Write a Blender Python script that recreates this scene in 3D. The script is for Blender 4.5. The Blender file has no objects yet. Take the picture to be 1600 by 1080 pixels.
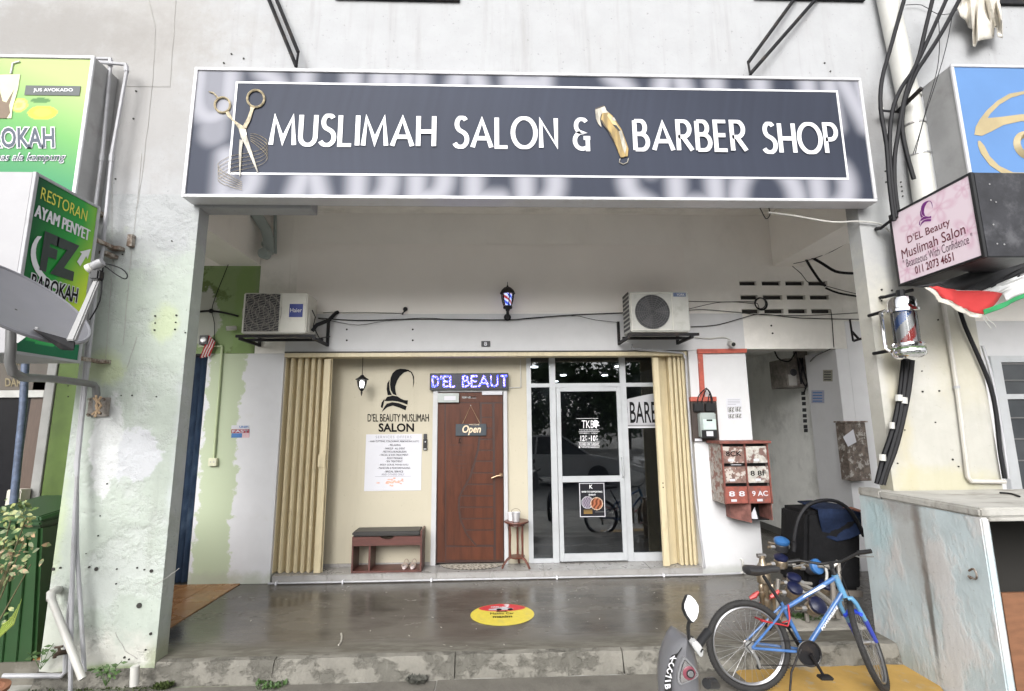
import bpy, bmesh, math, random
import numpy as np
from mathutils import Vector, Matrix
random.seed(7); rng = np.random.default_rng(7)
R = math.radians; PI = math.pi
C = bpy.context.scene.collection
SC = bpy.context.scene

# ------------------------------------------------------------------ camera, light, exposure
F_PX, TILT, YAW, ROLL = 767.05, 0.160162, 0.036079, -0.009381
CAM = Vector((0.0, -5.77, 1.68))
cy_, sy_, ct_, st_, cr_, sr_ = math.cos(YAW), math.sin(YAW), math.cos(TILT), math.sin(TILT), math.cos(ROLL), math.sin(ROLL)
fwd = Vector((sy_*ct_, cy_*ct_, st_)); rgt = Vector((cy_, -sy_, 0)); upv = rgt.cross(fwd)
r2 = cr_*rgt + sr_*upv; u2 = -sr_*rgt + cr_*upv
cam = bpy.data.cameras.new('camera'); cam_o = bpy.data.objects.new('camera', cam); C.objects.link(cam_o)
cam_o.matrix_world = Matrix(((r2.x, u2.x, -fwd.x, CAM.x), (r2.y, u2.y, -fwd.y, CAM.y), (r2.z, u2.z, -fwd.z, CAM.z), (0, 0, 0, 1)))
cam.sensor_width = 36; cam.lens = F_PX/1600*36; cam.clip_start = .05; cam.clip_end = 500
SC.camera = cam_o
W = bpy.data.worlds.new('World'); SC.world = W; W.use_nodes = True
wn = W.node_tree; bg = wn.nodes['Background']
sky = wn.nodes.new('ShaderNodeTexSky'); sky.sky_type = 'NISHITA'; sky.sun_disc = False
SUN_EL, SUN_AZ = 30, 197
sky.sun_elevation = R(SUN_EL); sky.sun_rotation = R(SUN_AZ); sky.air_density = 1.0; sky.dust_density = 4.0; sky.ozone_density = 1.0
hsv = wn.nodes.new('ShaderNodeHueSaturation'); hsv.inputs['Saturation'].default_value = .12
wn.links.new(sky.outputs[0], hsv.inputs['Color']); wn.links.new(hsv.outputs[0], bg.inputs[0])
bg.inputs[1].default_value = 0.14
sl = bpy.data.lights.new('sun', 'SUN'); sl.energy = 0.6; sl.angle = R(35); sl.color = (1, .99, .97)
so = bpy.data.objects.new('sun', sl); C.objects.link(so)
sd = Vector((math.sin(R(SUN_AZ))*math.cos(R(SUN_EL)), math.cos(R(SUN_AZ))*math.cos(R(SUN_EL)), math.sin(R(SUN_EL))))
so.rotation_euler = sd.to_track_quat('Z', 'Y').to_euler(); so.location = (0, -10, 15)
SC.view_settings.view_transform = 'Standard'; SC.view_settings.look = 'None'
SC.view_settings.gamma = 1; SC.view_settings.use_curve_mapping = False
SC.view_settings.exposure = 1.15
SC.render.engine = 'CYCLES'
SC.cycles.max_bounces = 10; SC.cycles.diffuse_bounces = 6; SC.cycles.transparent_max_bounces = 12

# ------------------------------------------------------------------ measuring: a point of the photograph on a real plane
def ray(px, py): return r2*((px-800)/F_PX) - u2*((py-540)/F_PX) + fwd
def at(px, py, Y):
    d = ray(px, py); k = (Y-CAM.y)/d.y; return CAM + d*k
def atZ(px, py, Z):
    d = ray(px, py); k = (Z-CAM.z)/d.z; return CAM + d*k
def atX(px, py, X):
    d = ray(px, py); k = (X-CAM.x)/d.x; return CAM + d*k

# ------------------------------------------------------------------ materials
def srgb(r, g, b):
    f = lambda c: (c/255/12.92) if c/255 <= .04045 else ((c/255+.055)/1.055)**2.4
    return (f(r), f(g), f(b))
def newmat(name):
    m = bpy.data.materials.new(name); m.use_nodes = True; nt = m.node_tree
    return m, nt, nt.nodes['Principled BSDF']
def node(nt, t, **k):
    n = nt.nodes.new(t)
    for a, b in k.items(): setattr(n, a, b)
    return n
def math_(nt, op, a, b=None, c=None, clamp=False):
    n = node(nt, 'ShaderNodeMath', operation=op); n.use_clamp = clamp
    for i, v in enumerate((a, b, c)):
        if v is None: continue
        if isinstance(v, (int, float)): n.inputs[i].default_value = v
        else: nt.links.new(v, n.inputs[i])
    return n.outputs[0]
def noise(nt, pos, scale, detail=4, rough=.55, stretch=(1, 1, 1), off=0):
    mp = node(nt, 'ShaderNodeMapping'); nt.links.new(pos, mp.inputs[0]); mp.inputs['Scale'].default_value = stretch
    mp.inputs['Location'].default_value = (off, off*1.7, off*.6)
    n = node(nt, 'ShaderNodeTexNoise'); n.inputs['Scale'].default_value = scale; n.inputs['Detail'].default_value = detail; n.inputs['Roughness'].default_value = rough
    nt.links.new(mp.outputs[0], n.inputs[0]); return n.outputs[0]
def ramp(nt, v, a, b, lo=0, hi=1):
    n = node(nt, 'ShaderNodeMapRange'); n.interpolation_type = 'SMOOTHSTEP'; nt.links.new(v, n.inputs[0])
    for i, x in zip((1, 2, 3, 4), (a, b, lo, hi)): n.inputs[i].default_value = x
    return n.outputs[0]
def mixc(nt, f, a, b):
    n = node(nt, 'ShaderNodeMix', data_type='RGBA')
    if isinstance(f, (int, float)): n.inputs[0].default_value = f
    else: nt.links.new(f, n.inputs[0])
    for i, v in ((6, a), (7, b)):
        if isinstance(v, tuple): n.inputs[i].default_value = (*v[:3], 1)
        else: nt.links.new(v, n.inputs[i])
    return n.outputs[2]
MATS = {}
def mat(name, col, rough=.6, metal=0, var=.12, scale=5, stretch=(1, 1, 1), dirt=None, dirt_amt=.5, dirt_scale=1.5, dirt_stretch=(1, 1, 1), dirt_lo=.5, dirt_hi=.7,
        bump=.15, bscale=60, blots=(), spec=.5, rough_var=0, bdist=.004, coat=0, streak=None, streak_amt=.35, relief=0):
    """painted / plastered / rusty surface: mottled colour, dirt, shaped stains (blots), relief"""
    if name in MATS: return MATS[name]
    m, nt, b = newmat(name); g = node(nt, 'ShaderNodeNewGeometry'); pos = g.outputs['Position']
    n1 = noise(nt, pos, scale, 5, .6, stretch)
    c = mixc(nt, ramp(nt, n1, .3, .7), tuple(x*(1-var) for x in col), tuple(min(1, x*(1+var*.6)) for x in col))
    if dirt:
        d = ramp(nt, noise(nt, pos, dirt_scale, 7, .65, dirt_stretch, 3.3), dirt_lo, dirt_hi, 0, dirt_amt)
        c = mixc(nt, d, c, dirt)
    if streak:
        sk = ramp(nt, noise(nt, pos, 2.6, 6, .65, (3.2, 3.2, .22), 12), .5, .78, 0, streak_amt); c = mixc(nt, sk, c, streak)
        sp_ = ramp(nt, noise(nt, pos, 34, 3, .6, off=21), .66, .74, 0, streak_amt*1.2); c = mixc(nt, sp_, c, tuple(x*.7 for x in streak))
    wob = noise(nt, pos, 7, 4, .65, off=9)
    for (cx, cyy, cz, rx, ry, rz, bc, soft, amt) in blots:
        v = node(nt, 'ShaderNodeVectorMath', operation='SUBTRACT'); nt.links.new(pos, v.inputs[0]); v.inputs[1].default_value = (cx, cyy, cz)
        w = node(nt, 'ShaderNodeVectorMath', operation='DIVIDE'); nt.links.new(v.outputs[0], w.inputs[0]); w.inputs[1].default_value = (rx, ry, rz)
        l = node(nt, 'ShaderNodeVectorMath', operation='LENGTH'); nt.links.new(w.outputs[0], l.inputs[0])
        q = math_(nt, 'ADD', l.outputs['Value'], math_(nt, 'MULTIPLY_ADD', wob, 1.5, -.75))
        c = mixc(nt, ramp(nt, q, 1-soft, 1+soft, amt, 0), c, bc)
    nt.links.new(c, b.inputs['Base Color'])
    b.inputs['Metallic'].default_value = metal; b.inputs['Specular IOR Level'].default_value = spec
    if coat: b.inputs['Coat Weight'].default_value = coat; b.inputs['Coat Roughness'].default_value = .08
    if rough_var: nt.links.new(ramp(nt, noise(nt, pos, scale*1.7, 5, .6, stretch, 5), .3, .7, max(.02, rough-rough_var), min(1, rough+rough_var)), b.inputs['Roughness'])
    else: b.inputs['Roughness'].default_value = rough
    if bump:
        bp = node(nt, 'ShaderNodeBump'); bp.inputs['Strength'].default_value = bump; bp.inputs['Distance'].default_value = bdist
        nb = noise(nt, pos, bscale, 4, .6)
        hh = math_(nt, 'ADD', nb, math_(nt, 'MULTIPLY', n1, 1.5)); hh = math_(nt, 'MULTIPLY_ADD', d, relief, hh) if (dirt and relief) else hh; nt.links.new(hh, bp.inputs['Height']); nt.links.new(bp.outputs[0], b.inputs['Normal'])
    MATS[name] = m; return m
def emit(name, col, s):
    if name in MATS: return MATS[name]
    m, nt, b = newmat(name); b.inputs['Base Color'].default_value = (*col, 1); b.inputs['Emission Color'].default_value = (*col, 1); b.inputs['Emission Strength'].default_value = s
    MATS[name] = m; return m
def glass(name, tint=(.8, .82, .82), rough=0.0, t=.9):
    """thin pane: sees through with a tint, mirrors by Fresnel"""
    if name in MATS: return MATS[name]
    m, nt, b = newmat(name); out = nt.nodes['Material Output']; nt.nodes.remove(b)
    tr = node(nt, 'ShaderNodeBsdfTransparent'); tr.inputs[0].default_value = (*[x*t for x in tint], 1)
    gl = node(nt, 'ShaderNodeBsdfGlossy'); gl.inputs['Roughness'].default_value = rough
    fr = node(nt, 'ShaderNodeFresnel'); fr.inputs[0].default_value = 1.6
    mx = node(nt, 'ShaderNodeMixShader'); nt.links.new(math_(nt, 'MULTIPLY_ADD', fr.outputs[0], 1.2, .05, True), mx.inputs[0])
    nt.links.new(tr.outputs[0], mx.inputs[1]); nt.links.new(gl.outputs[0], mx.inputs[2]); nt.links.new(mx.outputs[0], out.inputs[0])
    MATS[name] = m; return m
def printed(name='printed_sheet', rough=.45, spec=.25):
    if name in MATS: return MATS[name]
    m, nt, b = newmat(name); a = node(nt, 'ShaderNodeVertexColor', layer_name='Col')
    nt.links.new(a.outputs[0], b.inputs['Base Color']); b.inputs['Roughness'].default_value = rough; b.inputs['Specular IOR Level'].default_value = spec
    MATS[name] = m; return m

# ------------------------------------------------------------------ geometry
class MB:
    def __init__(s, T=None): s.v = []; s.f = []; s.mi = []; s.T = T; s.m = 0
    def add(s, vs, fs):
        k = len(s.v); s.v += [Vector(v) if s.T is None else s.T @ Vector(v) for v in vs]
        s.f += [tuple(i+k for i in f) for f in fs]; s.mi += [s.m]*len(fs); return s
    def box(s, x0, x1, y0, y1, z0, z1):
        x0, x1 = sorted((x0, x1)); y0, y1 = sorted((y0, y1)); z0, z1 = sorted((z0, z1))
        return s.add([(x0, y0, z0), (x1, y0, z0), (x1, y1, z0), (x0, y1, z0), (x0, y0, z1), (x1, y0, z1), (x1, y1, z1), (x0, y1, z1)],
                     [(0, 3, 2, 1), (4, 5, 6, 7), (0, 1, 5, 4), (1, 2, 6, 5), (2, 3, 7, 6), (3, 0, 4, 7)])
    def hexa(s, a, b):  # a, b: two 4-loops
        return s.add(list(a)+list(b), [(0, 3, 2, 1), (4, 5, 6, 7), (0, 1, 5, 4), (1, 2, 6, 5), (2, 3, 7, 6), (3, 0, 4, 7)])
    def prism(s, pts, d):  # planar polygon pts extruded by vector d
        n = len(pts); d = Vector(d); P = [Vector(p) for p in pts]
        return s.add(P+[p+d for p in P], [tuple(range(n)), tuple(range(2*n-1, n-1, -1))]+[(i, (i+1) % n, n+(i+1) % n, n+i) for i in range(n)])
    def tube(s, pts, r, n=8, caps=True, closed=False):
        P = [Vector(p) for p in pts]; m = len(P); rr = r if isinstance(r, (list, tuple)) else [r]*m
        ring = []; prev = None
        for i, p in enumerate(P):
            if closed: t = (P[(i+1) % m]-P[i-1])
            else: t = (P[min(i+1, m-1)]-P[max(i-1, 0)])
            t = t.normalized() if t.length > 1e-9 else Vector((0, 0, 1))
            if prev is None: a = Vector((0, 0, 1)) if abs(t.z) < .9 else Vector((1, 0, 0)); u = t.cross(a).normalized()
            else: u = (prev-t*prev.dot(t)); u = u.normalized() if u.length > 1e-6 else t.orthogonal().normalized()
            prev = u; w = t.cross(u)
            ring += [p+(u*math.cos(2*PI*k/n)+w*math.sin(2*PI*k/n))*rr[i] for k in range(n)]
        fs = []
        for i in range(m if closed else m-1):
            j = (i+1) % m
            for k in range(n): fs.append((i*n+k, i*n+(k+1) % n, j*n+(k+1) % n, j*n+k))
        if caps and not closed: fs += [tuple(range(n-1, -1, -1)), tuple((m-1)*n+k for k in range(n))]
        return s.add(ring, fs)
    def lathe(s, prof, c=(0, 0, 0), axis=(0, 0, 1), n=16):  # prof [(r,h)...]
        ax = Vector(axis).normalized(); u = ax.orthogonal().normalized(); w = ax.cross(u); c = Vector(c); m = len(prof)
        vs = [c+ax*h+(u*math.cos(2*PI*k/n)+w*math.sin(2*PI*k/n))*max(r, 1e-4) for r, h in prof for k in range(n)]
        fs = [(i*n+k, i*n+(k+1) % n, (i+1)*n+(k+1) % n, (i+1)*n+k) for i in range(m-1) for k in range(n)]
        fs += [tuple(range(n-1, -1, -1)), tuple((m-1)*n+k for k in range(n))]
        return s.add(vs, fs)
    def ring(s, c, axis, Rr, r, n=32, m=8, sx=1):
        ax = Vector(axis).normalized(); u = ax.orthogonal().normalized(); w = ax.cross(u); c = Vector(c)
        return s.tube([c+(u*math.cos(2*PI*k/n)+w*math.sin(2*PI*k/n))*Rr for k in range(n)], r, m, closed=True)
    def build(s, name, m=None, parent=None, bevel=0, smooth=False, **kw):
        me = bpy.data.meshes.new(name)
        off = Vector((0, 0, 0)); p = parent
        while p is not None: off += p.location; p = p.parent
        me.from_pydata([v-off for v in s.v], [], s.f)
        for mm in (m if isinstance(m, (list, tuple)) else [m]):
            if mm: me.materials.append(mm)
        for p_, i in zip(me.polygons, s.mi): p_.material_index = i
        bm = bmesh.new(); bm.from_mesh(me); bmesh.ops.recalc_face_normals(bm, faces=bm.faces)
        if bevel:
            es = [e for e in bm.edges if len(e.link_faces) == 2 and e.calc_face_angle(0) > .5]
            bmesh.ops.bevel(bm, geom=es, offset=bevel, segments=2, affect='EDGES', clamp_overlap=True)
        if smooth:
            for f in bm.faces: f.smooth = True
            for e in bm.edges: e.smooth = e.calc_face_angle(0) < .7 if len(e.link_faces) == 2 else True
        bm.to_mesh(me); bm.free()
        o = bpy.data.objects.new(name, me); C.objects.link(o); o.parent = parent
        for k, v in kw.items(): o[k] = v
        return o
def thing(name, label, cat, loc=(0, 0, 0), group=None):
    o = bpy.data.objects.new(name, None); C.objects.link(o); o.location = loc; o['label'] = label; o['category'] = cat
    o.empty_display_size = .1
    if group: o['group'] = group
    return o
def dup(o, delta=(0, 0, 0), rotz=0, label=None, parent=None):
    c = o.copy(); C.objects.link(c)
    if parent is None: c.location = o.location+Vector(delta); c.rotation_euler.z += rotz
    else: c.parent = parent
    if label: c['label'] = label
    for ch in [x for x in bpy.data.objects if x.parent == o]: dup(ch, parent=c)
    return c
def pxp(pts, Y): return [at(x, y, Y) for x, y in pts]
def pbox(mb, x0, y0, x1, y1, Yf, Yb):
    a = at(x0, y0, Yf); b = at(x1, y1, Yf); c = at(x0, y1, Yf); d = at(x1, y0, Yf)
    return mb.box((a.x+c.x)/2, (b.x+d.x)/2, Yf, Yb, (a.z+d.z)/2, (b.z+c.z)/2)
def grid_print(name, O, U, V, nu, nv, fn, parent, m, **kw):
    """a printed sheet: colours sampled by fn(u,v) -> (..,3) on a fine grid"""
    O, U, V = Vector(O), Vector(U), Vector(V)
    u = np.linspace(0, 1, nu+1); v = np.linspace(0, 1, nv+1); uu, vv = np.meshgrid(u, v)
    mb = MB(); P = np.array(O)[None]+uu.reshape(-1, 1)*np.array(U)[None]+vv.reshape(-1, 1)*np.array(V)[None]
    mb.v = [Vector(p) for p in P]; a = nu+1
    mb.f = [(j*a+i, j*a+i+1, (j+1)*a+i+1, (j+1)*a+i) for j in range(nv) for i in range(nu)]; mb.mi = [0]*len(mb.f)
    o = mb.build(name, m, parent, **kw)
    col = np.clip(fn(uu.reshape(-1), vv.reshape(-1)), 0, 1); at_ = o.data.color_attributes.new('Col', 'FLOAT_COLOR', 'POINT')
    co = np.empty(len(o.data.vertices)*3); o.data.vertices.foreach_get('co', co)
    at_.data.foreach_set('color', np.hstack([col, np.ones((len(col), 1))]).astype('f').ravel()); return o
def sstep(a, b, x): t = np.clip((x-a)/(b-a), 0, 1); return t*t*(3-2*t)

# text set in the built-in face, fitted into the parallelogram O, O+U, O+V
def text(name, s, O, U, V, m, parent=None, bold=0, shear=0, spacing=1, keep=0, **kw):
    fat = 0
    if 'M' in s and bold > 0: fat, bold = bold*.8, 0
    cu = bpy.data.curves.new('t', 'FONT'); cu.body = s; cu.offset = bold; cu.shear = shear; cu.space_character = spacing; cu.resolution_u = 3; cu.align_x = 'CENTER'
    t = bpy.data.objects.new('t', cu); me = bpy.data.meshes.new_from_object(t); bpy.data.objects.remove(t)
    xs = [v.co.x for v in me.vertices]; ys = [v.co.y for v in me.vertices]
    x0, x1, y0, y1 = min(xs), max(xs), min(ys), max(ys)
    if any(c in s for c in 'gjpqy,') and '\n' not in s and not keep: pass
    O, U, V = Vector(O), Vector(U), Vector(V); off = Vector((0, 0, 0)); p = parent
    while p is not None: off += p.location; p = p.parent
    for v in me.vertices: v.co = O+U*((v.co.x-x0)/(x1-x0))+V*((v.co.y-y0)/(y1-y0))-off
    if fat:   # heavier strokes: the same outline laid down three times, a hair apart
        vs = [v.co.copy() for v in me.vertices]; fs = [tuple(q.vertices) for q in me.polygons]; nv = len(vs); nn_ = U.cross(V).normalized(); d_ = U.normalized()*fat*V.length
        me = bpy.data.meshes.new(name); me.from_pydata([c_+d_*k+nn_*.0003*(k+1) for k in (-1, 0, 1) for c_ in vs], [], [tuple(i+nv*j for i in f) for j in range(3) for f in fs])
    me.name = name; me.materials.clear(); me.materials.append(m)
    o = bpy.data.objects.new(name, me); C.objects.link(o); o.parent = parent
    for k, v in kw.items(): o[k] = v
    return o
def ptext(name, s, x0, y0, x1, y1, Y, m, parent, **kw):   # axis-aligned text on plane Y, measured box
    a = at(x0, y1, Y); b = at(x1, y1, Y); c = at(x0, y0, Y)
    return text(name, s, a, Vector((b.x-a.x, 0, b.z-a.z)), Vector((c.x-a.x, 0, c.z-a.z)), m, parent, **kw)

# stroke alphabet for the big geometric lettering
def arc(cx, cy, rx, ry, a0, a1, n=14): return [(cx+rx*math.cos(R(a0+(a1-a0)*i/n)), cy+ry*math.sin(R(a0+(a1-a0)*i/n))) for i in range(n+1)]
GL = {
 'A': (.74, [[(0, 0), (.37, 1), (.74, 0)], [(.14, .3), (.6, .3)]]),
 'B': (.5, [[(0, 0), (0, 1)], [(0, 1), (.18, 1)]+arc(.2, .77, .2, .23, 90, -90)+[(0, .54)], [(0, .54), (.2, .54)]+arc(.22, .27, .27, .27, 90, -90)+[(0, 0)]]),
 'D': (.6, [[(0, 0), (0, 1), (.15, 1)]+arc(.15, .5, .45, .5, 90, -90)+[(0, 0)]]),
 'E': (.42, [[(.42, 1), (0, 1), (0, 0), (.42, 0)], [(0, .52), (.38, .52)]]),
 'H': (.58, [[(0, 0), (0, 1)], [(.58, 0), (.58, 1)], [(0, .48), (.58, .48)]]),
 'I': (.0, [[(0, 0), (0, 1)]]), 'L': (.42, [[(0, 1), (0, 0), (.42, 0)]]),
 'M': (.84, [[(0, 0), (.1, 1), (.42, .12), (.74, 1), (.84, 0)]]),
 'N': (.6, [[(0, 0), (0, 1), (.6, 0), (.6, 1)]]),
 'O': (.9, [arc(.45, .5, .45, .5, 0, 360, 36)]),
 'P': (.46, [[(0, 0), (0, 1), (.2, 1)]+arc(.2, .73, .26, .27, 90, -90)+[(0, .46)]]),
 'R': (.52, [[(0, 0), (0, 1), (.2, 1)]+arc(.2, .73, .25, .27, 90, -90)+[(0, .46)], [(.18, .46), (.52, 0)]]),
 'S': (.46, [arc(.25, .77, .19, .23, 35, 250)+arc(.2, .26, .26, .26, 70, -150)]),
 'T': (.5, [[(0, 1), (.5, 1)], [(.25, 1), (.25, 0)]]), "'": (.08, [[(.04, 1), (.04, .75)]]),
 'U': (.54, [[(0, 1), (0, .28)]+arc(.27, .28, .27, .28, 180, 360)+[(.54, 1)]]),
 '&': (.56, [arc(.28, .77, .22, .23, 35, 265)+arc(.28, .27, .28, .27, 100, 290)+[(.5, .06)], [(.5, -.08), (.5, .36)], [(.34, .36), (.6, .36)]]),
 ' ': (.28, [])}
def layout(s, gap=.2):
    x = 0; out = []
    for ch in s:
        w, st = GL[ch]
        for p in st: out.append([(x+a, b) for a, b in p])
        x += w+gap
    return out, x-gap
def ribbon(p, w):
    """constant-width stroke with mitred corners: left and right outline"""
    P = [Vector(q) for i, q in enumerate(p) if i == 0 or (Vector(q)-Vector(p[i-1])).length > 1e-4]; closed = (P[0]-P[-1]).length < 1e-6; n = len(P); L = []; Rr = []
    for i in range(n):
        a = P[i]-P[i-1] if i > 0 else (P[-1]-P[-2] if closed else P[1]-P[0]); b = P[i+1]-P[i] if i < n-1 else (P[1]-P[0] if closed else P[-1]-P[-2])
        a.normalize(); b.normalize(); na = Vector((-a.y, a.x)); nb = Vector((-b.y, b.x)); m = na+nb
        if m.length < .1: m = na
        m.normalize(); k = 1/max(.33, m.dot(na)); L.append(P[i]+m*w/2*k); Rr.append(P[i]-m*w/2*k)
    return L, Rr
def stroke_word(mb, s, X0, X1, Z0, Z1, Y, w=.14, gap=.2):
    st, tot = layout(s, gap); h = Z1-Z0; sx = (X1-X0)/tot; j = 0
    for p in st:
        q = [(X0+a*sx, Z0+b*h) for a, b in p]; L, Rr = ribbon(q, w*h); y = Y-.0006*j; j += 1
        clampz = lambda z: min(max(z, Z0-.05*h if s != '&' else Z0-.15*h), Z1+.05*h)
        vs = [(a.x, y, clampz(a.y)) for a in L]+[(a.x, y, clampz(a.y)) for a in Rr]; n = len(L)
        mb.add(vs, [(i, i+1, n+i+1, n+i) for i in range(n-1)])
def stroke_dist(s, X0, X1, Z0, Z1, PX, PZ, gap=.2):
    st, tot = layout(s, gap); h = Z1-Z0; sx = (X1-X0)/tot; D = np.full(PX.shape, 1e3)
    for p in st:
        q = [(X0+a*sx, Z0+b*h) for a, b in p]
        for (ax, az), (bx, bz) in zip(q[:-1], q[1:]):
            dx, dz = bx-ax, bz-az; t = np.clip(((PX-ax)*dx+(PZ-az)*dz)/(dx*dx+dz*dz+1e-9), 0, 1)
            D = np.minimum(D, np.hypot(PX-ax-t*dx, PZ-az-t*dz))
    return D

# ------------------------------------------------------------------ palette
WHITE = mat('white_wall_paint', (.34, .345, .355), .75, var=.04, streak=(.21, .20, .19), streak_amt=.42, relief=-2, dirt=(.24, .23, .22), dirt_amt=.35, dirt_scale=1.1, dirt_stretch=(1, 1, .35), dirt_lo=.52, dirt_hi=.8, bump=.45, bscale=18, bdist=.008,
            blots=[(-3.5, -1.8, 5.2, 1.2, .5, .5, (.27, .26, .245), .6, .7), (-3.0, -1.8, 4.6, .45, .5, .9, (.28, .27, .26), .6, .7), (-4.3, -1.8, 5.1, 1.3, .6, .3, (.22, .21, .20), .5, .7),
                   (3.55, -1.8, 4.35, .22, .5, .3, (.24, .235, .23), .6, .6), (-2.6, -1.8, 4.1, .18, .5, .4, (.28, .275, .27), .7, .5), (3.5, -1.8, 3.75, .2, .4, .2, (.27, .265, .255), .6, .5)])
GREENW = mat('pale_green_plaster', (.365, .405, .36), .75, var=.09, streak=(.22, .235, .20), streak_amt=.35, relief=-2.5, dirt=(.41, .435, .415), dirt_amt=.8, dirt_scale=1.3, dirt_lo=.5, dirt_hi=.62, bump=.6, bscale=16, bdist=.010,
            blots=[(*at(212, 712, -1.8), .2, .5, .2, (.46, .47, .49), .08, 1), (*at(165, 690, -1.8), .12, .5, .35, (.54, .55, .55), .1, .9), (*at(258, 505, -1.8), .1, .4, .15, (.42, .48, .26), .35, .55),
                   (*at(165, 575, -1.8), .15, .4, .13, (.42, .48, .25), .35, .6), (*at(200, 340, -1.8), .05, .4, .2, (.46, .54, .22), .3, .6), (*at(80, 820, -1.8), .09, .5, .4, (.40, .48, .23), .5, .5),
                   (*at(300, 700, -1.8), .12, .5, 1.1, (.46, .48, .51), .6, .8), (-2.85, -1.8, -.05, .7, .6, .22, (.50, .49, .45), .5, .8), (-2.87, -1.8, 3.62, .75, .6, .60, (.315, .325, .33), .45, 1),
                   (*at(255, 1030, -1.8), .1, .5, .14, (.22, .25, .14), .5, .7), (*at(170, 1050, -1.8), .3, .5, .05, (.18, .26, .09), .6, .8), (-3.25, -1.8, .25, .1, .5, .3, (.48, .50, .44), .4, .7)])
CREAMW = mat('cream_plaster', (.42, .41, .37), .75, var=.06, streak=(.30, .28, .22), streak_amt=.3, relief=-1.5, dirt=(.49, .48, .45), dirt_amt=.8, dirt_scale=1.6, dirt_lo=.47, dirt_hi=.62, bump=.3, bscale=30,
            blots=[(*at(1470, 755, -1.8), .5, .5, .12, (.42, .39, .23), .5, .5), (*at(1400, 600, -1.8), .08, .5, .7, (.45, .40, .25), .6, .5), (*at(1500, 560, -1.8), .3, .4, .35, (.46, .42, .29), .6, .4),
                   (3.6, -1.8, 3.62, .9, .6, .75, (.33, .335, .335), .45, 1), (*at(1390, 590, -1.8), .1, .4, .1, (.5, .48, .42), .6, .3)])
INNER = mat('porch_wall_paint', (.86, .83, .79), .7, var=.03, scale=2, dirt=(.60, .57, .53), dirt_amt=.3, dirt_scale=2, dirt_stretch=(1, 1, .6), dirt_lo=.55, dirt_hi=.8, bump=.15, bscale=30,
            blots=[(-2.75, 0, 3.0, .5, .6, .4, (.42, .43, .37), .6, .5), (3.9, 0, 2.9, .9, .6, .4, (.48, .47, .42), .7, .5)])
INNERW = mat('porch_white_paint', (.58, .58, .59), .7, var=.03, dirt=(.45, .43, .40), dirt_amt=.25, dirt_scale=3, dirt_lo=.58, dirt_hi=.8, bump=.2, bscale=30,
            blots=[(2.7, 0, .03, .5, .6, .06, (.35, .36, .33), .6, .7), (-2.9, 0, .0, .7, .5, .08, (.40, .38, .33), .6, .8), (-2.1, 0, 2.68, .1, .3, .1, (.45, .43, .4), .6, .5)])
PASSW = mat('passage_wall_paint', (.86, .86, .83), .7, var=.06, dirt=(.3, .3, .28), dirt_amt=.4, dirt_scale=2, bump=.2)
CEIL = mat('ceiling_plaster', (.86, .83, .79), .8, var=.05, dirt=(.35, .34, .3), dirt_amt=.4, bump=.15)
BEIGE = mat('beige_wall_paint', (.46, .42, .325), .6, var=.03, scale=1.5, bump=.1, streak=(.31, .27, .20), streak_amt=.25)
SHUT = mat('cream_shutter_paint', (.56, .48, .315), .4, var=.07, scale=9, stretch=(3, 3, .6), dirt=(.33, .25, .15), dirt_amt=.5, dirt_scale=6, dirt_stretch=(1, 1, .5), dirt_lo=.52, dirt_hi=.8, bump=.35, bscale=7, bdist=.008)
BLACK = mat('black_paint', (.012, .012, .013), .4, var=.2, bump=.05)
BLKMETAL = mat('black_steel', (.010, .010, .012), .55, spec=.25, metal=0, var=.3, dirt=(.06, .045, .035), dirt_amt=.5, dirt_scale=9, bump=.15)
PVCG = mat('grey_pvc_pipe', (.38, .38, .40), .45, var=.08, dirt=(.22, .21, .2), dirt_amt=.4, dirt_scale=7, bump=.05)
PVCW = mat('white_pvc_pipe', (.50, .495, .465), .4, var=.05, dirt=(.4, .36, .28), dirt_amt=.4, dirt_scale=8, dirt_lo=.55, dirt_hi=.8, bump=.05)
ALU = mat('white_aluminium', (.46, .475, .49), .35, metal=.2, var=.05, dirt=(.35, .35, .35), dirt_amt=.3, dirt_scale=5, bump=.03)
CASE = mat('ac_casing', (.58, .57, .52), .45, var=.05, dirt=(.3, .27, .22), dirt_amt=.45, dirt_scale=5, dirt_lo=.5, dirt_hi=.75, bump=.05)
DARKG = mat('dark_grille', (.035, .035, .04), .5, var=.2, bump=0)
WIRE = mat('black_cable_rubber', (.007, .007, .009), .6, var=.2, bump=0, spec=.25)
RED = mat('red_oxide_paint', (.42, .09, .06), .5, var=.2, scale=20, dirt=(.55, .4, .35), dirt_amt=.6, dirt_scale=14, dirt_lo=.6, dirt_hi=.7, bump=.2)
CHROME = mat('chrome', (.8, .8, .82), .08, metal=1, var=.03, bump=0)
STEEL = mat('dull_steel', (.42, .42, .42), .35, metal=.8, var=.2, dirt=(.2, .14, .1), dirt_amt=.4, dirt_scale=12, bump=.05)
PAPER = mat('white_paper', (.56, .56, .60), .7, var=.02, bump=.02)
INK = mat('black_ink', (.008, .008, .009), .7, var=0, bump=0, spec=.12)
SIGNW = mat('white_vinyl', (.66, .66, .69), .4, var=.01, bump=0)
FRAMEW = mat('sign_edge_aluminium', (.55, .55, .57), .35, metal=.1, var=.04, dirt=(.4, .38, .36), dirt_amt=.3, dirt_scale=8, bump=.02)
RUST = mat('rusty_metal', (.17, .12, .09), .7, metal=.2, var=.4, scale=18, dirt=(.38, .35, .31), dirt_amt=.8, dirt_scale=20, dirt_lo=.45, dirt_hi=.6, bump=.4)
YGREEN = mat('yellow_green_paint', (.50, .58, .36), .6, var=.05, bump=.05)
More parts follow.
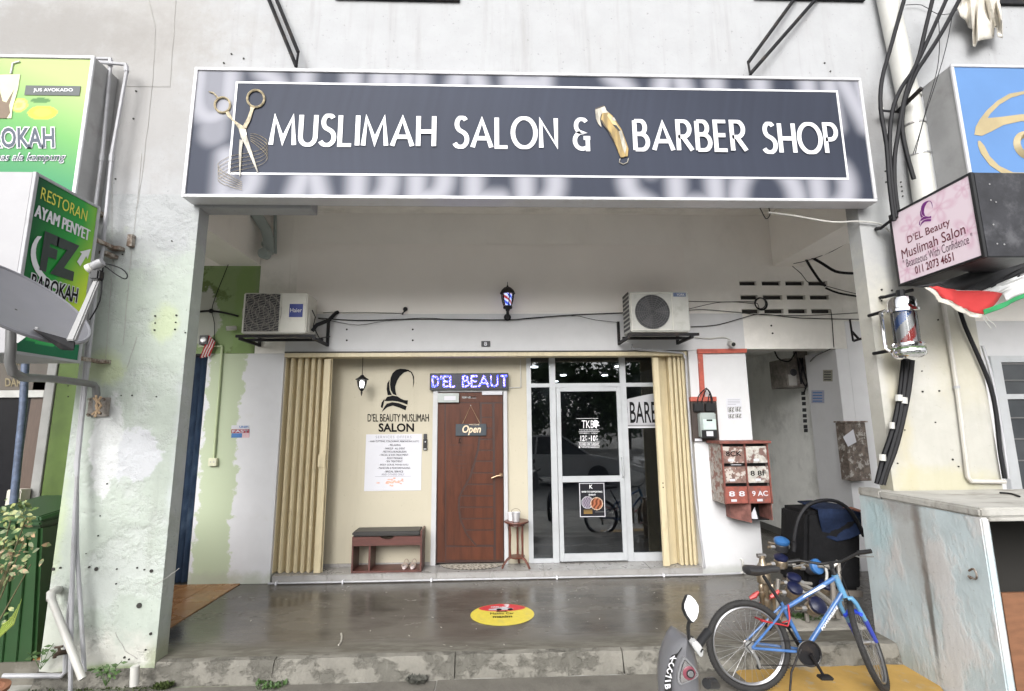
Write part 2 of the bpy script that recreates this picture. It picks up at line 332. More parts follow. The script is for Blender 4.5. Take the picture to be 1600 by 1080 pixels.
CONC = mat('rough_concrete', (.36, .34, .30), .85, var=.15, scale=6, dirt=(.14, .13, .11), dirt_amt=.6, dirt_scale=3, bump=.5, bscale=40, bdist=.006)
GOLD = mat('gold_print', (.33, .225, .075), .5, metal=0, var=.45, scale=9, stretch=(3, 1, .5), bump=0)
HOLE = mat('dark_hole', (.03, .028, .025), .9, var=0, bump=0)

# ================================================================== SETTING
def struct(name, mb, m, **kw): return mb.build(name, m, None, kind='structure', **kw)
# ground sheet
gm = mat('old_pavement_concrete', (.45, .44, .41), .85, var=.16, scale=3, dirt=(.13, .125, .11), dirt_amt=.6, dirt_scale=2.2, dirt_lo=.42, dirt_hi=.65, bump=.6, bscale=45, bdist=.008,
         blots=[(-2.6, -2.0, -.15, .8, .3, .3, (.06, .10, .03), .6, .8), (-1.9, -2.1, -.15, .8, .35, .3, (.20, .19, .14), .6, .7)])
struct('ground', MB().box(-60, 60, -60, -1.8, -.35, -.15).box(-60, 60, -1.8, 60, -.35, -.152), gm)
asph = mat('asphalt_road_surface', (.26, .26, .25), .9, var=.2, scale=12, bump=.5)
struct('road', MB().box(-60, 60, -14.0, -4.6, -.2, -.146), asph)
# porch floor: wet dark screed with lighter worn front edge
def porch_material():
    m, nt, b = newmat('wet_porch_screed'); g = node(nt, 'ShaderNodeNewGeometry'); pos = g.outputs['Position']
    n1 = noise(nt, pos, 1.5, 5, .55, (1, 1.8, 1)); n2 = noise(nt, pos, 6, 6, .65, (1, 4, 1), 4); n3 = noise(nt, pos, 20, 5, .6, (1, 4, 1), 8)
    c = mixc(nt, ramp(nt, n1, .25, .78), (.066, .059, .049), (.128, .116, .098))
    c = mixc(nt, ramp(nt, n2, .50, .85, 0, .45), c, (.17, .155, .13))
    c = mixc(nt, ramp(nt, n3, .64, .76, 0, .6), c, (.28, .265, .235))
    sep = node(nt, 'ShaderNodeSeparateXYZ'); nt.links.new(pos, sep.inputs[0])
    e = math_(nt, 'ADD', sep.outputs['Y'], math_(nt, 'MULTIPLY_ADD', n1, .5, -.25))
    c = mixc(nt, ramp(nt, e, -1.72, -1.42, 1, 0), c, mixc(nt, ramp(nt, n2, .4, .6), (.105, .096, .076), (.165, .155, .13)))
    nt.links.new(c, b.inputs['Base Color'])
    rr = ramp(nt, n1, .3, .75, .09, .34); rr = math_(nt, 'ADD', rr, ramp(nt, e, -1.75, -1.4, .5, 0), clamp=True); nt.links.new(rr, b.inputs['Roughness'])
    bp = node(nt, 'ShaderNodeBump'); bp.inputs['Strength'].default_value = .25; bp.inputs['Distance'].default_value = .004
    nt.links.new(math_(nt, 'ADD', n2, noise(nt, pos, 60, 3)), bp.inputs['Height']); nt.links.new(bp.outputs[0], b.inputs['Normal']); return m
fl = struct('porch_floor', MB().box(-9, 9, -1.74, 5.5, -.3, 0), porch_material())
# kerb slabs along the porch edge, uneven top
kerb_m = mat('worn_kerb_concrete', (.185, .175, .15), .8, var=.14, scale=7, streak=(.26, .25, .215), streak_amt=.6, relief=-2, dirt=(.07, .066, .054), dirt_amt=.7, dirt_scale=4.5, dirt_stretch=(1, 1, 1.6), dirt_lo=.48, dirt_hi=.60, bump=.9, bscale=35, bdist=.008)
kx = [-3.3, -1.62, -.3, .95, 2.2, 3.2]
kerb_root = None
for i in range(5):
    mb = MB(); n = 16; a, b_ = kx[i]+.004, kx[i+1]-.004
    vs = []; 
    for j in range(n+1):
        x = a+(b_-a)*j/n; w = random.uniform(-.008, .008); h = random.uniform(-.007, .004)
        f = .045 if i in (1, 3) else .03
        vs += [(x, -1.74+.001, -.149), (x, -1.80-f+w, -.149), (x, -1.80+w*.7, -.035+h), (x, -1.785+w*.5, -.004+h), (x, -1.741, .001)]
    fs = []
    for j in range(n):
        for k in range(4): fs.append((j*5+k, (j+1)*5+k, (j+1)*5+k+1, j*5+k+1))
    fs += [tuple(range(5)), tuple(n*5+k for k in range(4, -1, -1))]
    mb.add(vs, fs)
    if kerb_root is None: kerb_root = struct('kerb', mb, kerb_m)
    else: mb.build('kerb_slab', kerb_m, kerb_root)
# lower apron slab with its joint
struct('pavement', MB().box(-.42, 3.02, -2.13, -1.86, -.2, -.138).box(-3.2, -.43, -2.5, -1.86, -.2, -.143), mat('apron_concrete', (.145, .135, .115), .85, var=.14, scale=5, dirt=(.075, .07, .058), dirt_amt=.7, dirt_scale=3, bump=.6, bscale=40, bdist=.008))
# yellow painted ground
ypt = [atZ(*p, -.134) for p in [(1150, 1050), (1165, 1041), (1440, 1037), (1475, 1080), (1520, 1140), (1250, 1140)]]
ym = mat('worn_yellow_road_paint', (.42, .26, .07), .7, var=.12, scale=6, dirt=(.33, .29, .22), dirt_amt=.8, dirt_scale=7, dirt_lo=.56, dirt_hi=.68, bump=.4, bscale=40)
mb = MB(); mb.prism([(p.x, p.y, -.138) for p in ypt], (0, 0, .004)); struct('yellow_road_marking', mb, ym)
# orange tiled strip of the neighbour's porch
otm = mat('orange_floor_tile', (.33, .165, .07), .3, var=.06, scale=3, rough_var=.1, bump=.02)
for i in range(9):
    for j in range(4):
        x1 = -2.765-j*.303-.003; y0 = -1.72+i*.303*.64; MB().box(x1-.297, x1, -1.71+i*.19, -1.71+i*.19+.187, .0005, .009).build('floor_tile', otm, fl)
# tiled step in front of the shop
ts = mat('grey_step_tile', (.30, .29, .28), .35, var=.1, scale=6, rough_var=.12, dirt=(.17, .15, .13), dirt_amt=.5, dirt_scale=5, bump=.05)
grout = mat('pale_grout', (.45, .44, .42), .8, var=.1, bump=.1)
st_o = struct('tiled_step', MB().box(-2.42, 2.32, -.018, .5, 0, .078), grout)
for i in range(8):
    a = -2.42+i*.5925; MB().box(a+.003, a+.5895, -.03, -.0185, .004, .078).build('riser_tile', ts, st_o)
    MB().box(a+.003, a+.5895, -.036, .27, .0785, .087).build('tread_tile', ts, st_o)

# ================================================================== BUILDING
B = thing('shophouse_building', 'white shophouse with pillared porch, beige shopfront and open passage', 'building', (0, 0, 0))
part = lambda name, mb, m, bevel=0, **kw: mb.build(name, m, B, bevel=bevel, **kw)
part('facade_wall', MB().box(-9, 9, -1.8, -1.6, 3.62, 7.2), WHITE)
part('facade_lip', MB().box(-2.468, at(487, 320, -1.8).x, -1.806, -1.66, 3.50, 3.619), WHITE, .004)
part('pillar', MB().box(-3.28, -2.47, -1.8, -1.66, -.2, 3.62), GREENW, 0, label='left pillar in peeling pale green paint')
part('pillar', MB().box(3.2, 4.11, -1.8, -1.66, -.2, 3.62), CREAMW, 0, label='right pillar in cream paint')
part('ceiling', MB().box(-9, 9, -1.595, 3.0, 4.27, 4.4), CEIL)
part('cross_beam', MB().box(-3.28, -2.81, -1.59, -.002, 3.6, 4.269), INNER, .004)
part('cross_beam', MB().box(3.47, 3.85, -1.59, -.002, 3.6, 4.269), INNER, .004)
# porch back wall, in pieces round its openings
part('upper_wall', MB().box(-2.45, 3.03, 0, .2, 3.0, 4.269), INNER)
part('lintel_band', MB().box(-2.45, 3.03, -.003, .2, 2.545, 2.9995), INNERW)
v0 = at(1155, 440, 0); v1 = at(1300, 487, 0)
XA, XB, ZA, ZB = 3.03, 4.30, 2.98, 3.43
part('upper_wall', MB().box(XA+.001, XB-.001, 0, .2, 2.56, ZA).box(XA+.001, XB-.001, 0, .2, ZB, 4.269), INNER)
part('upper_wall', MB().box(XB, 9, 0, .2, 2.9, 4.269), INNER)
part('upper_wall', MB().box(-9, -2.451, 0.0, .2, 2.53, 4.269), INNER)
# vent block: slots between bars, their shade painted as a near-black backing
mb = MB(); mb.box(XA+.001, XB-.001, .05, .2, ZA+.0005, ZB-.0005)
part('vent_shade_backing', mb, HOLE)
rows = [(3.385, 3.43), (3.155, 3.335), (2.98+.04, 3.105)]
mb = MB(); sl_z = [(3.355, 3.412), (3.175, 3.232), (3.0, 3.055)]; sx = [at(x, 450, 0).x for x in (1152, 1183, 1191, 1221, 1228, 1257, 1264, 1294)]
zs = [ZA]+[z for p in reversed(sl_z) for z in p]+[ZB]
for k in range(0, len(zs), 2): mb.box(XA+.001, XB-.001, 0, .049, zs[k]+.0004, zs[k+1]-.0004)
for a, b_ in reversed(sl_z):
    e = [XA+.001]+sx+[XB-.001]
    for k in range(0, len(e), 2): mb.box(e[k], e[k+1], 0.002, .049, a, b_)
part('vent_block', mb, INNER)
part('wall_pier', MB().box(2.33, 3.03, 0, .2, 0, 2.544), INNERW, .003)
part('wall_pier', MB().box(4.30, 9, 0, .2, 0, 2.899).box(4.15, 4.2999, 0, .6, 0, 2.559), INNERW, .003)
part('wall_pier', MB().box(-3.33, -2.452, 0, .2, 0, 2.529), mat('left_pier_paint', (.62, .62, .64), .7, var=.03, bump=.2, dirt=(.5, .48, .43), dirt_amt=.3, dirt_scale=4, dirt_lo=.6, dirt_hi=.8,
     relief=1, blots=[(-3.10, 0, 1.5, .20, .5, 8, (.44, .50, .35), .08, 1), (-3.3, 0, .02, 1, .5, .1, (.38, .40, .32), .5, .8)]), .003)
part('green_wall_patch', MB().box(-3.7, -2.80, -.004, -.0005, 2.53, 3.59), mat('olive_green_wall', (.12, .17, .055), .7, var=.1, bump=.2, dirt=(.23, .32, .14), dirt_amt=.9, dirt_scale=2.2, dirt_lo=.45, dirt_hi=.5,
     blots=[(-3.5, 0, 2.95, .28, .3, .35, (.40, .41, .36), .1, 1), (-2.95, 0, 2.9, .12, .3, .9, (.20, .30, .10), .2, .8)]))
# upper shop panel, a board flush in the wall
part('panel_board', MB().box(at(467, 400, 0).x, at(1068, 400, 0).x, -.012, -.0005, 3.02, 3.87), mat('board_paint', (.86, .82, .78), .6, var=.03, scale=1.2, bump=.05), .002)
# passage
part('passage_wall', MB().box(4.31, 4.4, .201, 4, 0, 4.2), PASSW)
part('passage_wall', MB().box(2.9, 3.03, .201, 4, 0, 4.2).box(2.9, 4.4, 4.0, 4.1, 0, 4.2), PASSW)
part('passage_ceiling', MB().box(3.031, 4.309, .201, 4, 2.75, 2.85), PASSW)
part('passage_plinth', MB().box(4.302, 4.309, .48, 3.99, .001, .1), mat('dark_plinth', (.12, .12, .115), .7))
# shop recess: beige wall left, soffit
YI = .28
part('recess_soffit', MB().box(-2.45, 2.33, .201, YI+.1, 2.56, 2.66), BEIGE)
dl, dr, dt = at(676, 700, YI).x, at(793, 700, YI).x, at(700, 612, YI).z
gl0 = at(824, 700, YI).x
part('beige_wall', MB().box(-2.45, dl, YI, YI+.1, .08, 2.56).box(dr, gl0, YI, YI+.1, .08, 2.56).box(dl, dr, YI, YI+.1, dt, 2.56), BEIGE)
part('recess_side_wall', MB().box(-2.55, -2.451, .201, YI+.1, 0, 2.56).box(2.331, 2.43, .201, YI+.1, 0, 2.56), BEIGE)
part('skirting', MB().box(-2.45, dl-.01, YI-.01, YI-.0005, .087, .12), ts)
# dark shop interior
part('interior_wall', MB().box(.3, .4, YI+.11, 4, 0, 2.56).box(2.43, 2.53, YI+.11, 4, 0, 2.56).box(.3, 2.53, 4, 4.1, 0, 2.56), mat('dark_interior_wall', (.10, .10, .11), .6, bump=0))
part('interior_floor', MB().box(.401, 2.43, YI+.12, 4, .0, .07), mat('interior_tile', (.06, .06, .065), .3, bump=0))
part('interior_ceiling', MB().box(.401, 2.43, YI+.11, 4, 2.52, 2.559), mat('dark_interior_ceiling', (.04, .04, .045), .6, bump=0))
for (x, y, yy) in [(880, 586, 1.6), (945, 586, 1.6), (966, 572, .9), (829+6, 573, .9), (866, 597, 2.4)]:
    p = at(x, y, yy); z = 2.5; d = ray(x, y); k = (2.518-CAM.z)/d.z; q = CAM+d*k
    MB().lathe([(.05, 0), (.05, .012)], (min(max(q.x, .5), 2.3), min(max(q.y, .6), 3.8), 2.506), n=16).build('ceiling_lamp', emit('lamp_white', (1, .98, .95), 14), B)
# closed back of the block so no light leaks in
part('rear_wall', MB().box(-9, 9, 5.5, 5.6, -.2, 7.2).box(-9.1, -9.001, -1.8, 5.6, -.2, 7.2).box(9.001, 9.1, -1.8, 5.6, -.2, 7.2), PASSW)
part('roof', MB().box(-9.1, 9.1, -1.8, 5.6, 7.201, 7.35), PASSW)
# window band over the sign: just its sill shows
for a, b_ in ((522, 718), (1180, 1352), (1562, 1700)):
    yy_ = 5 if a > 1500 else -4; p0, p1 = at(a, yy_, -1.83), at(b_, yy_, -1.83)
    w = part('window_frame', MB().box(p0.x, p1.x, -1.83, -1.801, p0.z, p0.z+.06).box(p0.x, p1.x, -1.83, -1.801, p0.z+.9, p0.z+.96), BLKMETAL, label='bottom rail of an upper floor window')
    MB().box(p0.x, p1.x, -1.822, -1.8015, p0.z+.061, p0.z+.899).build('window_pane', mat('upper_window_glass', (.10, .14, .16), .1, bump=0), w)
# drilled anchor holes, screws
mb = MB()
for x, y, r in [(84, 889, 3), (95, 887, 2), (151, 889, 3.6), (140, 886, 2), (183, 889, 1.5), (215, 887, 1.8), (226, 890, 1.5), (237, 892, 3.2), (218, 946, 5), (236, 990, 2.6), (154, 837, 1.6), (157, 806, 1), (135, 865, 1),
                (243, 494, 2), (243, 505, 1.6), (242, 516, 2), (276, 493, 2), (275, 504, 1.6), (274, 515, 2), (290, 520, 1.6), (160, 623, 1.3), (207, 618, 1.6), (168, 756, 1.5), (190, 618, 1.2), (245, 620, 1.4), (107, 603, 1.4), (107, 620, 1.4),
                (192, 398, 1.6), (269, 377, 1.6), (213, 143, 2), (209, 186, 2), (181, 280, 1.8), (362, 85, 2), (381, 92, 2), (350, 99, 2), (182, 912, 1.5), (195, 1027, 2), (202, 1030, 1.5), (228, 1015, 1.5)]:
    p = at(x, y, -1.8); mb.lathe([(r/767*2.9, 0), (r/767*2.9, .006)], (p.x, -1.8015-.006, p.z), (0, 1, 0), 9)
for x, y, r in [(1383, 268, 2), (1384, 285, 2), (1407, 285, 1.8), (1408, 292, 1.8), (1409, 299, 1.8), (1410, 307, 1.8), (1446, 207, 2), (1441, 612, 2), (1467, 611, 2), (1440, 580, 1.4), (1413, 672, 1.4), (1461, 660, 1.4), (1402, 724, 1.5), (1488, 718, 2), (1497, 729, 1.6), (1377, 453, 2.4), (1393, 454, 2.2), (1377, 470, 1.6), (1465, 500, 1.8), (1358, 494, 2), (1288, 99, 2), (1297, 112, 2)]:
    p = at(x, y, -1.8); mb.lathe([(r/767*2.9, 0), (r/767*2.9, .006)], (p.x, -1.8015-.006, p.z), (0, 1, 0), 9)
for x, y in [(514, 518), (514, 526), (542, 515), (542, 532), (645, 515), (645, 532), (1205, 509), (1207, 521)]:
    p = at(x, y, 0); mb.lathe([(.012, 0), (.012, .004)], (p.x, -.005, p.z), (0, 1, 0), 8)
part('anchor_hole', mb, HOLE, kind='stuff')
# hairline cracks on the left pillar and kerb
mb = MB()
for pts in [[(232, 0), (243, 45), (240, 120), (228, 220), (216, 318)], [(176, 240), (175, 420), (165, 560)], [(222, 240), (205, 400), (192, 540)], [(180, 990), (196, 1017), (215, 1030)], [(240, 915), (262, 902), (280, 888)], [(198, 575), (214, 526)], [(186, 135), (266, 136), (275, 0)]]:
    P = []
    for (a, b_), (c_, d_) in zip(pts[:-1], pts[1:]):
        for k in range(5): P.append(at(a+(c_-a)*k/5+random.uniform(-.8, .8), b_+(d_-b_)*k/5, -1.8015))
    P.append(at(*pts[-1], -1.8015)); mb.tube(P, .0022, 4)
part('crack', mb, mat('crack_grey', (.32, .31, .29), .9, bump=0), kind='stuff')  # flat grey for the crack lines

# neighbour on the left: restaurant front behind the pillar
N = thing('restaurant_shopfront', 'dark restaurant front behind the pale green pillar, grey frame and olive wall', 'shopfront', (-5, 0, 0))
p = lambda x, y: at(x, y, .05)
np_ = lambda name, mb, m, **kw: mb.build(name, m, N, **kw)
np_('wall', MB().box(p(76, 700).x, -3.60, .04, .15, 0, 2.53), mat('olive_strip_paint', (.075, .125, .02), .6, var=.12, bump=.1))
fx0, fx1 = p(60, 700).x, p(75, 700).x
np_('door_frame', MB().box(fx0, fx1, .02, .12, 0, 2.5), mat('grey_frame_paint', (.25, .25, .24), .5), bevel=.004)
np_('door', MB().box(p(36, 700).x, fx0-.005, .06, .11, .0, 2.3), mat('brown_door_wood', (.09, .06, .045), .5, scale=20, stretch=(4, 1, .4)))
np_('transom_bar', MB().box(-8, fx0, .02, .08, 2.04, 2.12), mat('grey_bar_paint', (.45, .45, .43), .5))
np_('interior', MB().box(-8, p(36, 700).x-.003, .5, .6, 0, 2.53), mat('dark_room', (.02, .02, .022), .6, bump=0))
np_('glass_pane', MB().box(-8, p(36, 700).x-.004, .07, .076, .02, 2.035), mat('dark_shop_glass', (.012, .012, .014), .25, spec=.15, bump=0))
np_('transom_board', MB().box(-8, fx0-.002, .06, .1, 2.125, 2.53), mat('brown_transom', (.09, .075, .06), .5))
tm = mat('faded_gold_letters', (.22, .18, .10), .5, bump=0)
ptext('lettering', 'MID', 18, 560, 41, 571, .05, tm, N, bold=.02); ptext('lettering', 'DAR', 8, 591, 34, 604, .05, tm, N, bold=.02)
np_('cabinet', MB().box(p(28, 800).x, p(50, 800).x, -.12, .01, .0, at(30, 765, -.1).z), mat('cream_cabinet', (.55, .52, .46), .5), bevel=.01)
pp = thing('blue_pole', 'slim blue steel pole in front of the dark restaurant door', 'pole', (at(25, 900, -.3).x, -.3, 0))
MB().tube([at(40, 560, -.3), at(36, 640, -.3), at(20, 800, -.3), at(12, 900, -.3)], .035, 10).build('shaft', mat('worn_blue_paint', (.10, .13, .20), .5, var=.3, scale=20, bump=.1), pp, smooth=True)
MB().box(pp.location.x-.12, pp.location.x+.02, -.37, -.23, .001, .012).build('foot_plate', STEEL, pp)
# blue folding door left of the green wall
D = thing('blue_folding_door', 'dark blue ribbed folding shutter between left pillar and green wall', 'shutter', (-3.46, .1, 0))
bm_ = mat('dark_blue_shutter_paint', (.045, .075, .13), .45, var=.3, scale=12, stretch=(2, 2, .5), dirt=(.14, .20, .28), dirt_amt=.6, dirt_scale=6, dirt_stretch=(1, 1, .4), bump=.1)
for i in range(9):
    x = -3.345-i*.03; y = .02+(.05 if i % 2 else 0)
    MB().hexa([(x, y, .02), (x-.03, .07-(y-.02)+.0, .02), (x-.03, .08-(y-.02), .02), (x, y+.01, .02)], [(x, y, 2.5), (x-.03, .07-(y-.02), 2.5), (x-.03, .08-(y-.02), 2.5), (x, y+.01, 2.5)]).build('slat', bm_, D)
MB().box(-3.62, -3.335, .0, .15, 2.505, 2.56).build('top_rail', BLKMETAL, D)
# neighbour on the right: grey framed window
Nr = thing('neighbour_window', 'grey aluminium framed window with dark panes beyond the right pillar', 'window', (6.6, 0, 0))
XL = at(1553, 600, -.05).x; ztop = at(1560, 556, -.05).z; zbot = .7
for (a, b_) in ((XL, XL+.13), (XL+.62, XL+.70), (XL+1.5, XL+1.6)): MB().box(a, b_, -.06, 0.0, zbot, ztop).build('mullion', ALU, Nr, bevel=.004)
MB().box(XL+.13, XL+1.5, -.055, 0, ztop-.08, ztop-.001).build('head_rail', ALU, Nr); MB().box(XL+.13, XL+1.5, -.055, 0, zbot, zbot+.07).build('sill_rail', ALU, Nr); MB().box(XL+.13, XL+1.5, -.05, 0, 1.93, 1.99).build('transom', ALU, Nr)
MB().box(XL+.131, XL+1.499, -.02, -.012, zbot+.071, ztop-.081).build('pane', mat('dark_window_glass', (.05, .055, .06), .06, bump=0), Nr)
for z in (1.2, 1.45, 1.7, 2.15, 2.35): MB().box(XL+.14, XL+.61, -.035, -.028, z, z+.015).build('grille_bar', mat('dim_grille', (.12, .12, .12), .5), Nr)
MB().box(XL+.71, XL+1.4, -.04, -.03, 2.0, ztop-.09).build('curtain', mat('dark_red_curtain', (.16, .02, .03), .8), Nr)

# ================================================================== MAIN SIGN
YS = -1.95
S = thing('shop_sign_board', 'long slate grey signboard with white lettering, scissors and clipper above the porch', 'sign', (.37, -1.9, 3.5))
sx0, sx1, sz0, sz1 = -2.522, 3.257, 3.523, 4.69
MB().box(sx0+.02, sx1-.02, -1.935, -1.81, sz0+.02, sz1-.02).build('backing_box', FRAMEW, S)
def bgprint(u, v):
    X = sx0+u*(sx1-sx0); Z = sz0+v*(sz1-sz0)
    base = np.array(srgb(53, 57, 69)); col = np.tile(base, (len(u), 1)); col *= (1+.10*np.sin(3*u+1)+.06*np.sin(9*u+4*v)+.05*np.interp(u*200+2*np.sin(v*4), np.arange(203), rng.normal(size=203))*(.4+.6*v))[:, None]
    ink = np.array(srgb(190, 190, 198))
    g1 = 1-sstep(.0, .16, stroke_dist('USLIMAH SALON', sx0+.02, sx1+.02, sz1-.45, sz1+.32, X, Z, .42))
    g2 = 1-sstep(.0, .16, stroke_dist('BARBER SHOP', sx0+.3, sx1-.22, sz0-.42, sz0+.36, X, Z, .32))
    g3 = 1-sstep(.06, .18, np.hypot((X-(sx0+.18)), np.maximum(0, np.abs(Z-(sz1-.2))-.4)))
    edge = np.maximum(sstep(.82, 1.0, u)*.0, 0)
    g = np.clip(np.maximum(np.maximum(g1, g2), g3*.6), 0, 1)*.55
    fr = (X > ix0) & (X < ix1) & (Z > iz0) & (Z < iz1); g = np.where(fr, g*.0, g)
    return col*(1-g[:, None])+ink*g[:, None]
ix0, ix1 = at(368, 135, YS).x, at(1312, 145, YS).x; ix0 = (at(370, 133, YS).x+at(354, 275, YS).x)/2; ix1 = (at(1308, 145, YS).x+at(1328, 284, YS).x)/2
iz0, iz1 = at(800, 276.5, YS).z, at(800, 134, YS).z
grid_print('printed_panel', (sx0+.015, YS+.002, sz0+.015), (sx1-sx0-.03, 0, 0), (0, 0, sz1-sz0-.03), 330, 70, bgprint, S, printed('sign_vinyl', .5, .12))
for a in ((sx0, sx1, sz0, sz0+.024), (sx0, sx1, sz1-.024, sz1), (sx0, sx0+.024, sz0+.0245, sz1-.0245), (sx1-.024, sx1, sz0+.0245, sz1-.0245)):
    MB().box(a[0], a[1], YS-.012, -1.812, a[2], a[3]).build('edge_trim', FRAMEW, S, bevel=.003)
y = YS-.002
mb = MB(); w = .017
mb.box(ix0, ix1, y, y+.001, iz0, iz0+w); mb.box(ix0, ix1, y, y+.001, iz1-w, iz1); mb.box(ix0, ix0+w, y, y+.001, iz0+w, iz1-w); mb.box(ix1-w, ix1, y, y+.001, iz0+w, iz1-w)
mb.build('inner_border_line', SIGNW, S)
yl = YS-.004
zb, zt = at(640, 231, YS).z, at(640, 181, YS).z
for s_, a, b_ in (('MUSLIMAH', 419, 684), ('SALON', 706, 874), ('BARBER', 986, 1168), ('SHOP', 1187, 1310)):
    xa = at(a, 205, YS).x+.03; xb = at(b_, 205, YS).x-.03; mb = MB(); off = {'MUSLIMAH': 0, 'SALON': -.003, 'BARBER': -.012, 'SHOP': -.022}[s_]
    stroke_word(mb, s_, xa, xb, zb+off+.012, zt+off-.008, yl, .14, .22)
    mb.build('lettering', SIGNW, S)
mb = MB(); stroke_word(mb, '&', at(894, 205, YS).x+.02, at(920, 205, YS).x, zb+.005, zt-.012, yl, .13); mb.build('lettering', SIGNW, S)
# scissors print
SILV = mat('pale_gold_print', (.36, .30, .19), .5, var=.5, scale=30, bump=0)
SILVL = mat('light_steel_print', (.40, .37, .31), .5, var=.5, scale=22, stretch=(1, 1, .3), bump=0)
def z5(x, y): return (280+x/2.857, 80+y/2.857)
def z6(x, y): return (820+x/2.807, 80+y/2.807)
sc_ = MB()
def ell(cx, cy, rx, ry, a0=0, a1=360, n=28): return [(cx+rx*math.cos(R(a0+(a1-a0)*i/n)), cy+ry*math.sin(R(a0+(a1-a0)*i/n))) for i in range(n+1)]
for (e, r) in ((ell(193, 240, 34, 34), .009), (ell(342, 212, 38, 38), .009)):
    sc_.tube([at(*z5(*q), YS-.007) for q in e[:-1]], r, 5, closed=True)
sc_.tube([at(*z5(*q), YS-.007) for q in [(132, 181), (152, 186), (165, 200), (176, 212)]], [.004, .007, .009, .006], 6)
for pl in ([(206, 272), (222, 268), (240, 305), (285, 335), (300, 352), (270, 352), (245, 318), (215, 290)], [(318, 245), (342, 252), (332, 262), (318, 310), (300, 345), (283, 338), (305, 300), (318, 262)]):
    sc_.prism(pxp([z5(*q) for q in pl], YS-.006), (0, -.003, 0))
sc_.build('scissors_handles', SILV, S)
sc_ = MB()
sc_.prism(pxp([z5(*q) for q in [(266, 345), (298, 350), (304, 385), (353, 538), (349, 543), (300, 430), (276, 385)]], YS-.0065), (0, -.003, 0))
sc_.prism(pxp([z5(*q) for q in [(270, 395), (286, 398), (280, 440), (273, 558), (270, 560), (267, 460)]], YS-.0060), (0, -.003, 0))
sc_.build('scissors_blades', SILVL, S)
q = at(*z5(291, 370), YS-.0098); MB().lathe([(.018, 0), (.018, .002)], q, (0, -1, 0), 12).build('scissors_screw', STEEL, S)
mb = MB()
for k in range(5):
    pts = [(318, 368+k*8), (345, 372+k*12), (382, 390+k*16), (393, 410+k*17), (370, 436+k*17), (320, 452+k*17), (240, 466+k*18), (192, 488+k*18), (172, 508+k*16), (190, 535+k*14), (235, 562+k*11), (290, 590+k*8)]
    P = [Vector(z5(*a)) for a in pts]; Q = []
    for i in range(len(P)-1):
        p0, p1, p2, p3 = P[max(i-1, 0)], P[i], P[i+1], P[min(i+2, len(P)-1)]
        for t in (0, .25, .5, .75): Q.append(.5*((2*p1)+(p2-p0)*t+(2*p0-5*p1+4*p2-p3)*t*t+(3*p1-p0-3*p2+p3)*t**3))
    mb.tube([at(a.x, a.y, YS-.0045-.0006*k) for a in Q], .0017, 4)
mb.build('spiral_lines', SILV, S)
# clipper print
mb = MB(); mb.prism(pxp([z6(*q) for q in [(338, 272), (368, 270), (385, 285), (402, 310), (425, 345), (440, 385), (455, 430), (452, 462), (420, 470), (408, 440), (395, 405), (375, 360), (345, 325), (332, 300)]], YS-.005), (0, -.006, 0)); mb.build('clipper_body', GOLD, S, bevel=.003)
mb = MB(); mb.prism(pxp([z6(*q) for q in [(308, 258), (350, 243), (358, 262), (368, 270), (335, 278), (330, 300), (336, 335), (322, 320), (312, 296)]], YS-.0048), (0, -.004, 0)); mb.build('clipper_head', SILVL, S)
mb = MB(); mb.prism(pxp([z6(*q) for q in [(385, 322), (402, 326), (420, 350), (412, 352)]], YS-.0115), (0, -.002, 0)); mb.build('clipper_switch', BLACK, S)
mb = MB()
for k_ in range(9): mb.prism(pxp([z6(*q) for q in [(309+k_*4.6, 259-k_*1.6), (311+k_*4.6, 258-k_*1.6), (311+k_*4.6, 250-k_*1.6), (309+k_*4.6, 251-k_*1.6)]], YS-.0045), (0, -.004, 0))
mb.prism(pxp([z6(*q) for q in [(332, 300), (340, 303), (362, 345), (388, 390), (404, 425), (416, 468), (408, 440), (395, 405), (375, 360), (345, 325)]], YS-.0112), (0, -.001, 0)); mb.build('clipper_shadow_print', mat('clipper_dark_print', (.08, .055, .03), .5, bump=0), S)
mb = MB(); mb.prism(pxp([z6(*q) for q in [(366, 272), (380, 284), (398, 310), (420, 348), (412, 350), (384, 318), (362, 284)]], YS-.0112), (0, -.0008, 0)); mb.build('clipper_highlight_print', mat('clipper_pale_gold', (.50, .40, .20), .5, bump=0), S)
mb = MB(); mb.prism(pxp([z6(*q) for q in [(378, 290), (392, 292), (400, 305), (386, 306)]], YS-.0115), (0, -.002, 0)); mb.prism(pxp([z6(*q) for q in [(412, 350), (424, 348), (446, 420), (440, 452), (430, 430)]], YS-.0115), (0, -.002, 0)); mb.build('clipper_shine', SILVL, S)
mb = MB(); mb.tube([at(*z6(*q), YS-.006) for q in [(418, 472), (414, 488), (432, 496), (450, 488), (455, 470)]], .004, 5); mb.build('clipper_loop', SILVL, S)

# steel stays holding the sign from above
for k, (pts, lab) in enumerate((([(408, -30), (463, 104), (466, 82), (420, -30)], 'black steel stay running up left from the sign top near the scissors'),
                                ([(1262, -30), (1169, 98), (1172, 116), (1300, -30)], 'black steel stay running up right from the sign top above BARBER SHOP'))):
    q = at(pts[1][0], pts[1][1], -1.93)
    o = thing('steel_stay', lab, 'sign bracket', q, 'steel stays above the long signboard')
    top = [at(pts[0][0], pts[0][1], -1.83), at(pts[3][0], pts[3][1], -1.83)]
    MB().tube([at(*pts[1], -1.93), top[0]], .016, 4).build('strut', BLKMETAL, o); MB().tube([at(*pts[2], -1.93), top[1]], .016, 4).build('strut', BLKMETAL, o)
    MB().tube([at(*pts[1], -1.931), at(*pts[2], -1.931)], .011, 4).build('joint_plate', BLKMETAL, o)
    MB().box(min(t.x for t in top)-.05, max(t.x for t in top)+.05, -1.84, -1.803, top[0].z-.02, top[0].z+.05).build('anchor_plate', BLKMETAL, o)

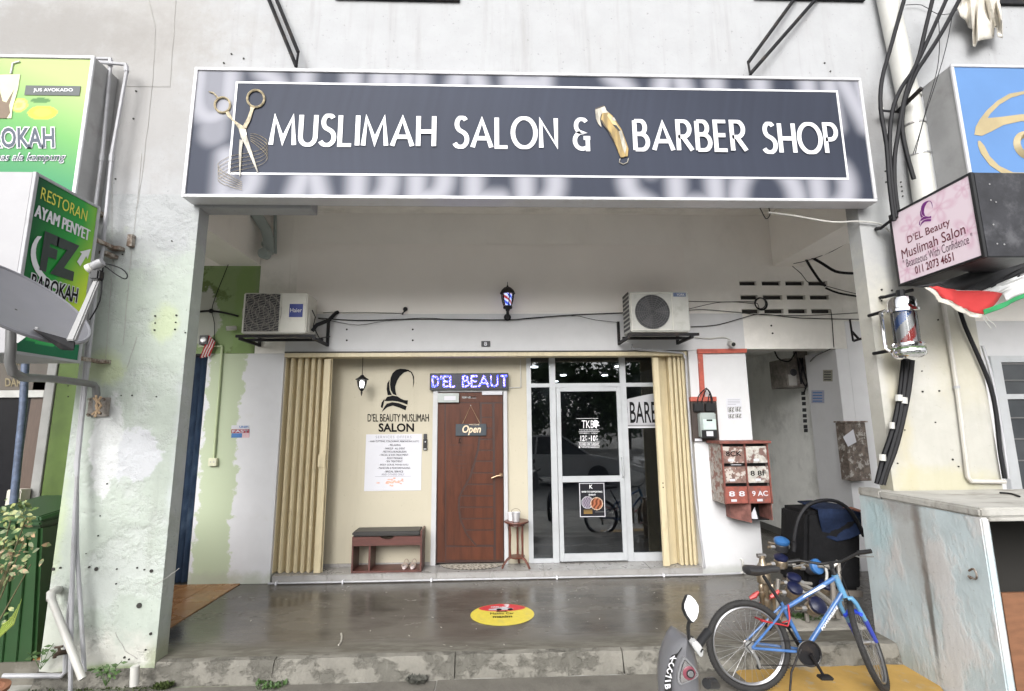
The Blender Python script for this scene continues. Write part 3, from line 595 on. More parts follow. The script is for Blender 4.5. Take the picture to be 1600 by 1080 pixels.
# hijab emblem outline (from the wall), reused small
EMB = [[(1085, 425), (1075, 390), (1070, 350), (1085, 300), (1105, 265), (1140, 230), (1175, 218), (1200, 230), (1215, 262), (1222, 300), (1222, 355), (1229, 310), (1226, 262), (1208, 226), (1180, 208), (1150, 200), (1110, 197), (1075, 206), (1045, 235), (1030, 275), (1027, 330), (1035, 380), (1055, 412)],
       [(1022, 290), (1004, 320), (1000, 370), (1010, 420), (1045, 420), (1026, 380), (1019, 330)],
       [(985, 468), (1005, 436), (1050, 424), (1090, 430), (1120, 450), (1150, 463), (1181, 466), (1176, 502), (1140, 486), (1095, 474), (1050, 468), (1010, 470)],
       [(966, 560), (985, 520), (1005, 492), (1050, 480), (1105, 488), (1172, 515), (1162, 548), (1110, 526), (1055, 508), (1010, 522)],
       [(956, 520), (962, 482), (985, 450), (978, 495), (970, 530)]]
def emblem(mb, O, U, V, n):  # O top-left, U right, V down, of the box 955..1230 x 197..560
    for pl in EMB:
        mb.prism([Vector(O)+Vector(U)*((x-955)/275)+Vector(V)*((y-197)/363) for x, y in pl], n)

# ================================================================== SHOPFRONT THINGS
def z4(x, y): return (420+x/5.4, 540+y/5.4)
YW = YI-.002
o = MB(); 
w = thing('wall_emblem', 'black veiled head emblem on the beige wall above the salon name', 'emblem', at(615, 640, YW))
a = at(*z4(955, 197), YW); b_ = at(*z4(1230, 197), YW); c_ = at(*z4(955, 560), YW)
mb = MB(); emblem(mb, a, (b_.x-a.x, 0, 0), (0, 0, c_.z-a.z), (0, -.004, 0)); mb.build('emblem', INK, w)
w = thing('wall_lettering', "black cut letters D'EL BEAUTY MUSLIMAH SALON on the beige wall", 'lettering', at(620, 676, YW))
ptext('lettering', "D'EL BEAUTY MUSLIMAH", 574.5, 646.5, 670, 659, YW-.003, INK, w, bold=.012); ptext('lettering', 'SALON', 591.5, 661.5, 647, 675, YW-.003, INK, w, bold=.03)
# services poster
w = thing('services_poster', 'white paper price and services poster taped below the salon name', 'poster', at(615, 768, YW))
PB = MB(); pbox(PB, 570.5, 678.5, 658.5, 767, YW-.003, YW); PB.build('sheet', PAPER, w)
grey = mat('grey_print', (.22, .22, .26), .6, bump=0)
ptext('heading', 'SERVICES OFFERS', 587, 681, 643, 685, YW-.0045, grey, w, spacing=1.3)
ys = [(690, 576, 655, '- HAIR CUTTING, COLOURING, REBONDING & ETC'), (695.5, 607, 626, '- RELAXING'), (701, 600, 633, '- MAKEUP - ALL EVENT'), (706, 597, 635, '- FESTIVE & BUNGKUSAN'), (711, 593, 638, '- FACIAL & SKIN TREATMENT'), (716, 603, 629, '- BODY MASSAGE'),
      (721, 602, 629, '- SPA TREATMENT'), (726.5, 592, 638, '- BODY SCRUB, MANDI SUSU'), (731.5, 590, 641, '- MANICURE & PEDICURE/WAXING'), (737, 600, 630, '- BRIDAL SERVICE'), (741.5, 596, 632, 'AND OTHERS ONLY')]
for yy, xa, xb, s_ in ys: ptext('list_line', s_, xa, yy-1.6, xb, yy+1.5, YW-.0045, INK if yy < 741 else grey, w, bold=.012)
mb = MB()
for yy in (687.5, 744.5): pbox(mb, 586, yy-.2, 642, yy+.2, YW-.0045, YW-.0035)
mb.build('rule', grey, w)
pk = mat('peach_smudge', (.72, .40, .30), .6, var=.3, scale=80, bump=0); mb = MB()
for k in range(26):
    cx, cy = random.gauss(615, 8), random.gauss(754, 3); e = ell(cx, cy, random.uniform(1.2, 3.5), random.uniform(.8, 1.8), n=7)
    mb.prism([at(x, y, YW-.0038-.00012*k) for x, y in e[:-1]], (0, -.0001, 0))
mb.build('floral_print', pk, w, kind='stuff')
# door
Dr = thing('salon_door', 'carved reddish brown wooden salon door in white frame', 'door', at(735, 880, YI))
YD = YI-.02
wood = mat('door_mahogany', (.080, .024, .011), .42, var=.2, scale=5, stretch=(3, 1, .5), dirt=(.028, .010, .006), dirt_amt=.6, dirt_scale=5, dirt_stretch=(3, 1, .3), bump=.15, spec=.3)
mb = MB(); pbox(mb, 683, 613, 787, 879, YD, YI+.05); mb.build('leaf', mat('door_groove_shade', (.035, .012, .008), .5, bump=.05), Dr)  # leaf coloured darker to paint shade into the gaps between planks
wf = mat('white_door_frame', (.46, .46, .47), .4, var=.04, bump=.02)
zt_ = at(735, 606, YI).z; x0, x1, x2, x3 = dl+.001, at(683, 740, YD).x-.002, at(787, 740, YD).x+.002, dr-.001
for bx in ((x0, x1, .088, zt_), (x2, x3, .088, zt_), (x1+.001, x2-.001, at(735, 613, YD).z+.004, zt_)):
    MB().box(bx[0], bx[1], YI-.045, YI+.04, bx[2], bx[3]).build('frame', wf, Dr, bevel=.004)
def z7(x, y): return (660+x/3.177, 560+y/3.177)
curve = [(292, 220), (293, 300), (289, 370), (280, 450), (264, 510), (240, 590), (205, 650), (186, 690), (184, 740), (192, 800), (222, 870), (270, 930)]
def cx_at(y):
    for (xa, ya), (xb, yb) in zip(curve[:-1], curve[1:]):
        if ya <= y <= yb: return xa+(xb-xa)*(y-ya)/(yb-ya)
    return curve[-1][0]
yl_ = [224, 293, 347, 402, 456, 510, 568, 625, 682, 738, 795, 852, 928]
for a, b_ in zip(yl_[:-1], yl_[1:]):
    L_ = [(cx_at(a+(b_-a)*t)+2, a+3+(b_-a-6)*t) for t in (0, .33, .66, 1)]; xr = lambda y: 346+(y-224)*.012
    pl = L_+[(xr(b_), b_-3), (xr(a), a+3)]
    mb = MB(); mb.prism(pxp([z7(*q) for q in pl], YD), (0, -.006, 0)); mb.build('carved_plank', wood, Dr, bevel=.002)
left = [(116, 224)]+[(x-8, y) for x, y in curve]+[(268, 928), (118, 928)]
mb = MB(); mb.prism(pxp([z7(*q) for q in left], YD), (0, -.006, 0)); mb.build('carved_panel', wood, Dr, bevel=.002)
mb = MB(); mb.prism(pxp([z7(*q) for q in [(118, 936), (352, 936), (353, 1000), (118, 1000)]], YD), (0, -.005, 0)); mb.build('bottom_rail', wood, Dr, bevel=.002)
mb = MB(); mb.prism(pxp([z7(*q) for q in [(358, 224), (398, 224), (402, 1000), (366, 1000)]], YD), (0, -.004, 0)); mb.build('stile', wood, Dr, bevel=.002)
mb = MB(); mb.prism(pxp([z7(*q) for q in [(74, 170), (110, 170), (112, 1010), (74, 1010)]], YD), (0, -.004, 0)); mb.build('stile', wood, Dr, bevel=.002)
mb = MB(); mb.prism(pxp([z7(*q) for q in [(112, 170), (398, 170), (398, 218), (112, 218)]], YD), (0, -.004, 0)); mb.build('top_rail', wood, Dr, bevel=.002)
pl_ = at(776, 744, YD); mb = MB(); mb.tube([(pl_.x+.05, YD-.055, pl_.z+.012), (pl_.x-.0, YD-.06, pl_.z+.006), (pl_.x-.06, YD-.055, pl_.z-.018)], .009, 8); mb.tube([(pl_.x+.05, YD, pl_.z+.012), (pl_.x+.05, YD-.058, pl_.z+.012)], .011, 8); mb.lathe([(.026, 0), (.024, .008)], (pl_.x+.05, YD-.004, pl_.z+.012), (0, -1, 0), 16)
mb.build('handle', mat('brass_handle', (.28, .19, .12), .35, metal=.9, bump=0), Dr, smooth=True)
mb = MB(); pbox(mb, 684, 614.5, 717, 629, YD-.05, YD-.001); mb.build('closer_box', mat('grey_glassy_plastic', (.42, .45, .44), .2, bump=0), Dr, bevel=.004)
mb = MB(); pbox(mb, 694, 619, 712, 625.5, YD-.053, YD-.0505); mb.build('closer_label', PAPER, Dr)
mb = MB(); pbox(mb, 753, 611, 785, 617, YD-.03, YD-.001); mb.build('door_contact', PAPER, Dr, bevel=.002)
mb = MB(); pbox(mb, 722, 619.5, 744, 622.5, YD-.004, YD-.001); mb.build('name_strip', STEEL, Dr)
mb = MB(); a = at(716, 685, YD-.007); emblem(mb, a, (.04, 0, 0), (0, 0, -.065), (0, -.001, 0)); mb.build('emblem', INK, Dr)
dk = mat('burnt_print', (.035, .014, .01), .5, bump=0)
ptext('lettering', "D'EL BEAUTY MUSLIMAH SALON", 702, 694.5, 738, 696.5, YD-.007, dk, Dr)
for k, (ya, s_) in enumerate(((705, 'OPEN'), (710, 'DAILY'), (719, '10 AM - 8 PM'), (724, 'CLOSED'), (730, 'THANK YOU'))): ptext('lettering', s_, 712-k % 2*3, ya, 726+k % 2*3, ya+1.8, YD-.007, dk, Dr)
# open sign
Op = thing('open_sign', 'dark hanging board reading Open on the wooden door', 'sign', at(736, 681, YD-.02))
mb = MB(); pbox(mb, 712, 662.5, 760, 681, YD-.03, YD-.012); mb.build('board', mat('slate_board', (.035, .045, .055), .6), Op, bevel=.004)
crm = mat('cream_letter', (.75, .60, .42), .6, bump=0)
ptext('lettering', 'Open', 722.5, 664.5, 751.5, 680, YD-.032, crm, Op, bold=.02, shear=.25); ptext('lettering', 'WELCOME', 733, 662.6, 749, 664.6, YD-.032, crm, Op)
mb = MB(); mb.tube([at(723, 662, YD-.02), at(735.5, 634, YD-.012), at(750, 662, YD-.02)], .003, 5); mb.build('string', mat('tan_string', (.40, .27, .16), .8, bump=0), Op)
q = at(735.5, 633.5, YD-.01); MB().lathe([(.006, 0), (.006, .012)], q, (0, -1, 0), 8).build('hook', STEEL, Op)
# LED sign
Ld = thing('led_sign', "lit blue moving letter sign reading D'EL BEAU above the wooden door", 'sign', at(733, 610, YI-.05))
mb = MB(); pbox(mb, 671.5, 583, 794.5, 609.5, YI-.08, YI-.001); mb.build('housing', BLACK, Ld, bevel=.004)
ax, bx, az, bz = at(671.5, 595, YI-.08).x, at(794.5, 595, YI-.08).x, at(733, 609.5, YI-.08).z, at(733, 583, YI-.08).z
gx = np.arange(ax+.02, bx-.015, .0078); gz = np.arange(az+.02, bz-.015, .0078); PX, PZ = np.meshgrid(gx, gz); z_0, z_1 = az+.045, bz-.04
dd = np.minimum(stroke_dist("D'EL", ax+.035, ax+.28*1.05, z_0, z_1, PX, PZ, .25), stroke_dist('BEAU', ax+.40, ax+.82, z_0, z_1, PX, PZ, .22))
dd = np.minimum(dd, stroke_dist('T', ax+.865, ax+.94, z_0, z_1, PX, PZ))
lit, off = MB(), MB(); violet = MB()
for X, Z, d in zip(PX.ravel(), PZ.ravel(), dd.ravel()):
    t = lit if d < .0105 else off
    if t is lit and random.random() < .3: t = violet
    if X > bx-.02: continue
    s_ = .0029 if t is not off else .0022; t.add([(X-s_, YI-.0815, Z-s_), (X+s_, YI-.0815, Z-s_), (X+s_, YI-.0815, Z+s_), (X-s_, YI-.0815, Z+s_)], [(0, 1, 2, 3)])
lit.build('lit_led', emit('led_blue', (.03, .05, 1), 5), Ld, kind='stuff'); violet.build('lit_led', emit('led_violet', (.25, .18, 1), 6), Ld, kind='stuff'); off.build('unlit_led', mat('unlit_led', (.03, .03, .10), .4, bump=0), Ld, kind='stuff')
cb = thing('led_power_conduit', 'thin white conduit running from the blue led sign up the beige wall', 'conduit', at(811, 608, YW))
mb = MB(); mb.tube([at(795, 606, YW-.01), at(813, 605.5, YW-.01), at(814, 604.5, YW-.01), at(813, 563, YW-.01)], .007, 6); mb.build('pipe', PVCW, cb)
# doorbell phone
o = thing('door_intercom', 'small dark keypad on the wall left of the wooden door', 'intercom', at(664, 690, YW))
mb = MB(); pbox(mb, 661, 686, 667, 703.5, YW-.03, YW); mb.build('body', BLACK, o, bevel=.004); mb = MB(); pbox(mb, 661.5, 678, 666.7, 686, YW-.02, YW); mb.build('earpiece', DARKG, o, bevel=.004)
mb = MB(); pbox(mb, 661.8, 700.8, 666.5, 703, YW-.032, YW-.0305); mb.build('label_plate', STEEL, o); mb = MB(); pbox(mb, 663.7, 689.5, 665.3, 691.5, YW-.032, YW-.0305); mb.build('button', PAPER, o)
# hanging lantern
def lantern(x, ytop, Yc, s, name, lab, hanging):
    # s: metres per photo px at that distance
    c = at(x, ytop, Yc); o = thing(name, lab, 'lantern', c)
    if hanging:
        MB().tube([(c.x, Yc, c.z+27*s), (c.x, Yc, c.z)], .004, 6).build('chain', BLKMETAL, o)
        MB().lathe([(.002, 0), (.02, -1*s), (3*s, -2.2*s), (6.5*s, -5*s), (10*s, -7.2*s), (10*s, -8*s), (6.5*s, -9*s), (.0, -9*s)], c, (0, 0, 1), 16).build('cap', BLKMETAL, o, smooth=True)
        MB().lathe([(7*s, -9.1*s), (6.8*s, -13*s), (6*s, -17*s), (4*s, -21.5*s)], c, n=16).build('glass_shade', glass('lantern_glass', t=.95), o, smooth=True)
        for k in range(6):
            a = k*PI/3; MB().tube([(c.x+r_*s*math.cos(a), c.y+r_*s*math.sin(a), c.z-h*s) for r_, h in ((7.3, 9), (7.1, 13), (6.2, 17), (4.2, 21.6))], .0035, 4).build('rib', BLKMETAL, o)
        MB().lathe([(2.6*s, -10*s), (3.2*s, -13*s), (2.8*s, -19*s), (1*s, -20*s)], c, n=12).build('bulb', emit('bulb_white', (1, 1, .98), 6), o, smooth=True)
        MB().lathe([(4.6*s, -21.6*s), (3*s, -24*s), (1*s, -26*s), (1.4*s, -28*s), (.3*s, -33*s)], c, n=12).build('finial', BLKMETAL, o, smooth=True)
    else:
        MB().lathe([(.4*s, 10*s), (.6*s, 5*s), (2*s, 2*s), (6*s, 0), (10*s, -4*s), (12*s, -8*s), (12.4*s, -9.5*s), (10*s, -10.5*s), (0, -10.5*s)], c, n=16).build('cap', BLKMETAL, o, smooth=True)
        prof = [(9.5*s, -10.6*s), (9.2*s, -16*s), (8*s, -23*s), (5.8*s, -30*s)]
        # barber stripes as an actual striped cylinder inside the glass
        mb = MB(); n, m_ = 24, 16
        for j in range(m_+1):
            for k in range(n): a = 2*PI*k/n; h = -11-19*j/m_; r_ = 7.2*s*(1-.25*j/m_); mb.v.append(Vector((c.x+r_*math.cos(a), c.y+r_*math.sin(a), c.z+h*s)))
        for j in range(m_):
            for k in range(n):
                mb.f.append((j*n+k, j*n+(k+1) % n, (j+1)*n+(k+1) % n, (j+1)*n+k)); ph = ((k/n*2-j/m_*1.2+.15) % 1.0); mb.mi.append(0 if ph < .27 else (1 if ph < .5 else (2 if ph < .77 else 1)))
        mb.build('striped_core', [emit('lit_red', (.6, .02, .03), .35), emit('lit_white', (.7, .8, 1), .55), emit('lit_blue', (.02, .07, .7), .6)], o)
        MB().lathe(prof, c, n=16).build('glass_shade', glass('lantern_glass', t=.95), o, smooth=True)
        for k in range(6):
            a = k*PI/3+.26+PI/6; MB().tube([(c.x+r_*1.04*math.cos(a), c.y+r_*1.04*math.sin(a), c.z+h) for r_, h in prof], .006, 4).build('rib', BLKMETAL, o)
        MB().lathe([(6.5*s, -30*s), (7.5*s, -31.5*s), (7*s, -34*s), (4*s, -35*s), (3*s, -38*s), (1*s, -40*s)], c, n=14).build('base_cup', BLKMETAL, o, smooth=True)
        mb = MB(); mb.tube([(c.x, Yc, c.z-38*s), (c.x, Yc, c.z-46*s), (c.x, Yc+.05, c.z-48*s), (c.x, -.015, c.z-44*s)], .018, 8); mb.lathe([(5.5*s, 0), (6*s, .008), (3*s, .02)], (c.x, -.004, c.z-44*s), (0, -1, 0), 16); mb.build('wall_arm', BLKMETAL, o, smooth=True)
    return o
mpp = lambda Y: (Y+5.77)/767
lantern(566, 585.5, .05, mpp(.05), 'hanging_lantern', 'small lit lantern on a chain in front of the beige wall', True)
lantern(793, 450, -.16, mpp(-.16)*1.0, 'barber_lantern', 'black wall lantern with glowing red white and blue barber stripes', False)

# bench
Bn = thing('shoe_bench', 'low dark wood shoe bench with black cushion by the beige wall', 'bench', at(605, 892, .02))
bw = mat('bench_wood', (.10, .035, .028), .4, var=.25, scale=10, stretch=(1, 1, 5), dirt=(.04, .015, .012), dirt_amt=.5, dirt_scale=8, bump=.05)
bx0, bx1, yb0, yb1, zb_, ztp = -1.585, -.815, 0.0, .262, .088, .47
sxm = at(578, 860, .02).x
MB().box(bx0, bx0+.018, yb0, yb1, zb_, ztp).build('side_panel', bw, Bn, bevel=.002); MB().box(bx1-.018, bx1, yb0, yb1, zb_, ztp+.055).build('side_panel', bw, Bn, bevel=.002)
MB().box(bx0+.0185, bx1-.0185, yb0+.005, yb1, zb_, zb_+.02).build('bottom_shelf', bw, Bn); MB().box(sxm-.01, sxm+.01, yb0+.004, yb1, zb_+.0205, .37).build('divider', bw, Bn)
pts = [(bx0+.019, .371), (bx1-.019, .371), (bx1-.019, .465)]+[(-1.2+.075*math.cos(R(t)), .466-.028*math.sin(R(t))) for t in range(0, 181, 20)]+[(bx0+.019, .465)]
mb = MB(); mb.prism([(x, yb0-.001, z) for x, z in pts], (0, .016, 0)); mb.build('front_board', bw, Bn)
MB().box(bx0+.019, bx1-.019, yb0+.03, yb1-.005, .374, .39).build('inner_board', bw, Bn)
MB().box(bx0-.003, bx1-.02, yb0-.006, yb1-.005, .472, .522).build('cushion', mat('black_leatherette', (.03, .028, .027), .45, var=.2, bump=.15, bscale=120), Bn, bevel=.014)
# sandals on the lower shelf
tan = mat('sandal_strap', (.28, .22, .18), .6, bump=.05); wh = mat('sandal_sole', (.66, .58, .56), .6, bump=.02)
for k, xx in enumerate((-1.015, -.925)):
    sn = thing('sandal', ('left' if k == 0 else 'right')+' pale pink sandal of the pair on the bench shelf', 'sandal', (xx, .06, .108), 'pair of sandals on the shoe bench')
    mb = MB(); out = [(xx+.032*math.cos(R(t))*(1 if math.sin(R(t)) < 0 else .85), .13+.10*math.sin(R(t))) for t in range(0, 360, 24)]
    mb.prism([(x, y, .1085) for x, y in out], (0, 0, .022)); mb.build('sole', wh, sn, bevel=.004)
    mb = MB(); 
    for yy in (.07, .10): mb.tube([(xx+.03*math.cos(R(t)), yy+.01, .128+.03*math.sin(R(t))) for t in range(0, 181, 20)], .007, 6)
    mb.tube([(xx+.026*math.cos(R(t)), .2, .13+.045*math.sin(R(t))) for t in range(0, 181, 20)], .005, 6); mb.build('strap', tan, sn, smooth=True)
# doormat
dm = thing('doormat', 'patterned half round doormat in front of the wooden door', 'doormat', (-.27, .16, .088))
def matp(u, v):
    x = (u-.5)*2; r = np.hypot(x, v); t = np.arctan2(v+1e-6, x); a = np.array(srgb(128, 122, 112)); b = np.array(srgb(196, 190, 178)); c = np.array(srgb(88, 82, 75))
    k = (np.sin(r*26)*np.cos(t*14) > .1)[:, None]; col = np.where(k, b, a); rim = ((r > .88) | ((r > .6) & (r < .65)))[:, None]; return np.where(rim, np.where((np.sin(t*50) > 0)[:, None], b, c), col)
n = 26; mb = MB(); cx, ry, rx = -.265, .235, .37
gp = grid_print('pile', (cx-rx, .265, .0965), (2*rx, 0, 0), (0, -ry, 0), 90, 40, matp, dm, mat_ if False else printed('mat_pile', .9))
bm = bmesh.new(); bm.from_mesh(gp.data); L_ = dm.location
bmesh.ops.delete(bm, geom=[f for f in bm.faces if ((f.calc_center_median().x+L_.x-cx)/rx)**2+((.265-f.calc_center_median().y-L_.y)/ry)**2 > 1], context='FACES'); bm.to_mesh(gp.data); bm.free()
mb = MB(); mb.prism([(cx+rx*.99*math.cos(R(t)), .265-ry*.99*math.sin(R(t)), .0882) for t in range(0, 181, 10)], (0, 0, .0078)); mb.build('backing', mat('mat_backing', (.10, .09, .08), .9), dm)
# side table
Tb = thing('side_table', 'small round dark wood side table beside the salon door', 'table', (.24, .1, .088))
tw = mat('table_wood', (.11, .035, .022), .35, var=.3, scale=14, bump=.05)
tcx, tcy, tz = at(807, 815, .11).x, .11, at(807, 815, .11).z
MB().lathe([(.135, 0), (.142, .006), (.142, .014), (.137, .02)], (tcx, tcy, tz-.01), n=28).build('table_top', tw, Tb, smooth=True)
MB().lathe([(.09, 0), (.095, -.03)], (tcx, tcy, tz-.0105), n=16).build('apron', tw, Tb)
for k, a in enumerate((200, 320, 80)):
    dx, dy = math.cos(R(a)), math.sin(R(a)); z0_ = tz-.04
    MB().tube([(tcx+dx*.085, tcy+dy*.085, z0_), (tcx+dx*.08, tcy+dy*.08, z0_-.1), (tcx+dx*.083, tcy+dy*.083, z0_-.22), (tcx+dx*.08, tcy+dy*.08, .2)], [.011, .014, .011, .014], 8).build('spindle', tw, Tb, smooth=True)
    MB().tube([(tcx+dx*.075, tcy+dy*.075, .205), (tcx+dx*.12, tcy+dy*.12, .18), (tcx+dx*.16, tcy+dy*.14, .13), (tcx+dx*.18, tcy+dy*.15, .094)], [.016, .014, .012, .012], 8).build('foot', tw, Tb, smooth=True)
MB().prism([(tcx+.1*math.cos(R(a)), tcy+.1*math.sin(R(a)), .195) for a in (200, 260, 320, 20, 80, 140)], (0, 0, .014)).build('lower_shelf', tw, Tb)
mg = mat('pale_ceramic', (.70, .69, .70), .35, var=.1, scale=30, bump=0)
for xx, yy, r_, h, lab in ((at(800, 810, .13).x, .13, .055, .085, 'white paper cup standing left on the side table'), (at(806, 810, .07).x, .06, .052, .10, 'silver pail with wire handle on the side table')):
    o = thing('pail' if 'pail' in lab else 'cup', lab, 'pail' if 'pail' in lab else 'cup', (xx, yy, tz+.0105))
    MB().lathe([(r_*.75, 0), (r_, h), (r_*.94, h), (r_*.7, .006)], (xx, yy, tz+.011), n=20).build('body', mg if 'cup' in lab else mat('pail_tin', (.60, .60, .62), .3, metal=.5, bump=0), o, smooth=True)
    if 'pail' in lab: MB().tube([(xx+r_*math.cos(R(t)), yy, tz+.011+h+.04*math.sin(R(t))) for t in range(0, 181, 15)], .002, 5).build('handle', BLKMETAL, o)

# folding shutters
def shutter(lab, tops, bots, side, Y0):
    o = thing('folding_shutter', lab, 'shutter', at(bots[0], 902, Y0), 'folding shutters at both ends of the shopfront')
    n = len(tops)-1
    zt2 = 2.478; zb2 = .092
    for k in range(n):
        xt, xt2 = tops[k], tops[k+1]; xb_, xb2 = bots[k], bots[k+1]
        ya, yb_ = (Y0-.02, Y0+.10) if k % 2 == 0 else (Y0+.10, Y0-.02)
        A = at(xt, 700, ya); Bq = at(xt2, 700, yb_)
        ax_, bx_ = tops_x(xt, xb_, ya), tops_x(xt2, xb2, yb_)
        nrm = Vector((yb_-ya, -(bx_-ax_), 0)).normalized()*.004
        mb = MB(); P = []
        dirv = Vector((bx_-ax_, yb_-ya, 0)); m1 = [Vector((ax_, ya, 0))+dirv*t for t in (0, .08, .12, .88, .92, 1)]; off = [0, 0, 1, 1, 0, 0]
        outl = [m+nrm*(1+2*q_) for m, q_ in zip(m1, off)]+[m-nrm*(1-2*q_*.8) for m, q_ in zip(reversed(m1), reversed(off))]
        mb.prism([(q.x, q.y, zb2+(.004 if k % 2 else 0)) for q in outl], (0, 0, zt2-zb2)); mb.build('slat', SHUT, o)
    return o
def tops_x(xt, xb, Y): return (at(xt, 570, Y).x+at(xb, 895, Y).x)/2
Ysh = .055
shl = shutter('cream folding steel shutter stacked at the left end of the shopfront', [441, 450, 453, 462, 465, 474, 477, 484, 487, 494, 497, 501, 515], [428, 439, 441, 450, 453, 461, 463, 471, 474, 481, 484, 492, 508], 0, Ysh)
shr = shutter('cream folding steel shutter stacked at the right end of the shopfront', [1020, 1042, 1047, 1052, 1054, 1059, 1061, 1065, 1067, 1071], [1036, 1060, 1066, 1071, 1073, 1078, 1080, 1084, 1086, 1091], 1, Ysh)
x_ = tops_x(507, 500, -.0); mb = MB().box(x_-.05, x_+.03, -.01, .05, at(500, 730, 0).z, at(500, 710, 0).z); mb.build('lock_box', SHUT, shl, bevel=.003)
x_ = tops_x(507, 500, 0); MB().box(x_-.04, x_+.035, .004, .03, .095, 2.46).build('lock_post', SHUT, shl, bevel=.004)
x_ = tops_x(1026, 1043, 0); MB().box(x_-.035, x_+.03, .004, .03, .095, 2.46).build('lock_post', SHUT, shr, bevel=.004)
for dy in (0, .03): p_ = at(1036, 755, 0); MB().lathe([(.008, 0), (.008, .004)], (p_.x, .002, p_.z-dy*1.6), (0, 1, 0), 8).build('keyhole', HOLE, shr)
tr = thing('shutter_track', 'cream top track of the folding shutters along the lintel', 'track', (0, -.02, 2.5))
MB().box(-2.44, 2.30, -.03, .13, 2.48, 2.528).build('track_channel', SHUT, tr, bevel=.003); MB().box(-2.44, 2.30, -.036, -.004, 2.5285, 2.544).build('track_cover', mat('dark_track_seal', (.06, .055, .05), .7), tr)

# glass shopfront
G = thing('glass_shopfront', 'dark glazed aluminium shopfront with a glass door', 'shopfront', (1.3, YI, .088))
Yg = YI
def gbar(x0, y0, x1, y1, d=.05, nm='frame_bar', f=0): mb = MB(); pbox(mb, x0, y0, x1, y1, Yg-d/2-f, Yg+d/2); return mb.build(nm, ALU, G, bevel=.003)
zr = lambda y, x=920: at(x, y, Yg).z
X = lambda x, y=700: at(x, y, Yg).x
gz0, gz1 = .088, 2.555
xs_ = [gl0, X(829), X(860), X(868), X(974), X(984), 2.33]
def gb(x0, x1, z0, z1, nm='frame_bar', d=.05, parent=None, yo=0): return MB().box(x0, x1, Yg-d/2+yo, Yg+d/2+yo, z0, z1).build(nm, ALU, parent or G, bevel=.003)
zm0, zm1 = zr(605), zr(599)
mul = [X(826.5), X(863.5), X(979)]
gb(gl0, X(831), gz0, gz1); gb(X(860.5), X(870), gz0, gz1); gb(X(972.5), X(982), gz0, gz1)
for a, b_ in ((X(831), X(860.5)), (X(870), X(972.5)), (X(982), 2.33)):
    gb(a+.001, b_-.001, zm0, zm1+.0); gb(a+.001, b_-.001, gz1-.05, gz1-.001)
gb(X(831)+.001, X(860.5)-.001, gz0, zr(871)); gb(X(982)+.001, 2.33, gz0, zr(864.5))
GL_ = glass('tinted_shop_glass', t=.8, tint=(.75, .8, .85))
for a, b_, z0, z1 in ((X(831), X(860.5), zr(871), zm0), (X(982), 2.33, zr(864.5), zm0), (X(831), X(860.5), zm1, gz1-.05), (X(870), X(972.5), zm1, gz1-.05), (X(982), 2.33, zm1, gz1-.05)):
    MB().box(a+.001, b_-.001, Yg-.003, Yg+.003, z0+.001, z1-.001).build('pane', GL_, G)
dd_ = MB(); 
gd = lambda x0, x1, z0, z1: MB().box(x0, x1, Yg-.045, Yg-.001, z0, z1).build('door_rail', ALU, G, bevel=.003)
a, b_, z0, z1 = X(870)+.004, X(972.5)-.004, .105, zm0-.004
t1 = X(877)-X(869)
gd(a, a+.05, z0, z1); gd(b_-.05, b_, z0, z1); gd(a+.0505, b_-.0505, z1-.05, z1); gd(a+.0505, b_-.0505, z0, z0+.085); zmid = zr(748); gd(a+.0505, b_-.0505, zmid-.035, zmid+.035)
for q0, q1 in ((z0+.0855, zmid-.0355), (zmid+.0355, z1-.0505)): MB().box(a+.0505, b_-.0505, Yg-.025, Yg-.019, q0, q1).build('door_pane', GL_, G)
hb = MB(); hb.tube([(b_-.02, Yg-.05, zmid+.02), (b_-.02, Yg-.085, zmid+.03), (b_-.02, Yg-.085, zmid+.24), (b_-.02, Yg-.05, zmid+.25)], .010, 8); hb.build('door_handle', ALU, G, smooth=True)
MB().box(2.28, 2.329, Yg-.06, Yg-.026, .09, 2.5).build('edge_post', ALU, G)
YG = Yg-.026
wv = mat('frosted_white_decal', (.74, .74, .76), .5, bump=0); dp = lambda s_, x0, y0, x1, y1, **k: ptext('lettering', s_, x0, y0, x1, y1, YG, wv, G, **k)
dp('TKB', 909, 657, 928, 669, bold=.0); dp('THE KAPTEN BARBERSHOP', 905, 671, 935, 672.8); dp('WEDNESDAY - SUNDAY', 905, 676, 934.5, 678)
dp('12', 907, 680.5, 913.5, 689.5, bold=.02); dp('P', 914.5, 680.5, 917, 684.5); dp('M', 914.5, 685.3, 917, 689.3); dp('-', 920, 684.5, 922, 685.6); dp('10', 923.5, 680.5, 930.5, 689.5, bold=.02); dp('P', 931.5, 680.5, 934, 684.5); dp('M', 931.5, 685.3, 934, 689.3)
dp('CLOSED ON TUESDAY', 905, 692, 936, 695.8, bold=.02); dp('THE KAPTEN BARBERSHOP', 908, 697.8, 937, 700, bold=.01)
mb = MB()
for x0, x1, yy in ((900, 935, 654), (904, 937, 674.5), (904, 937, 691), (904, 937, 696.8)): pbox(mb, x0, yy-.25, x1, yy+.25, YG-.0005, YG)
mb.prism([at(x, y, YG) for x, y in [(926, 661), (929, 656), (933, 657), (936, 660), (934, 663), (937, 665), (933, 666), (932, 670), (929, 667), (926, 667)]], (0, -.001, 0)); mb.lathe([(.010, 0), (.010, .001)], at(905.5, 699, YG), (0, -1, 0), 10)
mb.build('decal', wv, G)
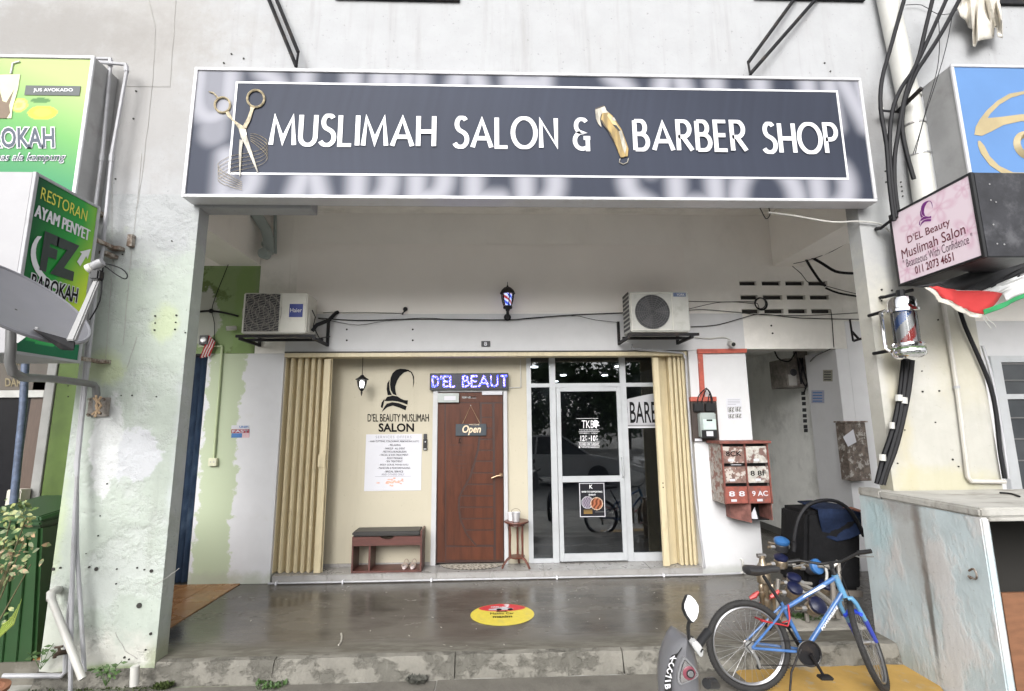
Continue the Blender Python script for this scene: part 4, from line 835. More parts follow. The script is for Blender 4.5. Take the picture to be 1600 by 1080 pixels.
# BARBER arch decal on the right pane
mb = MB(); Yb_ = Yg-.0045; arch = [(980, 668), (980.5, 640), (979, 624)]+[(979+t*66, 624-9.5*math.sin(PI*(t*.5))-1.5*t) for t in (.1, .3, .5, .7, .9, 1.0)]+[(1045, 668)]
mb.prism([at(x, y, Yb_) for x, y in arch], (0, -.001, 0)); mb.build('barber_plate', mat('grey_white_decal', (.38, .38, .40), .5, bump=0), G)
text('lettering', 'BARBER', at(985, 661, Yb_-.002), Vector((at(1049, 661, Yb_).x-at(985, 661, Yb_).x, 0, 0)), Vector((0, 0, at(985, 628, Yb_).z-at(985, 661, Yb_).z)), INK, G, bold=.012)
mb = MB(); pbox(mb, 981, 664.2, 1045, 665, Yb_-.002, Yb_-.001); mb.build('decal', INK, G)
dp2 = MB(); pbox(dp2, 981, 667.5, 1045, 668.5, Yb_-.002, Yb_-.001); dp2.build('decal', wv, G)
# poster on the glass door
Po = thing('glass_door_poster', 'dark framed poster with two round photos on the lower glass door', 'poster', at(925, 808, YG))
def pospr(u, v):
    c = np.tile(np.array(srgb(38, 38, 42)), (len(u), 1)); c1 = np.hypot((u-.3)*.74, v-.42) < .17; c2 = np.hypot((u-.68)*.74, v-.38) < .175; r1 = np.hypot((u-.3)*.74, v-.42) < .19; r2_ = np.hypot((u-.68)*.74, v-.38) < .195
    n1 = .5+.5*np.sin(u*60+np.sin(v*50)*2); n2 = .5+.5*np.sin(u*38-v*20+np.sin(v*30))
    c[r1] = srgb(170, 170, 175); c[c1] = (np.array(srgb(120, 112, 125))[None]*(.5+n1[c1][:, None]*.9)); c[r2_] = srgb(190, 170, 150); c[c2] = np.array(srgb(140, 85, 62))[None]*(.35+n2[c2][:, None]*1.0)
    st = (v > .08) & (v < .2) & (u > .12) & (u < .5) & (np.sin(v*180) > 0); c[st] = srgb(165, 130, 70); st = (v > .1) & (v < .17) & (u > .6) & (np.sin(v*200) > .2); c[st] = srgb(110, 110, 110); return c
a = at(907.5, 807, YG-.004); b_ = at(943, 755.5, YG-.004); 
MB().box(a.x-.008, b_.x+.008, YG-.003, YG-.0006, a.z-.008, b_.z+.006).build('border', PAPER, Po); grid_print('print', (a.x, YG-.004, a.z), (b_.x-a.x, 0, 0), (0, 0, b_.z-a.z), 50, 70, pospr, Po, printed('poster_print', .25))
ptext('lettering', 'K', 921, 757.5, 926, 763.5, YG-.0055, wv, Po, bold=.02); ptext('lettering', 'BARB TO SUPPORTING', 909, 767.2, 941, 769.8, YG-.0055, wv, Po, bold=.02); ptext('lettering', 'EVENT', 920, 772, 931, 774.5, YG-.0055, wv, Po, bold=.02)
# house number
o = thing('house_number_plate', 'small number 8 plate above the shutter track', 'plate', at(758.5, 537, -.01)); mb = MB(); pbox(mb, 752, 533, 766, 541.5, -.02, -.013); mb.build('plate', DARKG, o); ptext('lettering', '8', 756.3, 534.3, 761, 540.5, -.022, PAPER, o, bold=.02)

# ================================================================== AIR CONDITIONERS
def ac_left():
    Y = -.46; o = thing('air_conditioner', 'cream outdoor air conditioner with square wavy grille and blue badge, left of the porch', 'air conditioner', at(430, 530, -.3), 'outdoor air conditioner units on the porch wall')
    a, b_ = at(376, 521, Y), at(481, 457.5, Y)
    MB().box(a.x, b_.x, Y, Y+.30, a.z, b_.z).build('casing', CASE, o, bevel=.012)
    g0, g1 = at(380, 518, Y), at(440, 459.5, Y); cx, cz = (g0.x+g1.x)/2, (g0.z+g1.z)/2
    MB().box(g0.x, g1.x, Y-.004, Y-.0005, g0.z, g1.z).build('grille_recess', DARKG, o)
    mb = MB(); n = 19
    for k in range(n):
        z = g0.z+(g1.z-g0.z)*(k+.5)/n
        mb.tube([(g0.x+(g1.x-g0.x)*t/14, Y-.008, z+.009*math.sin(t*1.4+k*1.1)) for t in range(15)], .0026, 4)
        x = g0.x+(g1.x-g0.x)*(k+.5)/n
        if k % 3 == 1: mb.tube([(x+.012*math.sin(t*1.1+k), Y-.010, g0.z+(g1.z-g0.z)*t/12) for t in range(13)], .0026, 4)
    for rr in (.07, .14, .21): mb.ring((cx, Y-.012, cz), (0, 1, 0), rr, .0025, 24, 4)
    mb.build('wire_grille', mat('grille_wire', (.33, .31, .28), .5, bump=0), o, kind='stuff')
    for q in ((g0.x-.004, g0.x+.004, g0.z, g1.z), (g1.x-.004, g1.x+.004, g0.z, g1.z)): MB().box(q[0], q[1], Y-.014, Y-.001, q[2], q[3]).build('grille_edge', CASE, o)
    mb = MB(); pbox(mb, 452, 475, 473, 495.5, Y-.004, Y-.0005); mb.build('badge', mat('royal_blue_badge', (.015, .03, .20), .4, bump=0), o); ptext('lettering', 'Haier', 453.5, 481.5, 471.8, 488, Y-.0055, PAPER, o, bold=.01)
    mb = MB(); mb.box(b_.x, b_.x+.012, Y+.05, Y+.2, a.z+.03, a.z+.30); mb.build('service_cover', CASE, o, bevel=.004)
    # bracket
    z = a.z-.012
    for args in ((a.x-.06, b_.x+.10, Y+.01, Y+.04), (a.x-.06, b_.x+.10, Y+.25, Y+.28)): MB().box(args[0], args[1], args[2], args[3], z-.03, z).build('bracket_rail', BLKMETAL, o)
    for xx in (a.x-.02, b_.x+.075):
        MB().box(xx, xx+.03, Y+.0, -.002, z-.06, z-.0305).build('bracket_arm', BLKMETAL, o); MB().box(xx, xx+.03, -.03, -.003, z-.062, z+.26).build('bracket_upright', BLKMETAL, o)
    mb = MB(); mb.tube([(b_.x+.03, Y+.12, a.z+.05), (b_.x+.06, Y+.15, a.z+.12), (b_.x+.12, -.1, a.z+.22), (b_.x+.17, -.03, a.z+.32), (b_.x+.19, .0, a.z+.34)], .022, 8); mb.build('insulated_pipe', WIRE, o, smooth=True)
    mb = MB(); mb.tube([(b_.x+.02, Y+.1, a.z+.28), (b_.x+.06, Y+.1, a.z+.2), (b_.x+.035, Y+.12, a.z+.1), (b_.x+.08, Y+.2, a.z-.02), (b_.x+.12, -.03, a.z+.04)], .006, 6); mb.build('control_cable', WIRE, o)
    return o
ac_left()
def ac_right():
    Y = -.46; o = thing('air_conditioner', 'grey white outdoor air conditioner with round fan, right of the porch', 'air conditioner', at(1030, 530, -.3), 'outdoor air conditioner units on the porch wall')
    a, b_ = at(986, 518.5, Y), at(1075, 456, Y)
    MB().box(a.x, b_.x, Y, Y+.30, a.z, b_.z).build('casing', mat('grey_casing', (.46, .46, .43), .5, var=.08, dirt=(.25, .24, .2), dirt_amt=.5, dirt_scale=7, bump=.05), o, bevel=.01)
    c = at(1019, 487.5, Y); rad = 28*(Y+5.77)/767*1.0
    MB().lathe([(rad, 0), (rad, .004)], (c.x, Y-.005, c.z), (0, 1, 0), 40).build('fan_recess', DARKG, o)
    mb = MB()
    for k in range(1, 9): mb.ring((c.x, Y-.012, c.z), (0, 1, 0), rad*k/8, .0022, 36, 4)
    mb.build('fan_guard', mat('guard_wire', (.13, .13, .13), .5, bump=0), o, kind='stuff')
    mb = MB()
    for k in range(16):
        a_ = k*PI/8; mb.tube([(c.x+.03*math.cos(a_), Y-.011, c.z+.03*math.sin(a_)), (c.x+rad*math.cos(a_), Y-.011, c.z+rad*math.sin(a_))], .002, 4)
    mb.build('guard_spoke', MATS['guard_wire'], o, kind='stuff')
    for k in range(3):
        a0 = k*2*PI/3; P = [(c.x+r_*math.cos(a0+t), Y-.0065, c.z+r_*math.sin(a0+t)) for r_, t in ((.03, 0), (rad*.9, -.25), (rad*.92, .45), (.04, .5))]; mb = MB(); mb.prism(P, (0, -.002, 0)); mb.build('fan_blade', mat('fan_blade', (.07, .07, .075), .5, bump=0), o)
    e0, e1 = at(987.5, 516, Y), at(1049, 458, Y)
    for q in ((e0.x, e0.x+.008, e0.z, e1.z), (e1.x-.008, e1.x, e0.z, e1.z), (e0.x+.0085, e1.x-.0085, e1.z-.008, e1.z), (e0.x+.0085, e1.x-.0085, e0.z, e0.z+.008)): MB().box(q[0], q[1], Y-.008, Y-.0005, q[2], q[3]).build('panel_edge', CASE, o)
    mb = MB(); pbox(mb, 1052, 457.5, 1071.5, 463.5, Y-.003, Y-.0005); mb.build('badge', mat('badge_blue_grey', (.10, .14, .25), .4, bump=0), o); ptext('lettering', 'YORK', 1057, 458.8, 1070, 462.4, Y-.0045, PAPER, o, bold=.02)
    for k in range(9): z = a.z+.04+k*.05; MB().box(a.x-.006, a.x-.0005, Y+.03, Y+.27, z, z+.026).build('side_louvre', DARKG, o)
    z = a.z-.012
    for args in ((a.x-.03, b_.x+.10, Y+.01, Y+.04), (a.x-.03, b_.x+.10, Y+.25, Y+.28)): MB().box(args[0], args[1], args[2], args[3], z-.03, z).build('bracket_rail', BLKMETAL, o)
    for xx in (a.x-.04, b_.x+.0):
        MB().box(xx, xx+.03, Y+.0, -.002, z-.06, z-.0305).build('bracket_arm', BLKMETAL, o); MB().box(xx, xx+.03, -.03, -.003, z-.062, z+.22).build('bracket_upright', BLKMETAL, o)
ac_right()

# cables on the porch wall
def cable(lab, pts, Y, r=.006, m=None, name='cable', cat='cable', sm=3, **kw):
    P = [Vector(p) if len(p) == 3 else at(p[0], p[1], Y) for p in pts]; Q = []
    for i in range(len(P)-1):
        p0, p1, p2, p3 = P[max(i-1, 0)], P[i], P[i+1], P[min(i+2, len(P)-1)]
        for k in range(sm): t = k/sm; Q.append(.5*((2*p1)+(p2-p0)*t+(2*p0-5*p1+4*p2-p3)*t*t+(3*p1-p0-3*p2+p3)*t**3))
    Q.append(P[-1]); o = MB().tube(Q, r, 6).build(name, m or WIRE, kw.pop('parent', None), smooth=True)
    if lab: o['label'] = lab; o['category'] = cat
    for k, v in kw.items(): o[k] = v
    return o
cable('thin black cable strung along the porch wall between both air conditioners', [(497, 497), (560, 501), (630, 499), (700, 499), (790, 500), (830, 497), (900, 492), (975, 489)], -.02, .006)
cable('slack second black cable sagging under the first along the porch wall', [(497, 498), (520, 502), (560, 508), (600, 502), (660, 497), (720, 500), (810, 499.5), (890, 493), (930, 500), (968, 504)], -.035, .0035)
cable('straight thin wire from the left air conditioner pipe to the small black hook', [(505, 489), (570, 489), (630, 490)], -.012, .003)
cable('dark grey pair of cables falling from left pillar to the cream air conditioner', [(312, 487), (330, 486), (352, 489), (372, 494)], -.03, .012)
cable('thin cable hanging from the left cross beam down the olive green wall', [(360, 405), (350, 430), (338, 460), (331, 485), (335, 505), (335, 540)], -.02, .004)
o = thing('wire_junction', 'small black junction on the olive green wall', 'junction', at(330, 486, -.04)); p_ = at(330, 486, -.04); MB().lathe([(.02, -.02), (.028, 0), (.02, .02)], p_, (1, 0, 0), 10).build('knot', WIRE, o, smooth=True)
o = thing('wall_hook', 'small black hook light on the porch wall above the shutter', 'hook', at(633, 487, -.02)); p_ = at(634, 484, 0)
mb = MB(); mb.lathe([(.02, -.02), (.028, 0), (.02, .02)], (p_.x, -.03, p_.z), (0, 1, 0), 12); mb.tube([(p_.x, -.03, p_.z-.02), (p_.x-.025, -.04, p_.z-.05), (p_.x-.028, -.04, p_.z-.07)], .010, 6); mb.build('body', BLKMETAL, o)
for lab, pts, r in (('upper thin wire from the right air conditioner to the vent slots', [(1076, 471), (1130, 472), (1178, 472), (1186, 482)], .004), ('lower drooping wire from the right air conditioner under the vent slots', [(1076, 511), (1120, 508), (1160, 497), (1190, 491), (1250, 497), (1342, 499)], .005),
                    ('middle wire from the right air conditioner crossing the vent slots', [(1076, 485), (1100, 484), (1150, 488), (1190, 492), (1260, 493), (1340, 489)], .004), ('slanting wire between the right air conditioner and the coiled cable', [(1076, 483), (1120, 473), (1150, 472), (1180, 475)], .0035)):
    cable(lab, pts, -.02, r)
co = thing('cable_coil', 'black coil of cable hanging on the vent slots', 'cable coil', at(1189, 484, -.02)); p_ = at(1189, 474.5, -.03)
mb = MB(); 
for dx, dz, rr in ((0, 0, .072), (-.012, .004, .068), (.006, -.006, .075)): mb.ring((p_.x+dx, -.03+dx*.4, p_.z+dz), (0, 1, 0.05), rr, .006, 24, 6)
mb.build('loops', WIRE, co, smooth=True)
cable('thick black sheathed cable sweeping from the right cross beam to the right pillar', [(1268, 402), (1285, 412), (1305, 424), (1325, 427), (1342, 427)], -.3, .016)
cable('thick black sheathed cable dropping from the right cross beam to the vent slots', [(1258, 403), (1268, 420), (1282, 440), (1290, 447)], -.25, .014)
cable('thin wire from the right cross beam curving to the pillar top', [(1240, 412), (1262, 407), (1300, 393), (1338, 370)], -.4, .004)
cable('faint wires looping below the right cross beam', [(1238, 416), (1252, 428), (1265, 443), (1290, 447), (1320, 455), (1342, 460)], -.15, .004)
cable('bundle of dark wires running right from the vent slots to the pillar', [(1290, 450), (1310, 458), (1344, 464)], -.1, .012)
cable('black wire down the wall corner beside the vent slots', [(1298, 484), (1300, 500), (1303, 543)], -.01, .0045)
cable('wire from the passage lintel corner up to the fuse box', [(1303, 543), (1290, 549), (1275, 556), (1266, 565)], .02, .006)
o = thing('steel_wall_bracket', 'empty black triangular wall bracket beside the right pillar', 'bracket', at(1335, 530, -.2)); mb = MB()
for a, b_ in (((1328, 500), (1333, 533)), ((1333, 533), (1350, 528)), ((1331, 518), (1342, 530))): MB().tube([at(*a, -.15), at(*b_, -.2)], .014, 4).build('bar', BLKMETAL, o)
# security cameras
def cctv(lab, x, y, Y, d, s=1):
    o = thing('security_camera', lab, 'camera', at(x, y, Y), 'white security cameras on the porch wall'); c = at(x, y, Y-.08); d = Vector(d).normalized()
    MB().lathe([(.024*s, -.05), (.03*s, -.04), (.03*s, .05), (.026*s, .055)], c, d, 14).build('body', PVCW, o, smooth=True); MB().lathe([(.022*s, .056), (.02*s, .058)], c, d, 14).build('lens', BLACK, o)
    MB().tube([c-d*.03, (c.x, Y-.02, c.z+.03), (c.x, Y, c.z+.03)], .010, 8).build('mount', PVCW, o)
cctv('white security camera above the red conduit looking at the street', 1143, 537, 0, (-.05, -1, -.35), 1.1); cctv('white security camera left of the cream air conditioner', 362, 513, 0, (-.8, -.5, -.15), .9)
cable('white cable from the right air conditioner to the security camera', [(1085, 527), (1110, 529), (1130, 527), (1141, 531)], -.02, .007, PVCW)
cable('grey flexible pipe bending over the right end of the shutter track', [(988, 538), (990, 545), (1020, 548), (1060, 551), (1068, 553), (1070, 560)], -.07, .012, PVCG)
cable('dark cable drain running down beside the right shutter', [(1071, 555), (1076, 640), (1087, 780), (1101, 888)], -.015, .012, PVCG)
# ceiling drain pipe
o = thing('drain_pipe', 'grey green PVC elbow drain pipe under the ceiling by the left beam', 'pipe', at(418, 400, -.15)); pm = mat('green_grey_pvc', (.33, .38, .37), .4, var=.08, bump=.03)
MB().tube([at(388, 318, -.35), at(405, 342, -.25), at(415, 358, -.18), at(419, 372, -.16), at(419, 396, -.16)], .062, 14).build('pipe', pm, o, smooth=True)
p_ = at(417, 398, -.22); MB().lathe([(.06, .0), (.06, .08), (.05, .085)], p_, (-.2, -1, -.1), 18).build('end_cap', pm, o, smooth=True); MB().tube([at(418, 384, -.16), at(418.3, 380, -.16)], .068, 14).build('collar', pm, o, smooth=True)
MB().tube([at(430, 318, -.05), at(430, 396, -.05)], .02, 8).build('vent_tube', pm, o, smooth=True)
# left porch fittings
o = thing('wall_conduit', 'pale yellow green conduit down the green wall to a socket box', 'conduit', at(332, 718, 0)); mb = MB(); mb.tube([at(347, 542, -.02), at(343, 600, -.02), at(338, 660, -.02), at(334, 716, -.02)], .013, 8); mb.build('pipe', YGREEN, o, smooth=True)
MB().tube([at(310, 542, -.02), at(347, 541, -.02)], .010, 8).build('branch_pipe', YGREEN, o)
mb = MB(); pbox(mb, 325, 716, 338, 728.5, -.04, -.001); mb.build('socket_box', mat('cream_socket', (.62, .62, .46), .4, bump=0), o, bevel=.003)
for x in (329, 334): p_ = at(x, 722, -.041); MB().lathe([(.007, 0), (.007, .002)], p_, (0, -1, 0), 8).build('socket_hole', STEEL, o)
o = thing('wall_sticker', 'small maroon and blue banded notice sticker on the green and white wall', 'sticker', at(375, 674, 0))
for (x0, y0, x1, y1, m_) in ((361.5, 664.5, 389.5, 670.5, PAPER), (361.5, 671, 389.5, 676.8, mat('maroon_print', (.30, .03, .06), .5, bump=0)), (361.5, 677.2, 378, 684, mat('blue_print', (.05, .17, .42), .5, bump=0)), (378.5, 677.2, 389.5, 684, mat('pink_print', (.65, .45, .48), .5, bump=0))):
    mb = MB(); pbox(mb, x0, y0, x1, y1, -.004, -.0015); mb.build('print_band', m_, o)
ptext('lettering', 'UNIFI', 374, 665.5, 388, 669, -.0055, mat('blue_print', (.05, .17, .42)), o, bold=.03); ptext('lettering', 'FAST', 363, 672, 388, 676, -.0055, PAPER, o, bold=.02)
o = thing('striped_flag', 'small crumpled flag with red and white stripes above the blue shutter', 'flag', at(318, 550, -.05))
rw = [mat('flag_red', (.45, .03, .04), .8, bump=0), mat('flag_white', (.65, .63, .62), .8, bump=0)]
mb = MB()
for k in range(7):
    mb.m = k % 2; a = (326+k*1.4, 524+k*1.5); b_ = (312+k*2.2, 560-k*.5)
    mb.prism([at(a[0], a[1], -.05), at(a[0]+2.4, a[1]+1.2, -.06), at(b_[0]+2.4, b_[1], -.05), at(b_[0], b_[1]-1, -.06)], (0, .002, 0))
mb.build('cloth', rw, o)
o = thing('round_speaker', 'small black box speaker high on the green wall', 'speaker', at(317, 531, 0)); mb = MB(); pbox(mb, 311, 524, 324, 538, -.07, -.001); mb.build('box', BLACK, o, bevel=.004)
p_ = at(317.5, 531, -.071); MB().lathe([(.034, 0), (.030, .004), (.012, .001)], p_, (0, -1, 0), 18).build('cone', STEEL, o, smooth=True)

# ================================================================== RED CONDUIT, METER, LETTERBOXES
o = thing('red_conduit_cover', 'chipped red conduit cover bent round the passage corner', 'conduit', at(1100, 600, 0))
mb = MB(); mb.hexa([at(1090, 545.5, -.03), at(1167, 545, -.03), at(1167, 551, -.03), at(1090, 552.5, -.03)], [at(1090, 545.5, -.03)+Vector((0, .028, 0)), at(1167, 545, -.03)+Vector((0, .028, 0)), at(1167, 551, -.03)+Vector((0, .028, 0)), at(1090, 552.5, -.03)+Vector((0, .028, 0))]); mb.build('top_run', RED, o)
mb = MB(); Q = [at(1091, 553, -.03), at(1098, 553, -.03), at(1102, 621, -.03), at(1095, 621, -.03)]; mb.hexa(Q, [q+Vector((0, .028, 0)) for q in Q]); mb.build('down_run', RED, o)
M_ = thing('electricity_meter', 'electricity meter on a dark board below the red conduit', 'meter', at(1103, 690, 0))
mb = MB(); pbox(mb, 1081, 627, 1122, 690, -.03, -.001); mb.build('backboard', mat('dark_brown_board', (.05, .035, .03), .6, var=.3, bump=.1), M_, bevel=.003)
mb = MB(); pbox(mb, 1079, 620, 1120, 627, -.05, -.001); mb.build('top_ledge', RED, M_, bevel=.003)
mb = MB(); pbox(mb, 1095, 645, 1120, 684, -.12, -.031); mb.build('meter_case', mat('meter_glass_case', (.34, .38, .37), .15, bump=0), M_, bevel=.012)
mb = MB(); pbox(mb, 1099, 655, 1119, 671, -.124, -.1205); mb.build('dial_plate', mat('pale_green_plate', (.50, .60, .57), .4, bump=0), M_); ptext('lettering', '08427', 1105, 656.5, 1113, 659, -.126, INK, M_) if 0 else None
mb = MB(); pbox(mb, 1104, 655.5, 1113, 658, -.126, -.1245); mb.build('counter_window', INK, M_)
mb = MB(); pbox(mb, 1097, 672, 1121, 685, -.13, -.1205); mb.build('terminal_cover', BLACK, M_, bevel=.004); mb = MB(); pbox(mb, 1104, 674, 1114.5, 681.5, -.133, -.1305); mb.build('label', PAPER, M_); mb = MB(); pbox(mb, 1086, 685.5, 1097, 689.5, -.035, -.0305); mb.build('tag', PAPER, M_)
for a, b_ in ((1085, 1100), (1103, 1119)): mb = MB(); pbox(mb, a, 630, b_, 643, -.08, -.031); mb.build('fuse', BLACK, M_, bevel=.006)
for k, pts in enumerate(([(1090, 632), (1091, 620), (1098, 611), (1103, 607)], [(1096, 632), (1098, 622), (1102, 612), (1104, 606)], [(1112, 634), (1110, 618), (1105, 608), (1102, 612)], [(1106, 632), (1107, 622), (1109, 614)], [(1113, 632), (1113, 624), (1109, 612), (1104, 607)])):
    cable(None, pts, -.07, .006, name='loop_wire', parent=M_)
o = thing('photo_notice', 'white notice paper with four black photos on the white pier', 'notice', at(1147, 656, 0)); mb = MB(); pbox(mb, 1135.5, 622.5, 1159.5, 656.5, -.004, -.001); mb.build('sheet', PAPER, o)
for k in range(4): mb = MB(); pbox(mb, 1137, 624.5+k*2.4, 1156-(k == 3)*6, 625.1+k*2.4, -.0055, -.0045); mb.build('text_line', MATS['grey_print'], o)
def photo(u, v): n_ = np.sin(u*23+np.sin(v*17)*2)*np.cos(v*19+u*7); c = np.where((n_ > .15)[:, None], .7, .02)*np.ones((1, 3)); return c
for x0, y0, x1, y1 in ((1137.5, 636, 1147, 644.5), (1149, 635.5, 1158, 643.5), (1138, 647, 1147.5, 654), (1149, 646.5, 1158.5, 653.5)):
    a = at(x0, y1, -.0055); b_ = at(x1, y0, -.0055); grid_print('photo_print', a, (b_.x-a.x, 0, 0), (0, 0, b_.z-a.z), 14, 12, photo, o, printed())
# letterbox stack
LB = thing('letterbox_stack', 'rusty red and white letterbox block fixed at the passage corner', 'letterbox', at(1165, 800, -.2))
YL = -.32; a, b_ = at(1133, 788, YL), at(1199, 693, YL)
lbx0, lbx1, lbz0, lbz1 = a.x, b_.x, a.z, b_.z
side = mat('flaking_white_red_metal', (.36, .33, .30), .7, var=.3, scale=25, dirt=(.20, .07, .05), dirt_amt=.9, dirt_scale=16, dirt_lo=.48, dirt_hi=.6, bump=.4)
MB().box(lbx0, lbx0+.012, YL+.01, -.001, lbz0, lbz1).build('side_panel', side, LB); MB().box(lbx1-.012, lbx1, YL+.01, -.001, lbz0, lbz1).build('side_panel', side, LB)
rd = mat('rusty_red_frame', (.20, .065, .05), .6, var=.3, scale=20, dirt=(.10, .05, .04), dirt_amt=.7, dirt_scale=15, bump=.3)
MB().box(lbx0-.03, lbx1+.03, YL-.03, -.001, lbz1+.001, lbz1+.03).build('top_panel', rd, LB, bevel=.003); MB().box(lbx0+.0125, lbx1-.0125, YL+.01, -.002, lbz0, lbz0+.01).build('bottom_panel', rd, LB); MB().box(lbx0+.0125, lbx1-.0125, YL+.06, YL+.07, lbz0+.0105, lbz1).build('inner_panel', BLACK, LB)
xm = at(1166.5, 740, YL).x; rows_ = [lbz0, lbz0+(lbz1-lbz0)*.335, lbz0+(lbz1-lbz0)*.665, lbz1]
for x in (lbx0+.008, xm, lbx1-.008): MB().box(x-.008, x+.008, YL-.012, YL+.012, lbz0, lbz1).build('upright', rd, LB, bevel=.002)
cols = [['white_flaky', 'white_flaky2'], ['dark_flaky', 'white_flaky'], ['red', 'red']]
wf_ = mat('flaking_white_door', (.46, .44, .40), .6, var=.25, scale=22, dirt=(.13, .06, .05), dirt_amt=.9, dirt_scale=11, dirt_lo=.5, dirt_hi=.58, bump=.4); df_ = mat('flaking_dark_door', (.20, .12, .10), .65, var=.4, scale=22, dirt=(.50, .46, .42), dirt_amt=.9, dirt_scale=12, dirt_lo=.52, dirt_hi=.58, bump=.4); rf_ = mat('flaking_red_door', (.27, .075, .055), .6, var=.2, scale=22, dirt=(.16, .07, .06), dirt_amt=.8, dirt_scale=12, dirt_lo=.54, dirt_hi=.6, bump=.3)
grid = [[rf_, rf_], [df_, wf_], [df_, wf_]]
lets = {(0, 0): ('8 8', PAPER), (0, 1): ('9 AC', PAPER), (1, 1): ('8 8F', INK), (2, 0): ('8CK', INK)}
for r_ in range(3):
    for c__ in range(2):
        x0 = (lbx0+.018) if c__ == 0 else xm+.010; x1 = (xm-.010) if c__ == 0 else lbx1-.018; z0, z1 = rows_[r_]+.006, rows_[r_+1]-.03
        d_ = MB().box(x0, x1, YL-.006, YL+.006, z0, z1).build('door', grid[r_][c__], LB, bevel=.003)
        if (r_, c__) in lets:
            s_, m_ = lets[(r_, c__)]; text('lettering', s_, (x0+.03, YL-.0075, z0+.075), (x1-x0-.06, 0, 0), (0, 0, .055), m_, LB, bold=.02)
        MB().box(x0+.05+.03*c__, x0+.11+.03*c__, YL-.010, YL-.0065, z0+.02, z0+.045).build('paper_tag', PAPER, LB)
MB().box(lbx0+.09, lbx0+.2, YL-.03, YL-.006, rows_[2]-.012, rows_[2]-.008).build('letter_corner', PAPER, LB)
a2, b2 = at(1152, 820, YL+.06), at(1203, 790, YL+.06); xmid = at(1170, 805, YL+.06).x
rp = mat('faded_red_side', (.20, .085, .07), .7, var=.3, scale=18, bump=.3)
MB().hexa([(a2.x-.0, YL+.2, lbz0-.18), (xmid, YL, lbz0-.2), (xmid, YL, lbz0-.002), (a2.x, YL+.2, lbz0-.002)], [(a2.x, -.01, lbz0-.18), (xmid+.01, -.01, lbz0-.2), (xmid+.01, -.01, lbz0-.002), (a2.x, -.01, lbz0-.002)]).build('lower_side', rp, LB)
MB().box(xmid+.012, b2.x, YL+.1, -.011, lbz0-.19, lbz0-.18).build('lower_floor', BLACK, LB); MB().box(b2.x-.01, b2.x, YL+.02, -.012, lbz0-.179, lbz0-.002).build('lower_side', rp, LB); MB().box(xmid+.012, b2.x-.011, -.04, -.03, lbz0-.179, lbz0-.003).build('lower_back', BLACK, LB)
mb = MB(); mb.prism([(xmid+.02, YL+.12, lbz0-.178), (xmid+.12, YL+.1, lbz0-.178), (xmid+.11, YL+.13, lbz0-.06)], (0, .002, .002)); mb.build('letter', PAPER, LB)
# passage fuse box, notices
Fb = thing('fuse_box', 'dirty old fuse box with tangled cables on the passage side wall', 'fuse box', (4.2, .9, 2.3))
oldm = mat('grubby_metal_box', (.20, .18, .16), .6, var=.35, scale=16, dirt=(.08, .06, .05), dirt_amt=.7, dirt_scale=10, bump=.2)
p0 = atX(1238, 562, 4.16); Yf = 1.0
a, b_ = at(1231, 605, .75), at(1250, 560, .75); MB().box(a.x, 4.3, .75, 1.15, a.z, b_.z).build('box', oldm, Fb, bevel=.006)
mb = MB(); c0 = at(1240, 582, .745); mb.lathe([(.05, 0), (.04, .01)], (c0.x, .744, c0.z), (0, -1, 0), 14); mb.build('dial', DARKG, Fb)
MB().box(a.x+.02, a.x+.13, .745, .7495, a.z+.02, a.z+.17).build('label', mat('grey_label', (.33, .32, .30), .6, bump=0), Fb)
for k, pts in enumerate(([(1246, 545), (1250, 560), (1256, 580), (1262, 600)], [(1250, 545), (1254, 565), (1252, 590), (1260, 606)], [(1258, 548), (1262, 570), (1266, 585), (1260, 603), (1256, 615)], [(1210, 548), (1216, 560), (1228, 565), (1236, 562), (1244, 548)], [(1244, 548), (1248, 575), (1252, 600)])):
    cable(None, pts, .73, .01, name='cable', parent=Fb)
mb = MB(); pbox(mb, 1244, 545, 1262, 560, .72, .8); mb.build('cable_trunk', oldm, Fb, bevel=.01)
for lab, (x0, y0, x1, y1), m_ in (('faded square sticker on the right passage wall', (1286, 578, 1301, 596), mat('faded_print', (.30, .29, .24), .7, var=.3, scale=90, bump=0)), ('blue printed notice on the right passage wall below the fuse box', (1268, 610, 1288, 630), mat('blue_grey_print', (.36, .37, .46), .7, var=.1, scale=60, bump=0))):
    o = thing('wall_notice', lab, 'notice', atX((x0+x1)/2, y1, 4.15 if x0 > 1280 else 4.148)); Xw = 4.1485
    P = [atX(x0, y0, Xw), atX(x1, y0, Xw), atX(x1, y1, Xw), atX(x0, y1, Xw)]; mb = MB(); mb.prism(P, (-.001, 0, 0)); mb.build('sheet', m_, o)
    for k in range(4):
        t = .15+k*.22; q0, q1 = P[0].lerp(P[3], t), P[1].lerp(P[2], t); mb = MB(); mb.prism([q0.lerp(q1, .12)+Vector((-.0025, 0, 0)), q0.lerp(q1, .85)+Vector((-.0025, 0, 0)), q0.lerp(q1, .85)+Vector((-.0025, 0, -.012)), q0.lerp(q1, .12)+Vector((-.0025, 0, -.012))], (-.0005, 0, 0)); mb.build('text_line', DARKG if x0 > 1280 else MATS['blue_print'], o)
sl_ = thing('stencil_strip', 'column of small black stencilled stickers on the passage wall', 'stickers', (4.3, 1.0, 1.9))
for k, yy in enumerate((612, 620, 628, 638, 647, 655, 664, 670)):
    Xw = 4.3085; P = [atX(1252+k*.6, yy, Xw), atX(1258+k*.6, yy, Xw), atX(1258+k*.6, yy+5.5, Xw), atX(1252+k*.6, yy+5.5, Xw)]; mb = MB(); mb.prism(P, (-.001, 0, 0)); mb.build('sticker', DARKG, sl_)
